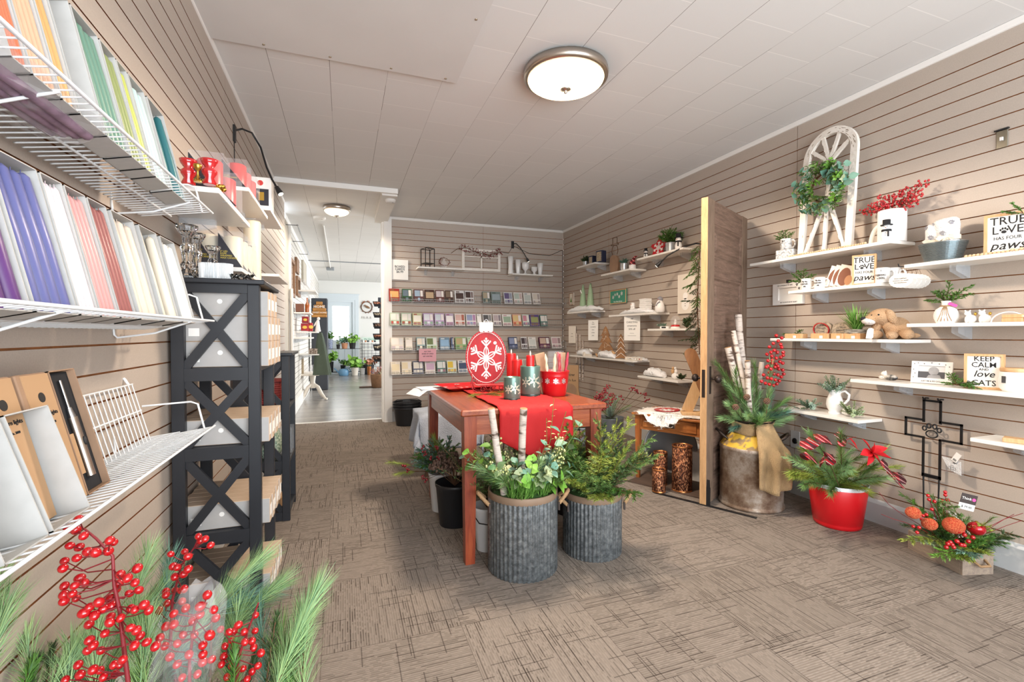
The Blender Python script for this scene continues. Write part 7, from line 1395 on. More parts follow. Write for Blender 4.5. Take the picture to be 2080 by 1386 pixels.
g = thing('pine_cone_bunch', (1.60, 3.12, .28), 0, 'bunch of brown pine cones in the black pail', 'pine cones')
for k in range(12): a = rnd(0, 2*PI); s = rnd(0, .08); cone_(g, (math.cos(a)*s, math.sin(a)*s, rnd(0, .06)), .026, .05, (rnd(-.5, .5), rnd(-1, 0), 1))
# ================================================================ right wall, far part
random.seed(41)
K1, K2, K3, K4, K5, K6, K7, K8 = 1.945, 1.78, 1.858, 1.388, 1.314, 1.158, .838, .696
for a, b, z, lb in ((5.25, 4.80, K1, 'small white shelf with two dark boxes, far upper right wall'), (4.66, 4.09, K2, 'white shelf with the plaid-hatted gnome, far right wall'), (3.97, 3.30, K3, 'white shelf with the red star plate, just left of the old door'), (5.51, 4.90, K4, 'white shelf of frosted cone trees, far right wall'), (4.49, 3.72, K5, 'white shelf with the penguin and white candles'), (3.79, 3.25, K6, 'small white shelf with the snow globe beside the old door'), (5.44, 4.03, K7, 'long white shelf with the wooden trees, far right wall'), (3.95, 3.35, K8, 'low white shelf with snow and angel figures behind the old door')): shelfR(a, b, z, .205, lb)
mat('tin', 'c3c6c8', .35, .7, var=.2, vs=20); mat('snow_fluff', 'f7f8fa', 1, bump=1, bs=60); mat('navy_box', '232a45', .5); mat('picture_speckle', 'c9b79a', .7, col2='8f7f6a', vs=90); mat('sign_green', '3f8a72', .6); mat('birch_cream', 'e6ddd0', .6)
def fluff(u0, u1, d, z, hh, lb, w=.07, drop=0):
    a, b = R(u0, d, 0).y, R(u1, d, 0).y; p = M(); rings = []; n = 14
    for i in range(n+1):
        y = a+(b-a)*i/n; e = math.sin(PI*(i+.4)/(n+.8))**.4; r_ = []
        for j in range(14): q = PI*2*j/14; r_.append((XR-d+w*e*math.cos(q)*(1+rnd(-.15, .15)), y, z+.001+max(0, (hh*e*(.5+.5*math.sin(q))*(1+rnd(-.2, .25))))))
        rings.append(r_)
    p.loft(rings, 0, True); return one('snow_blanket', p, 'snow_fluff', (0, 0, 0), 0, lb, 'artificial snow', 'artificial snow on the shelves')
def tin_pot(p, r, h, lb, mt='tin'): 
    t = thing('tin_pot', p, 0, lb, 'pot', 'small tin pots'); obj('pot_body', M().lathe([(r*.85, 0)]+[(r*(.85+.15*k/8)+(.0012 if k % 2 else 0), h*k/8) for k in range(1, 8)]+[(r, h-.003), (r*1.04, h), (r*.97, h), (r*.8, .01), (0, .01)], 26), mt, t); return t
def bush(p, r, mt, lb, n=22, kind=0, up=.9, nm='potted_greenery'):
    g = thing(nm, p, 0, lb, 'greenery')
    for k in range(n):
        a = rnd(0, 2*PI); s = rnd(.1, 1.3); d = (math.cos(a)*s, math.sin(a)*s, up)
        if kind: pine(g, (0, 0, 0), d, r*rnd(.7, 1), r*.28, 60, mt, w=.0022)
        else: fir(g, (0, 0, 0), d, r*rnd(.7, 1.05), mt, tw=r*.35, nt=6, nl=r*.14, nn=12, w=.004)
    return g
q = R(1189, .10, K1); tin_pot(q, .035, .07, 'tin pot with a pink label and cedar tuft, far upper shelf'); bush(q+Vector((0, 0, .06)), .085, 'fir_dark', 'dark cedar tuft in the tin pot on the far upper shelf')
def dark_box(u, w, h, z, lb): 
    q = R(u, .11, z); t = thing('picture_box', q, RR+.25, lb, 'box', 'dark blue picture boxes'); obj('box_body', M().bev(-w/2, w/2, -.04, .03, 0, h, .002), 'navy_box', t); obj('picture', M().box(-w/2+.012, w/2-.012, -.0408, -.0402, .012, h-.014), 'picture_speckle', t)
dark_box(1204, .075, .105, K1, 'smaller dark blue picture box on the far upper shelf'); dark_box(1221, .10, .135, K1, 'taller dark blue picture box on the far upper shelf')
# shelf 2: burlap snowman, pot, gnome
q = R(1249, .10, K2); t = thing('wire_snowman', (q.x, q.y, K2+.0006), RR+.25, 'brown burlap snowman with a twig outline head and top hat', 'decoration')
obj('burlap_body', M().prism([(-.05, .0), (-.065, .10), (-.06, .18), (-.03, .21), (.03, .20), (.058, .16), (.062, .08), (.05, 0)], -.02, .01), 'kraft', t)
obj('head_outline', M().tube([(-.032+0, -.005, .21), (-.045, -.005, .245), (-.04, -.005, .29), (-.022, -.005, .315), (.022, -.005, .315), (.04, -.005, .29), (.045, -.005, .245), (.032, -.005, .21)], .004, 5), 'twig', t)
obj('hat_outline', M().tube([(-.055, -.005, .318), (-.055, -.005, .33), (-.032, -.005, .332), (-.034, -.005, .40), (.034, -.005, .40), (.032, -.005, .332), (.055, -.005, .33), (.055, -.005, .318)], .004, 5, closed=True), 'twig', t)
q = R(1267, .12, K2); tin_pot(q, .042, .085, 'tin pot of small-leaved greenery in front of the burlap snowman'); bush(q+Vector((0, 0, .075)), .07, 'pine_blue', 'low dusty green plant in the tin pot beside the gnome', 16)
q = R(1284, .13, K2); t = thing('gnome_figure', q, RR+.3, 'round white gnome in a tall dark red plaid hat', 'figurine'); obj('body', M().lathe([(.03, 0), (.036, .01), (.036, .04), (.028, .058), (0, .06)], 24), 'white_ceramic', t); obj('plaid_hat', M().tube([(0, 0, .045), (0, 0, .07), (.012, 0, .10), (.035, 0, .125), (.06, 0, .128)], [.034, .03, .02, .01, .004], 14), 'plaid', t); obj('nose', M().sph((0, -.035, .04), (.004, .004, .004), 0, 8, 6), 'carrot', t)
# shelf 3: snowmen, star plate, pot
snowman(R(1311, .13, K3), RR+.3, .10, 'small snowman in black hat and checked scarf left of the red star plate'); 
q = R(1335, .10, K3); t = thing('star_plate', q, RR+.25, 'red star-shaped plate with white snowflake on a little easel', 'plate'); t.rotation_euler = (Matrix.Rotation(RR+.25, 4, 'Z') @ Matrix.Rotation(-.2, 4, 'X')).to_euler()
pol = []
for k in range(10): a = PI/2+k*PI/5; r = .095 if k % 2 == 0 else .060; pol += [(r*math.cos(a-.12), .09+r*math.sin(a-.12)), (r*math.cos(a+.12), .09+r*math.sin(a+.12))]
obj('plate_body', M().prism(pol, -.006, .003), 'red_enamel', t); f = M(); flake(f, .062, -.0062, 0, 1, .07); obj('snowflake', f, 'white_enamel', t, (0, 0, .088)); obj('easel', M().tube([(-.03, -.02, .012), (-.03, 0, 0), (-.02, .03, .06)], .002, 5).tube([(.03, -.02, .012), (.03, 0, 0), (.02, .03, .06)], .002, 5), 'black_metal', t)
q = R(1361, .10, K3); tin_pot(q, .048, .095, 'ribbed tin pot of cedar right of the red star plate'); bush(q+Vector((0, 0, .085)), .15, 'cedar_green', 'full green cedar spray in the ribbed tin pot', 30)
snowman(R(1377, .16, K3), RR+.3, .14, 'tall snowman figure with black hat in front of the ribbed tin pot')
q = at(1402, 500, x=XR-.10); goose((XR, q.y-.1, q.z), RR, [(0, -.03, 0), (-.03, -.10, .01), (-.10, -.19, -.02), (-.19, -.27, -.08), (-.24, -.30, -.13)], 'black gooseneck lamp reaching down from the shelf beside the old door')
# trees shelf (K4)
fluff(1156, 1222, .12, K4, .07, 'artificial snow on the shelf of frosted cone trees')
for u, h, lb in ((1184, .33, 'left frosted mint cone tree with a hang tag'), (1199, .33, 'right frosted mint cone tree, slightly fuller')):
    q = R(u, .12, K4+.01); t = thing('cone_tree', q, 0, lb, 'decorative tree', 'frosted mint cone trees'); p = M(); p.lathe([(.045, 0), (.04, h*.3), (.028, h*.65), (.012, h*.95), (0, h)], 16)
    for k in range(900): z = h*rnd(0, 1)**1.2; r = .045*(1-z/h)**.8+.004; a = rnd(0, 2*PI); c_ = Vector((math.cos(a), math.sin(a), .3)); b0 = Vector((r*math.cos(a), r*math.sin(a), z)); s_ = Vector((-math.sin(a), math.cos(a), 0))*.0022; p.add([b0-s_, b0+s_, b0+c_*.012], [(0, 1, 2)], 0)
    obj('foliage', p, 'mint_tree', t)
    if u < 1190: obj('hang_tag', M().prism([(.0, .25), (.03, .21), (.04, .22), (.012, .265)], -.05, -.049), 'label_white', t, rz=RR+.2)
def wsign(u, v, w, h, d, lines, lb, mt='sign_white', frm=None, ink='ink_grey', ls=.014, rz=0, group='hanging word signs', nm='word_sign', x=.004):
    q = at(u, v, x=XR-x); t = thing(nm, (XR-x, q.y, q.z), RR+rz, lb, 'sign', group); obj('board', M().bev(-w/2, w/2, -d, 0, -h/2, h/2, .001), mt, t)
    if frm: p = M(); e = .008; p.box(-w/2, w/2, -d-.004, -d, -h/2, -h/2+e).box(-w/2, w/2, -d-.004, -d, h/2-e, h/2).box(-w/2, -w/2+e, -d-.004, -d, -h/2+e, h/2-e).box(w/2-e, w/2, -d-.004, -d, -h/2+e, h/2-e); obj('wooden_frame', p, frm, t)
    for s, z in lines: text(s, ls, ink, t, (0, -d-.0006, z*h))
    return t
t = wsign(1163, 608, .11, .165, .02, (('LET IT', -.28), ('SNOW', -.4)), 'small framed picture of a green tree at the far corner shelf', 'birch_cream', 'kraft', x=.002); t['category'] = 'picture'; obj('tree_picture', M().prism([(-.03, -.04), (.0, .03), (.02, -.04)], -.0215, -.0207), 'cedar_green', t)
q = R(1257, .03, K5+.02); t = wsign(1257, 603, .33, .155, .014, (), 'green framed sign with a row of white snowflakes', 'sign_green', 'pale_wood', x=.012); text('Warm Winter Blessings', .018, 'white_enamel', t, (0, -.0146, -.055), shear=.3)
for k, (x, z, s) in enumerate(((-.095, .0, .022), (-.055, .025, .017), (-.01, .03, .019), (.03, .0, .02), (.08, .03, .024))): f = M(); flake(f, s, -.0148, 0, 1.1, .12); obj('snowflake', f, 'white_enamel', t, (x, 0, z))
fluff(1262, 1330, .12, K5, .05, 'artificial snow on the shelf with the penguin')
q = R(1285, .12, K5+.02); snowman(q, RR+.3, .13, 'white glazed snowman with pale scarf, left on the penguin shelf', 'white_ceramic', False)
q = R(1311, .11, K5+.025); t = thing('candle_stack', q, RR, 'stack of chunky white tied books or candles in the snow', 'decoration'); 
for k in range(7): obj('white_layer', M().bev(-.05+rnd(-.006, .006), .05+rnd(-.006, .006), -.04, .04, k*.0175, k*.0175+.0165, .003), 'white_ceramic', t)
q = R(1340, .12, K5); t = thing('penguin_figure', q, RR+.3, 'white ceramic penguin with grey plaid hood and scarf', 'figurine'); obj('body', M().lathe([(.035, 0), (.044, .01), (.046, .05), (.034, .09), (.022, .11), (.024, .125), (.016, .142), (0, .147)], 24), 'white_ceramic', t); obj('hood', M().lathe([(.025, .112), (.028, .125), (.02, .144), (.006, .153), (0, .154)], 20, cap=(0, 1), c=(0, .003, 0)), 'paw_grey', t); obj('scarf', M().tube([(.02, -.028, .10), (0, -.034, .085), (-.012, -.040, .06)], .007, 6), 'paw_grey', t); obj('beak', M().cyl((0, -.02, .122), (0, -.034, .12), .004, .001, 8), 'carrot', t)
q = at(1393, 597, x=XR-.02); t = thing('snowman_canvas', (XR-.003, q.y, q.z), RR, 'pale canvas of a snowman hung on the wall beside the old door', 'picture'); obj('canvas', M().bev(-.105, .12, -.022, 0, -.18, .18, .001), 'birch_cream', t); obj('painted_snowman', M().prism([(.032*math.cos(a), -.02+.032*math.sin(a)) for a in [2*PI*j/16 for j in range(16)]], -.0228, -.0221).prism([(.05*math.cos(a), -.095+.055*math.sin(a)) for a in [2*PI*j/16 for j in range(16)]], -.0228, -.0221), 'white_enamel', t)
obj('painted_buttons', M().sph((0, -.023, -.07), .004).sph((0, -.023, -.09), .004).sph((0, -.023, -.11), .004), 'ink', t)['kind'] = 'stuff'
# garland hanging by the door
g = thing('hanging_garland', (2.62, 3.00, .95), 0, 'long green cedar garland hanging down beside the old door', 'garland'); random.seed(44)
obj('cord', M().tube([(.05, 0, 0), (.04, .02, .4), (.05, .0, .9)], .004, 5), 'twig', g)
for k in range(26):
    z = .02+.88*k/26; fir(g, (.045, .01, z), (rnd(-1.0, .1), rnd(-.3, .7), rnd(-1.1, .1)), rnd(.09, .16), 'cedar_green' if z > .45 else 'fir_dark', tw=.05, nt=8, nl=.014, nn=16, w=.003)
obj('top_hook', M().tube([(.05, 0, .9), (.2, .0, .92), (.333, 0, .92)], .004, 6), 'black_metal', g)
# snow globe shelf
q = R(1372, .11, K6); t = thing('snow_globe', q, 0, 'snow globe with a little snowman on a white and red base', 'snow globe'); obj('glass_ball', M().sph((0, 0, .072), .045, 0, 24, 16), 'clear_film', t); obj('base', M().lathe([(.042, 0), (.044, .004), (.04, .018), (.03, .03), (0, .03)], 24), 'white_ceramic', t); obj('red_band', M().lathe([(.041, .018), (.043, .022), (.034, .034), (.03, .034)], 24, cap=(0, 0)), 'red_enamel', t); obj('inner_snowman', M().sph((0, 0, .045), .015).sph((0, 0, .066), .011).sph((0, 0, .08), .007), 'white_ceramic', t)
q = R(1345, .12, K6); bush(q+Vector((0, 0, .012)), .055, 'frosted_green', 'frosted tuft behind the black marker on the snow globe shelf', 14); t = thing('block_marker', R(1349, .17, K6), RR+.2, 'small white block with a black label on the snow globe shelf', 'block'); obj('block', M().bev(-.04, .05, -.012, .012, 0, .022, .002), 'white_ceramic', t); obj('black_label', M().box(-.02, .03, -.0128, -.0122, .004, .018), 'ink', t)
q = R(1395, .11, K6); bush(q+Vector((0, 0, .0)), .10, 'fir_dark', 'tiny dark bottlebrush tree behind the snow globe', 16, up=2.6)
q = at(1411, 612, x=2.45); 
# long shelf K7
wood('rustic_tree', 'a5784f', '7f5a3c', .8, 7, (3, 3, 3), bump=.4)
def tree_board(u, d, w, h, n, lb, chev=0):
    q = R(u, d, K7); t = thing('wooden_tree', q, RR+.55, lb, 'decorative tree', 'layered wooden trees')
    for k in range(n):
        z0 = h*k/n*.92; ww = w*(1-k/n*.72)/2; hh = h/n*1.5 if k < n-1 else h-z0; obj('tree_tier', M().prism([(-ww, z0), (-ww*.6, z0-.0+.004), (0, z0+.008), (ww*.6, z0+.004), (ww, z0), (ww*.30, z0+hh*.8), (0, min(h, z0+hh)), (-ww*.30, z0+hh*.8)], -.006-.003*k, .004-.003*k), 'rustic_tree', t)
        if chev: s_ = M(); s_.tube([(-ww*.97, -.0072-.003*k, z0+.004), (0, -.0072-.003*k, z0+hh*.62), (ww*.97, -.0072-.003*k, z0+.004)], .0032, 4); obj('white_chevron', s_, 'white_enamel', t)
        else: s_ = M(); [s_.tube([(rnd(-.6, .6)*ww, -.0072-.003*k, z0+rnd(.1, .5)*hh), (rnd(-.4, .4)*ww, -.0075-.003*k, z0+rnd(.3, .8)*hh)], .0016, 3) for _ in range(4)]; obj('white_string', s_, 'cream_ribbon', t)
tree_board(1231, .10, .24, .36, 4, 'tall layered wooden tree wrapped in white string'); tree_board(1262, .11, .16, .27, 4, 'shorter wooden tree with white chevrons', 1)
fluff(1176, 1198, .13, K7, .075, 'left mound of artificial snow on the long shelf'); fluff(1218, 1250, .15, K7, .075, 'middle mound of artificial snow in front of the wooden trees'); fluff(1278, 1312, .10, K7, .03, 'right mound of artificial snow on the long shelf')
for u, v in ((1182, K7+.0), (1200, K7+.05), (1213, K7+.0), (1246, K7+.045)): 
    q = R(u, .15, v); t = thing('bird_figurine', q, RR+.4, {1182: 'small cream nativity dome at the far end of the long shelf', 1200: 'white bird figurine perched on the left snow mound', 1213: 'brown bird figurine between the snow mounds', 1246: 'brown and white bird figurine in front of the wooden trees'}[u], 'figurine', 'small bird figures on the long shelf'); m_ = M(); ell(m_, (.004, 0, .017), (.022, .014, .015), (0, .3, 0)); ell(m_, (-.014, 0, .033), (.010, .009, .009)); m_.cyl((.02, 0, .015), (.042, 0, .004), .006, .002, 6); obj('body', m_, 'white_ceramic' if u < 1210 else 'pale_wood', t); obj('beak', M().cyl((-.022, 0, .033), (-.031, 0, .031), .0025, .0005, 6), 'carrot', t)
q = R(1190, .19, K7); t = thing('picket_fence', q, RR+.05, 'little white picket fence and church block on the long shelf', 'decoration'); p = M().bev(-.02, .14, -.002, .002, .012, .016, .0005)
for k in range(14): p.box(-.02+k*.0115, -.014+k*.0115, -.003, .0, 0, .03)
obj('fence', p, 'birch_cream', t); obj('church_block', M().prism([(-.055, 0), (-.025, 0), (-.025, .035), (-.04, .05), (-.055, .035)], -.012, .012), 'birch_cream', t)
q = R(1287, .15, K7); t = thing('letter_block', q, RR+.02, 'long low white block sign with small dark lettering on the shelf', 'sign'); obj('block', M().bev(-.13, .13, -.015, .015, 0, .032, .002), 'birch_cream', t); text('Let it snow * Let it snow', .016, 'ink', t, (0, -.0156, .016)); obj('red_heart', M().sph((.12, -.015, .016), (.008, .002, .008), 0, 10, 6), 'berry', t)
wsign(1205, 671, .15, .25, .004, (('The', .38), ('most', .3), ('wonderful', .16), ('time', .02), ('of the', -.12), ('year', -.26)), 'narrow pale paper sign hanging between the corner and the wooden tree', ls=.02, x=.05, rz=.4)
wsign(1284, 667, .19, .255, .004, (('All', .38), ('CHRISTMAS', .24), ('ornaments', .1), ('50% off', -.04), ('------', -.2), ('------------', -.3)), 'white paper price sign hanging below the penguin shelf', ls=.026, x=.15, rz=.4)
wsign(1163, 680, .13, .23, .012, (('Cold', .05), ('outside', -.1)), 'small framed word sign with red stripe on the far right wall', 'birch_cream', None, x=.03, rz=.3)
for u, z0, z1, lb in ((1171, .55, 1.12, 'leftmost thin birch pole at the far corner, with red rose tag'), (1178, .5, 1.10, 'middle thin birch pole at the far corner'), (1184, .48, 1.02, 'rightmost thin birch pole at the far corner')):
    q = R(u, .0125, 0); one('birch_pole', M().tube([(0, 0, z0), (.003, .002, (z0+z1)/2), (0, 0, z1)], .011, 8), 'birch_bark', (q.x, q.y, 0), 0, lb, 'birch pole', 'thin birch poles at the corner')
q = R(1163, .30, 0); t = thing('snowman_board', (2.66, 5.25, 0), RR+.8, 'tall kraft-coloured wooden snowman board in the far right corner', 'decoration'); obj('board', M().prism([(-.13, 0), (-.15, .25), (-.12, .42), (-.11, .72), (.11, .72), (.11, .42), (.15, .25), (.13, 0)], -.012, .012), 'kraft_light', t); text('snow', .06, 'ink', t, (0, -.0126, .60)); text('much fun', .045, 'ink', t, (0, -.0126, .53)); obj('snowman_shape', M().prism([(.09*math.cos(a), .40+.09*math.sin(a)) for a in [2*PI*j/20 for j in range(20)]], -.0135, -.0125).prism([(.12*math.cos(a), .2+.13*math.sin(a)) for a in [2*PI*j/20 for j in range(20)]], -.0135, -.0125), 'kraft', t)
# low shelf K8
fluff(1312, 1350, .12, K8, .075, 'left mound of artificial snow on the low angel shelf'); q = R(1368, .13, K8); t = thing('angel_figures', q, RR+.3, 'pair of kissing angel figurines on a white snowball', 'figurine'); m_ = M(); ell(m_, (.02, 0, .03), (.034, .03, .03)); obj('snowball', m_, 'white_ceramic', t)
for s in (-1, 1): m_ = M(); ell(m_, (.012+s*.018, -.002, .072), (.015, .014, .022)); ell(m_, (.012+s*.012, -.004, .102), (.012, .012, .012)); obj('angel', m_, 'pale_wood' if s < 0 else 'white_ceramic', t)
g = bush(R(1340, .08, K8+.01), .06, 'fir_dark', 'dark sprig behind the snow on the low angel shelf', 10); g = bush(R(1385, .15, K8+.01), .06, 'fir_dark', 'dark sprig with white berries right of the angels', 12)
# ================================================================ back wall: card racks and two shelves
mat('card_grey_metal', 'c4c6c8', .4, .6)
def shelfB(x0, x1, z, lb):
    t = thing('display_shelf', (x0, YB, z), 0, lb, 'shelf', 'white shelves on the back wall'); shelf_parts(t, x1-x0, .2)
def bx_at(u, d=.1): return at(u, 600, y=YB-d).x
shelfB(.87, 1.46, 1.945, 'white shelf with lantern and glass bottle on the back wall'); shelfB(2.11, 2.70, 1.915, 'white shelf of milk glass vases on the back wall')
def Bq(u, z, d=.1): return Vector((bx_at(u, d), YB-d, z+.0006))
def card_rack(z, lb):
    t = thing('wire_card_rack', (.56, YB, z), 0, lb, 'wire rack', 'wire card racks on the back wall'); L = XR-.56-.02
    p = M(); k = 0
    while k*.03 < L: p.tube([(k*.03, -.115, .025), (k*.03, -.115, 0), (k*.03, -.03, -.012), (k*.03, -.012, .09)], .0014, 3); k += 1
    obj('rack_wires', p, 'card_grey_metal', t)
    for y, zz in ((-.115, .025), (-.115, 0), (-.03, -.012), (-.012, .09)): obj('long_rod', M().cyl((-.01, y, zz), (L+.01, y, zz), .0026, n=6), 'card_grey_metal', t)
    for x in (-.01, L+.01): obj('end_loop', M().tube([(x, -.115, .0), (x, -.115, .085), (x, -.01, .1)], .0026, 5), 'card_grey_metal', t)
ZR = (1.515, 1.215, .905, .602)
for z, nm in zip(ZR, ('topmost', 'second', 'third', 'lowest')): card_rack(z, f'{nm} of the four wire racks of boxed cards on the back wall')
CCOL = {}
def cmat(h):
    if h not in CCOL: CCOL[h] = 'card_'+h; mat('card_'+h, h, .45)
    return CCOL[h]
def card(u0, u1, z, base, pics, lb, h=None, wrow=''):
    x0, x1 = bx_at(u0, .09), bx_at(u1, .09); w = x1-x0; h = h or .165
    t = thing('card_box', ((x0+x1)/2, YB-.105, z+.002), 0, lb, 'card box', f'boxed cards on the {wrow} wire rack'); t.rotation_euler = (-.32, 0, 0)
    obj('box_body', M().bev(-w/2+.002, w/2-.002, 0, .022, 0, h, .001), cmat(base), t)
    for k, (a, b, c_, d, col) in enumerate(pics): obj('cover_picture', M().box(-w/2+w*a, -w/2+w*b, -.0006, 0, h*c_, h*d), cmat(col), t)
CN = {'9c2a26': 'dark red', '2f5a36': 'forest green', '5a2a28': 'maroon', '4a2c26': 'brown', 'd9dadb': 'white', '7c8a86': 'grey-green', 'b9cdb4': 'mint green', 'c9cba0': 'pale olive', 'b79ac4': 'lavender', 'e6e2de': 'off-white', 'e0a78c': 'peach', '5d4a86': 'purple', '4f7a74': 'teal', 'e9dfd0': 'cream', '93b0b4': 'pale blue', '3f4a6a': 'navy', '8fb37c': 'leaf green', '5a2744': 'plum', '6e8aa0': 'slate blue', 'cfe0d4': 'pale mint', 'b9a9c0': 'mauve'}
rows = [[(790, 812, '9c2a26', 'e0b070', '8a5a3a'), (817, 837, '2f5a36', '6a7a86', '3a3a34'), (841, 861, '5a2a28', '9fb4c8', '6a5a5a'), (863, 883, '4a2c26', 'b9a184', '5a5048'), (885, 903, '5a2a28', 'c9bcc0', '6a4a44'), (905, 921, '4a2c26', '7a6a5a', '3f3a36'), (924, 944, 'd9dadb', '4a3a36', '7a6a66'), (945, 963, 'd9dadb', '4a3a36', '8a7a76'), (981, 996, '7c8a86', 'b0a28a', '4f5a50'), (998, 1018, '7c8a86', '9aa8b0', '5c6a64'), (1024, 1042, 'd9dadb', '6a5f86', '9aa0b0'), (1044, 1062, 'e6e2de', 'b9c6bc', 'c9b9b4'), (1064, 1080, 'e6e2de', 'c4ccc6', 'a8b0b4'), (1082, 1098, 'e6e2de', 'd9d0c4', 'b4a9a4')],
 [(792, 812, 'b9cdb4', 'f1ece2', 'c44a3a'), (815, 836, 'b9cdb4', 'f1ece2', 'a4523a'), (838, 857, 'c9cba0', 'f0ece0', 'b0685a'), (860, 881, 'b79ac4', 'd9dde4', '8fae9a'), (883, 903, 'b79ac4', 'c9d4dc', '7f9a86'), (905, 922, 'b9a9c0', 'f0ecec', 'a06a8a'), (924, 945, 'e6e2de', 'd9b4ac', 'b06a5a'), (947, 968, 'e6e2de', '9aa4c4', 'b48ab0'), (969, 979, 'e6e2de', 'f4f2ee', 'c9c9c9'), (981, 1000, 'e6e2de', '5a5a5c', '8a8a8c'), (1002, 1019, 'e6e2de', 'b9a9ac', '8a8088'), (1021, 1040, 'e6e2de', '9ab09a', 'c4a0a4'), (1042, 1060, 'e0a78c', 'd9c08a', 'c96a4a'), (1062, 1076, 'cfe0d4', 'c98a9a', '8a7a9a'), (1077, 1096, '5d4a86', '9aa06a', '8a6a4a'), (1098, 1113, '4f7a74', 'e6e2de', '8a8a88')],
 [(793, 820, 'e9dfd0', 'f3ebe2', 'd4c4c8'), (823, 838, 'e9dfd0', 'f3ebe2', 'c9c4b4'), (846, 864, '93b0b4', 'efe2d0', '4a4a48'), (866, 888, 'cfe0d4', '6a7a4a', 'a4b48a'), (893, 914, '6e8aa0', '8fb4d4', 'c4d0d8'), (916, 922, '3f4a6a', '5a6a8a', '8a9ab0'), (925, 948, '8fb37c', 'b9a47a', '6a8a5a'), (950, 962, 'cfe0d4', 'b9d4a0', '9ab08a'), (1034, 1052, '3f4a6a', '8a94b4', '5a6484'), (1059, 1072, 'd9dadb', '4a3f44', '8a7f84'), (1074, 1090, 'e6e2de', 'd0d4d0', 'b0b4b0'), (1096, 1118, '5a2744', 'c9b0a0', '8a6a7a'), (1121, 1141, 'e6e2de', 'c9a9b0', 'a08a8c')],
 [(793, 813, 'e9dfd0', 'e9d9b4', 'd4c8ae'), (815, 836, 'e9dfd0', 'e9d9b4', 'cfc4ac'), (838, 860, '3f4a6a', 'e2dccf', 'c4c0bc'), (863, 884, 'e6e2de', 'c9a9c4', 'd9c9c4'), (887, 906, '4f7a74', 'd9e0dc', '9a6a7a'), (908, 928, 'cfe0d4', 'e2c03a', 'c49a4a'), (930, 950, 'e6e2de', '35486a', '7a8aa0'), (1042, 1060, 'd9dadb', '5a5a64', '8a8a94'), (1062, 1082, 'e6e2de', 'b4a49a', '9a8a84')]]
used = {}
for r, (z, nm) in enumerate(zip(ZR, ('topmost', 'second', 'third', 'lowest'))):
    for k, (a, b, base, c1, c2) in enumerate(rows[r]):
        pos = f'{["first", "second", "third", "fourth", "fifth", "sixth", "seventh", "eighth", "ninth", "tenth", "eleventh", "twelfth", "thirteenth", "fourteenth", "fifteenth", "sixteenth"][k]} from the left'
        pics = [(.08, .62, .42, .92, c1), (.08, .34, .08, .32, c2), (.38, .62, .08, .32, c1), (.66, .92, .08, .32, c2), (.66, .92, .42, .92, 'e6e2de' if base not in ('e6e2de', 'd9dadb') else c2)] if (k+r) % 3 else [(.12, .9, .30, .80, c1), (.1, .45, .06, .24, c2), (.5, .85, .06, .24, c2), (.15, .5, .84, .94, c2)]
        card(a, b, z, base, pics, f'{CN[base]} boxed card set, {pos} on the {nm} wire rack', None, nm)
# lantern, bottle, window frame, vases
q = Bq(869, 1.945); t = thing('metal_lantern', q, .3, 'black open metal frame lantern on the left back shelf', 'lantern'); p = M(); a = .062
for x in (-a, a):
    for y in (-a, a): p.box(x-.004, x+.004, y-.004, y+.004, 0, .235)
for z in (.0, .05, .235):
    for s in (-a, a): p.box(-a, a, s-.004, s+.004, z, z+.006).box(s-.004, s+.004, -a, a, z, z+.006)
obj('frame', p, 'black_metal', t); obj('tray', M().box(-a, a, -a, a, .05, .054), 'black_metal', t); obj('roof', M().tube([(-a, -a, .24), (0, 0, .262), (a, a, .24)], .003, 5).tube([(a, -a, .24), (0, 0, .262), (-a, a, .24)], .003, 5), 'black_metal', t)
q = Bq(902, 1.945); t = thing('glass_bottle', q, 0, 'small clear glass bottle wreathed with red berry twigs', 'bottle'); obj('bottle', M().lathe([(.032, 0), (.04, .01), (.042, .06), (.03, .085), (.014, .10), (.014, .12), (.018, .124), (.012, .12), (.012, .1)], 24, cap=(1, 0)), 'clear_film', t)
mb = M(); random.seed(51)
for k in range(3): pts = [(.06*math.cos(a+k)*(1+.1*k), -.02, .085+.05*math.sin(a+k)) for a in [j*.45 for j in range(12)]]; mb.tube(pts, .0018, 4, 0); berries(mb, [Vector(q_) for q_ in pts], 14, .004, .012, 1)
obj('berry_twig', mb, ['twig', 'berry_dark'], t)
x0, x1 = at(938, 530, y=YB-.02).x, at(1016, 530, y=YB-.02).x; z0, z1 = at(977, 551, y=YB-.02).z, at(977, 507, y=YB-.02).z
t = thing('window_frame_decor', ((x0+x1)/2, YB-.003, z0), 0, 'chippy white old window sash hung on the back wall', 'decoration'); w, h = (x1-x0), (z1-z0); p = M()
for a in ((-w/2, w/2, 0, .035), (-w/2, w/2, h-.03, h), (-w/2, -w/2+.035, .035, h-.03), (w/2-.035, w/2, .035, h-.03), (-.01, .01, .035, h-.03), (-w/2+.035, w/2-.035, h*.62, h*.62+.014)): p.box(a[0], a[1], -.028, 0, a[2], a[3])
obj('sash', p, 'chippy_white', t)
g = thing('berry_garland', (x0-.15, YB-.06, z1-.02), 0, 'dark red berry twig garland draped over the old window sash', 'garland'); mb = M(); pts = [(0, 0, -.06), (.08, -.01, .0), (.2, -.01, .02), (.35, .0, -.03), (.5, -.01, -.06), (.62, 0, -.02), (.68, .0, 0)]; mb.tube(pts, .003, 4, 0); berries(mb, [Vector(q_) for q_ in pts], 150, .0055, .05, 1); mb.tube([(.45, 0, -.04), (.4, -.01, -.10), (.46, -.01, -.13)], .002, 4, 0); obj('twig_and_berries', mb, ['twig', 'berry_dark'], g)
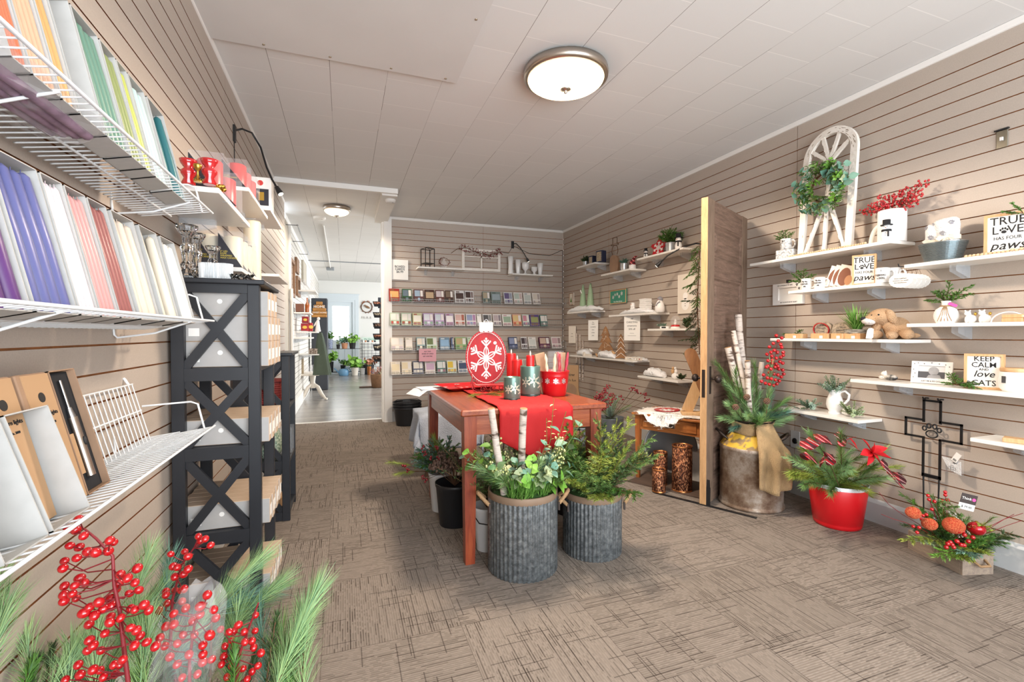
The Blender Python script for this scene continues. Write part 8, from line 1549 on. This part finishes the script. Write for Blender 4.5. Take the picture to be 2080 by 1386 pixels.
def vase(u, prof, lb, fl=0, nf=0): one('milk_glass_vase', M().lathe(prof, 40 if nf else 26, flute=fl, nf=nf), 'porcelain', tuple(Bq(u, 1.915)), 0, lb, 'vase', 'white milk glass vases')
vase(1037, [(.036, 0), (.038, .01), (.030, .08), (.031, .15), (.040, .235), (.037, .235), (.027, .15), (0, .14)], 'tallest white vase at the left of the milk glass shelf'); vase(1052, [(.025, 0), (.028, .01), (.034, .1), (.040, .195), (.037, .195), (.03, .1), (0, .09)], 'slightly flared white vase, second from the left')
vase(1067, [(.035, 0), (.03, .01), (.01, .03), (.012, .05), (.045, .085), (.052, .13), (.048, .165), (.045, .165), (.04, .1), (0, .08)], 'ribbed white footed compote vase in the middle of the milk glass shelf', .0015, 20); vase(1085, [(.03, 0), (.028, .01), (.015, .025), (.02, .045), (.04, .06), (.042, .10), (.044, .11), (.038, .1), (0, .06)], 'small low white footed bowl on the milk glass shelf'); vase(1097, [(.022, 0), (.026, .01), (.034, .09), (.044, .165), (.041, .165), (.032, .09), (0, .08)], 'flared white vase at the right end of the milk glass shelf')
q = at(1041, 496, y=YB); goose((q.x, YB, q.z), 0, [(0, -.02, 0), (.03, -.06, -.0), (.08, -.09, -.06), (.14, -.10, -.15), (.17, -.10, -.20)], 'black gooseneck spot lamp on the back wall above the milk glass')
b_ = bpy.data.objects.get('bulb.001') ; q2 = at(1135, 508, y=YB-.01)
one('power_cord', M().tube([(q.x-.01, YB-.008, q.z-.05), (q.x-.06, YB-.008, q.z-.13), (q.x-.30, YB-.008, q.z-.10)], .003, 5).tube([(q.x+.02, YB-.008, q.z-.03), (q.x+.25, YB-.012, q.z-.12), (q.x+.55, YB-.012, q.z-.13), (2.93, YB-.012, q2.z)], .003, 5).tube([(2.935, YB-.012, q2.z), (2.938, YB-.012, 1.5), (2.935, YB-.012, .8)], .003, 5), 'black_metal', (0, 0, 0), 0, 'black cord running from the spot lamp across and down the back corner', 'cord')
# paper signs
def psign(u0, v0, u1, v1, lines, mt, lb, d=.01, ls=.03, ink='ink'):
    a, b = at(u0, v0, y=YB-d), at(u1, v1, y=YB-d); t = thing('paper_sign', ((a.x+b.x)/2, YB-d, (a.z+b.z)/2), 0, lb, 'sign', 'paper signs on the back wall'); obj('sheet', M().box(-(b.x-a.x)/2, (b.x-a.x)/2, -.002, 0, -(a.z-b.z)/2, (a.z-b.z)/2), mt, t)
    for s, z in lines: text(s, ls, ink, t, (0, -.003, z*(a.z-b.z)), off=.0004)
mat('pink_paper', 'dfa3ae', .6)
psign(795, 527, 829, 569, (('BOXED', .15), ('CARDS', .02), ('$6.99', -.11)), 'sign_white', 'white BOXED CARDS price sign on the back wall', ls=.038); psign(851, 709, 886, 734, (('BUY TWO', .28), ('BOXES OF CARDS', .1), ('GET ONE FREE', -.1)), 'pink_paper', 'pink notice hanging on the third card rack', .125, .018)
# ================================================================ far room goods
random.seed(61); XF = -.648
def F(u, v, d=.0): return at(u, v, x=XF+d)
def Y(u, v, y): return at(u, v, y=y)
def fbox(nm, u0, v0, u1, v1, y, dep, mt, lb, cat, grp=None, parts=None):
    a, b = Y(u0, v0, y), Y(u1, v1, y); w, h = b.x-a.x, a.z-b.z; t = thing(nm, ((a.x+b.x)/2, y, b.z), 0, lb, cat, grp); obj('body', M().bev(-w/2, w/2, 0, dep, 0, h, min(.003, w/8)), mt, t)
    return t, w, h
def fshelf(u0, u1, v, y, lb):
    a, b = Y(u0, v, y), Y(u1, v, y); t = thing('display_shelf', (XF, y+.02, a.z), RL, lb, 'shelf', 'white shelves in the far room'); shelf_parts(t, .6, b.x-XF)
    return a.z
mat('brown_wood', '8a6548', .6, var=.2, vs=20); mat('amber_glass', 'a5541c', .15, coat=.5); mat('leather_brown', '7a4a34', .5); mat('red_box', 'b3202a', .5); mat('slate', '34383f', .6); mat('hive_wood', 'c0853f', .6, var=.3, vs=14); mat('olive_cloth', '4f5a4c', .9, bump=.5, bs=80, var=.15, vs=5); mat('terracotta_pot', 'c98d6a', .7); mat('blue_plastic', '6f9fc4', .35); mat('mug_print', '5a4038', .3, col2='c9b8a8', vs=60)
# hanging rail
q0, q1 = F(604, 458, .14), F(627, 517, .14); t = thing('hanging_rail', q0, 0, 'chrome hanging rail on the left wall of the far room', 'rail'); obj('rail', M().cyl((0, 0, 0), q1-q0, .012, n=10), 'chrome', t)
for k in (0, .5, 1): p_ = (q1-q0)*k; obj('rail_bracket', M().tube([(p_.x, p_.y, p_.z), (XF-q0.x, p_.y, p_.z+.0)], .004, 5), 'black_metal', t)
def wallframe(u0, u1, v0, v1, lb, mt='brown_wood', solid=0, d=.03):
    a, b = F(u0, v0, d), F(u1, v1, d); L = abs(b.y-a.y); h = a.z-F(u0, v1, d).z; t = thing('hanging_picture', (XF+.001, a.y, a.z-h), RL, lb, 'picture frame', 'wooden frames in the far room'); e = .045
    p = M(); p.box(0, L, -d, 0, 0, h) if solid else p.box(0, e, -d, 0, 0, h).box(L-e, L, -d, 0, 0, h).box(e, L-e, -d, 0, 0, e).box(e, L-e, -d, 0, h-e, h); obj('frame_board', p, mt, t)
wallframe(592, 600, 522, 600, 'tall narrow brown wooden frame hung in the far room'); wallframe(603, 608, 522, 552, 'solid brown wooden board hung in the far room', solid=1); wallframe(605, 611, 560, 600, 'smaller brown frame below the brown board in the far room'); wallframe(616, 622, 528, 572, 'pale board hanging farther along the far room wall', 'beige_board', 1); wallframe(623, 630, 540, 578, 'white board hanging beside the pale one in the far room', 'far_wall', 1)
y1 = 7.6; z = fshelf(611, 641, 589, y1, 'white shelf of clear glassware in the far room')
for k in range(5):
    u = 614+k*5; q = Y(u, 588, y1+.05+.04*(k % 2)); one('glass_jar', M().lathe([(.03, 0), (.034, .01), (.034, .12-.02*(k % 3)), (.02, .14), (.022, .17)], 14, cap=(1, 0)), 'clear_film', (q.x, q.y+.05, z+.0006), 0, ['first', 'second', 'third', 'fourth', 'fifth'][k]+' clear glass jar from the left on the far room glass shelf', 'jar', 'clear jars in the far room')
z = fshelf(600, 630, 634, 7.0, 'white shelf with the brown box and amber bottle in the far room')
t, w, h = fbox('leather_box', 600, 617, 617, 633.6, 7.05, .1, 'leather_brown', 'brown leather box on a far room shelf', 'box')
q = Y(624, 633, 7.1); one('amber_bottle', M().lathe([(.028, 0), (.03, .01), (.03, .11), (.01, .15), (.01, .2), (.012, .205), (0, .205)], 16), 'amber_glass', (q.x, q.y+.03, z+.0006), 0, 'amber glass bottle beside the brown leather box', 'bottle')
for k, u in enumerate((595, 599)): q = Y(u, 632, 7.2); one('white_cup', M().lathe([(.025, 0), (.03, .05), (.028, .05), (.02, .006), (0, .005)], 14), 'porcelain', (max(q.x, XF+.04), q.y+.02, z+.0006+.0*k), 0, ['left white cup near the far room wall', 'right white cup near the far room wall'][k], 'cup', 'white cups in the far room')
z = fshelf(606, 644, 674, 7.3, 'white shelf of red boxes in the far room')
for (u0, u1, v0, v1, yy, lb) in ((611, 627, 657, 673, 7.35, 'red gift box with oval label on a far room shelf'), (613, 627, 643, 656.5, 7.40, 'red gift box stacked on top of the labelled one'), (628, 635, 656, 673, 7.42, 'smaller dark red box right of the stacked ones')):
    t, w, h = fbox('gift_box', u0, v0, u1, v1, yy, .1, 'red_box', lb, 'box', 'red boxes in the far room'); obj('oval_label', M().lathe([(h*.2, 0), (h*.2, .001)], 18, sx=1.4), 'gold', t, (0, -.0015, h*.5), rot=(PI/2, 0, 0))
q = Y(647, 677, 7.35); t = thing('angel_statue', (q.x-.01, q.y+.03, z+.0006), 0, 'white angel statue at the end of the red box shelf in the far room', 'statue'); m_ = M(); m_.lathe([(.035, 0), (.04, .01), (.025, .1), (.022, .15), (.012, .17), (0, .172)], 18); ell(m_, (.01, 0, .19), (.022, .02, .024)); ell(m_, (-.03, .01, .12), (.012, .012, .05), (0, .5, 0)); obj('figure', m_, 'white_ceramic', t)
z = fshelf(594, 632, 686, 6.75, 'white shelf of trinkets low in the far room')
for k, u in enumerate((597, 603, 609, 616)): q = Y(u, 686, 6.85); one('glass_trinket', M().lathe([(.022, 0), (.026, .03), (.015, .05), (.024, .09), (.02, .09)], 12, cap=(1, 0)), 'clear_film', (q.x+.01, q.y+.03, z+.0006), 0, ['first', 'second', 'third', 'fourth'][k]+' glass trinket from the left on the low far room shelf', 'glass', 'glass trinkets in the far room')
z = fshelf(622, 648, 720, 7.8, 'white shelf with printed mugs in the far room')
for k, u in enumerate((632, 642)): q = Y(u, 719, 7.85); mug(Vector((q.x, q.y+.05, z+.0006)), 0, .04, .085, ['left dark patterned mug on a far room shelf', 'right dark patterned mug on a far room shelf'][k], 'mug_print', group='patterned mugs in the far room')
# dark cabinet with hive sign
a, b = Y(632, 606, 9.9), Y(665, 606, 9.9); zb = Y(650, 606, 9.9).z
t = thing('dark_cabinet', ((a.x+b.x)/2, 9.9, 0), 0, 'tall dark slate cabinet on the left of the far room', 'cabinet'); w = b.x-a.x; obj('cabinet_body', M().bev(-w/2, w/2, 0, .35, 0, zb, .01), 'slate', t)
hs = thing('hive_sign', ((a.x+b.x)/2, 9.89, Y(650, 645, 9.9).z), 0, 'orange beehive-shaped HOME sign on the front of the dark cabinet', 'sign'); p = M(); H_ = Y(650, 613, 9.9).z-Y(650, 645, 9.9).z; N_ = 5
for k in range(N_): ww = w*.47*[1, .97, .88, .7, .42][k]; p.bev(-ww, ww, -.02, .005, H_*k/N_+.002, H_*(k+1)/N_-.002, .006)
obj('hive_board', p, 'hive_wood', hs); text('HOME', .075, 'label_white', hs, (0, -.0215, H_*.66)); text('SWEET HOME', .04, 'label_white', hs, (0, -.0215, H_*.3))
for k in range(2): pass
# hanging apron
a = Y(650, 676, 7.9); t = thing('hanging_apron', (a.x, 7.9, Y(655, 762, 7.9).z), 0, 'dark green linen apron hanging at the end of the shelves, far room', 'apron'); h = a.z-Y(655, 762, 7.9).z; rings = []
for k in range(12): s = k/11; ww = .03+.10*(1-s)**.8; rings.append([(.03*(1-s)+ww*math.cos(q_)*(1+.12*math.sin(5*q_)), .035*math.sin(q_)*(1+.2*math.sin(5*q_)), h*s) for q_ in [2*PI*j/30 for j in range(30)]])
obj('cloth', M().loft(rings, 0, True), 'olive_cloth', t); obj('hanger_hook', M().tube([(0, 0, h), (-.02, 0, h+.03), (XF-a.x, 0, h+.04)], .004, 5), 'black_metal', t)
# pedestal table
q = Y(648, 812, 7.9); px_, py_ = at(646, 812, z=0).x, at(646, 812, z=0).y; zt = Y(630, 757, py_).z
t = thing('pedestal_table', (px_-.08, py_, 0), 0, 'white painted pedestal table with curved feet in the far room', 'table'); obj('tabletop', M().bev(-.34, .12, -.35, .25, zt-.03, zt, .008), 'birch_cream', t); obj('column', M().lathe([(.04, .2), (.055, .24), (.035, .3), (.05, .4), (.035, zt-.03)], 18), 'birch_cream', t)
for a_ in (-.5, .9, 2.3, 3.9): c_, s_ = math.cos(a_), math.sin(a_); obj('foot', M().tube([(.03*c_, .03*s_, .26), (.10*c_, .10*s_, .22), (.17*c_, .17*s_, .10), (.23*c_, .23*s_, .022), (.26*c_, .26*s_, .022)], [.026, .026, .022, .02, .018], 8), 'birch_cream', t)
t, w, h = fbox('picture_box', 602, 722, 617, 757, py_-.25, .05, 'picture_speckle', 'picture box of glassware on the pedestal table', 'box'); t.location.z = zt+.0006
for k, u in enumerate((622, 629, 637)): q = Y(u, 755, py_-.2); one('glass_jar', M().lathe([(.035, 0), (.04, .01), (.04, .11), (.03, .13)], 14, cap=(1, 0)), 'clear_film', (q.x, q.y+.1*k, zt+.0006), 0, ['left', 'middle', 'right'][k]+' clear jar on the pedestal table', 'jar', 'clear jars in the far room')
# ceiling fittings
def detector(p, r, lb): t = thing('smoke_detector', p, 0, lb, 'smoke detector', 'smoke detectors'); obj('housing', M().lathe([(r, 0), (r*1.02, -.012), (r*.9, -.03), (r*.5, -.034), (0, -.034)], 26), 'white_paint', t); obj('led', M().sph((r*.4, -r*.4, -.034), (.004, .004, .003), 0, 8, 5), 'ink_grey', t)
q = at(793, 406, z=2.51); detector((q.x, q.y, 2.51), .055, 'round white smoke detector under the header beam'); q = at(649, 446, z=2.55); detector((q.x, q.y, ZC+.004), .075, 'large round white detector on the far room ceiling')
q0, q1 = at(657, 458, z=2.565), at(671, 545, z=2.565); one('ceiling_conduit', M().cyl((q0.x, q0.y, 2.568), (q1.x, q1.y, 2.568), .011, n=8), 'white_paint', (0, 0, 0), 0, 'white cable conduit along the far room ceiling', 'conduit'); one('junction_box', M().bev(-.08, .08, -.08, .08, -.06, 0, .006), 'grey_pail', (q1.x, q1.y, ZC+.003), 0, 'grey metal junction box at the end of the ceiling conduit', 'junction box')
w = M(); w.box(-1.3, 4, 10.15, 10.18, ZC-.012, ZC+.005); struct('trim_8', w, 'grey_pail')
# wall decor: wreath with bird, hooks
q = Y(745, 624, 13.93); t = thing('twig_wreath', q, 0, 'twig wreath with a brown bird on the far wall', 'wreath'); mb = M(); mb.tube([(.15*math.cos(a), 0, .15*math.sin(a)) for a in [2*PI*j/20 for j in range(20)]], .012, 5, closed=True); obj('twig_ring', mb, 'twig', t); mb = M()
for k in range(26): a = rnd(0, 2*PI); mb.leaf((.15*math.cos(a), -.01, .15*math.sin(a)), (math.cos(a+rnd(-1, 1)), -.3, math.sin(a+rnd(-1, 1))), .05, .03, 0)
obj('leaves', mb, 'dried_rust', t); m_ = M(); ell(m_, (.02, -.02, .0), (.075, .02, .03), (0, .5, 0)); ell(m_, (-.05, -.02, .04), (.025, .018, .022)); obj('bird', m_, 'brown_wood', t)
q = Y(746, 645, 13.94); t = thing('coat_hooks', q, 0, 'white coat hook rail on the far wall', 'hooks'); obj('backboard', M().bev(-.14, .14, -.015, 0, -.03, .03, .003), 'white_paint', t)
for k in range(3): obj('hook', M().tube([(-.09+.09*k, -.015, .02), (-.09+.09*k, -.04, .0), (-.09+.09*k, -.045, -.03), (-.09+.09*k, -.06, -.01)], .006, 5), 'grey_pail', t)
# plant rack in front of the far door
t = thing('plant_stand', (.04, 13.35, 0), 0, 'black wire plant stand in front of the far door', 'plant stand'); p = M()
for z_ in (.08, .70):
    for k in range(9): p.cyl((-.45, -.1+.025*k, z_), (.42, -.1+.025*k, z_), .004, n=4)
    obj('wire_shelf', p, 'black_metal', t); p = M()
for x in (-.45, .42):
    for y in (-.1, .1): p = M().cyl((x, y, 0), (x, y, .95), .007, n=6); obj('post', p, 'black_metal', t)
def plant(u, v0, v1, y, zb, r, mt, n, L, leaf, lb, kind=0):
    q = Y(u, v1, y); z_ = zb if zb is not None else q.z; h = max(.06, Y(u, v0, y).z-z_); t = thing('potted_plant', (q.x, y, z_), 0, lb, 'potted plant', 'potted plants by the far door'); obj('pot', M().lathe([(r*.75, 0), (r, h-.01), (r*1.05, h), (r*.9, h), (r*.8, h*.8), (0, h*.8)], 18), mt, t)
    for k in range(n): a = rnd(0, 2*PI); s = rnd(.2, 1.4); leafy(t, (0, 0, h), (math.cos(a)*s, math.sin(a)*s, 1), L*rnd(.6, 1.1), 6, L*.42, L*.3, leaf, .6, r=.003)
plant(671, 690, 706, 13.35, .706, .07, 'blue_print', 9, .2, 'cedar_green', 'leafy plant in a pale blue pot, left on the upper plant shelf'); plant(687, 700, 706, 13.32, .706, .05, 'black_plastic', 7, .1, 'sage_leaf', 'little plant in a small black pot on the upper plant shelf'); plant(700, 697, 708, 13.35, .706, .085, 'terracotta_pot', 12, .2, 'eucalyptus', 'blue-green plant in a terracotta basket pot on the upper plant shelf'); plant(716, 695, 708, 13.35, .706, .09, 'black_plastic', 14, .22, 'bright_leaf', 'bright green trailing plant in a round black pot')
plant(697, 742, 751, 13.42, .086, .07, 'black_plastic', 9, .2, 'cedar_green', 'green plant in a black pot on the lower plant shelf'); plant(673, 735, 751, 13.38, .086, .06, 'black_plastic', 12, .28, 'bright_leaf', 'tall green plant at the left end of the lower plant shelf'); plant(721, 747, 762, 13.1, .0, .095, 'birch_cream', 16, .32, 'bright_leaf', 'large leafy green plant in a cream pot on the far floor'); plant(736, 748, 759, 13.3, .0, .08, 'white_ceramic', 4, .08, 'sage_leaf', 'small plant in a white pot beside the wire grid'); plant(749, 741, 759, 13.35, .0, .15, 'slate', 8, .25, 'dried_rust', 'reddish plant in a wide dark green planter'); plant(750, 745, 760, 13.1, .0, .06, 'copper', 2, .1, 'sage_leaf', 'small copper pot in front of the dark planter')
q = at(701, 763, z=0); t = thing('watering_can', (q.x-.03, q.y, 0), 0, 'light blue plastic watering can on the far floor', 'watering can'); obj('can_body', M().lathe([(.11, 0), (.125, .02), (.125, .13), (.10, .17), (.05, .18), (0, .18)], 22), 'blue_plastic', t); obj('spout', M().cyl((-.1, 0, .05), (-.24, 0, .2), .02, .014, 8), 'blue_plastic', t); obj('handle', M().tube([(.1, 0, .05), (.17, 0, .12), (.12, 0, .2), (.02, 0, .2)], .012, 6), 'blue_plastic', t)
# wire grid with small shelves
t = thing('wire_grid_panel', (.68, 13.6, 0), 0, 'black wire grid panel holding small goods right of the far door', 'wire grid'); p = M(); [p.cyl((-.26, 0, .1+.09*k), (.26, 0, .1+.09*k), .004, n=4) for k in range(10)]; [p.cyl((-.26+.104*k, 0, 0), (-.26+.104*k, 0, 1.0), .004, n=4) for k in range(6)]; obj('grid_wires', p, 'black_metal', t)
obj('shelf_board', M().bev(-.24, .26, -.2, 0, .86, .875, .002), 'shelf_white', t); obj('shelf_board', M().bev(-.2, .26, -.2, 0, .66, .675, .002), 'shelf_white', t)
t = thing('green_sign', (.68, 13.5, .9), 0, 'pale green name sign above the wire grid shelves', 'sign'); obj('board', M().bev(-.22, .22, -.01, 0, 0, .11, .002), 'card_cfe0d4', t); text('My Garden', .07, 'sign_green', t, (0, -.011, .055))
for k in range(6): q = (.50+.06*k, 13.42, .876); one('seed_pot', M().lathe([(.02, 0), (.026, .05), (.022, .05), (.015, .01), (0, .01)], 12), ['porcelain', 'terracotta_pot', 'slate'][k % 3], q, 0, ['first', 'second', 'third', 'fourth', 'fifth', 'sixth'][k]+' little pot from the left on the wire grid shelf', 'pot', 'little pots on the wire grid')
# black tray display tower
qx = at(770, 757, z=0); t = thing('tray_display', (.90, 12.2, 0), 0, 'tall black display of five tilted trays at the far room opening', 'display stand'); obj('post', M().bev(-.05, .05, .02, .1, 0, 2.0, .005), 'dark_crate', t); obj('header', M().bev(-.09, .12, 0, .04, 1.75, 2.02, .004), 'slate', t)
for k in range(6):
    z_ = .42+.27*k; tr_ = obj('tray', M().loft([[(-.2, -.32, z_), (.2, -.32, z_), (.2, .02, z_+.08), (-.2, .02, z_+.08)], [(-.22, -.35, z_+.06), (.22, -.35, z_+.06), (.22, .02, z_+.15), (-.22, .02, z_+.15)]], cap=(1, 0)), 'black_plastic', t); p = M()
    for j in range(70): p.sph((rnd(-.19, .19), rnd(-.31, .0), z_+.06+rnd(0, .05)), rnd(.015, .03), 0, 5, 4)
    c_ = obj('tray_goods', p, ['cone_brown', 'picture_speckle', 'dried_rust'][k % 3], tr_); c_['kind'] = 'stuff'
one('dried_basket', M().lathe([(.10, 0), (.13, .02), (.16, .26), (.165, .28), (.15, .28), (.12, .1), (0, .08)], 22), 'brown_wood', (.66, 10.0, 0), 0, 'brown basket on the floor beside the far room opening', 'basket')
g = thing('dried_bouquet', (.66, 10.0, .24), 0, 'pink dried flowers in the brown floor basket', 'dried flowers'); mat('pink_dry', 'c98a94', .8)
for k in range(12): a = rnd(0, 2*PI); s = rnd(.1, 1); leafy(g, (0, 0, 0), (math.cos(a)*s, math.sin(a)*s, 1), .2, 9, .04, .03, random.choice(['pink_dry', 'sage_leaf', 'dried_rust']), .5)
one('floor_mat', M().bev(-.15, .15, -.05, .05, 0, .02, .004), 'dark_crate', (.44, 10.1, 0), .05, 'small dark wooden block on the far room floor', 'block')
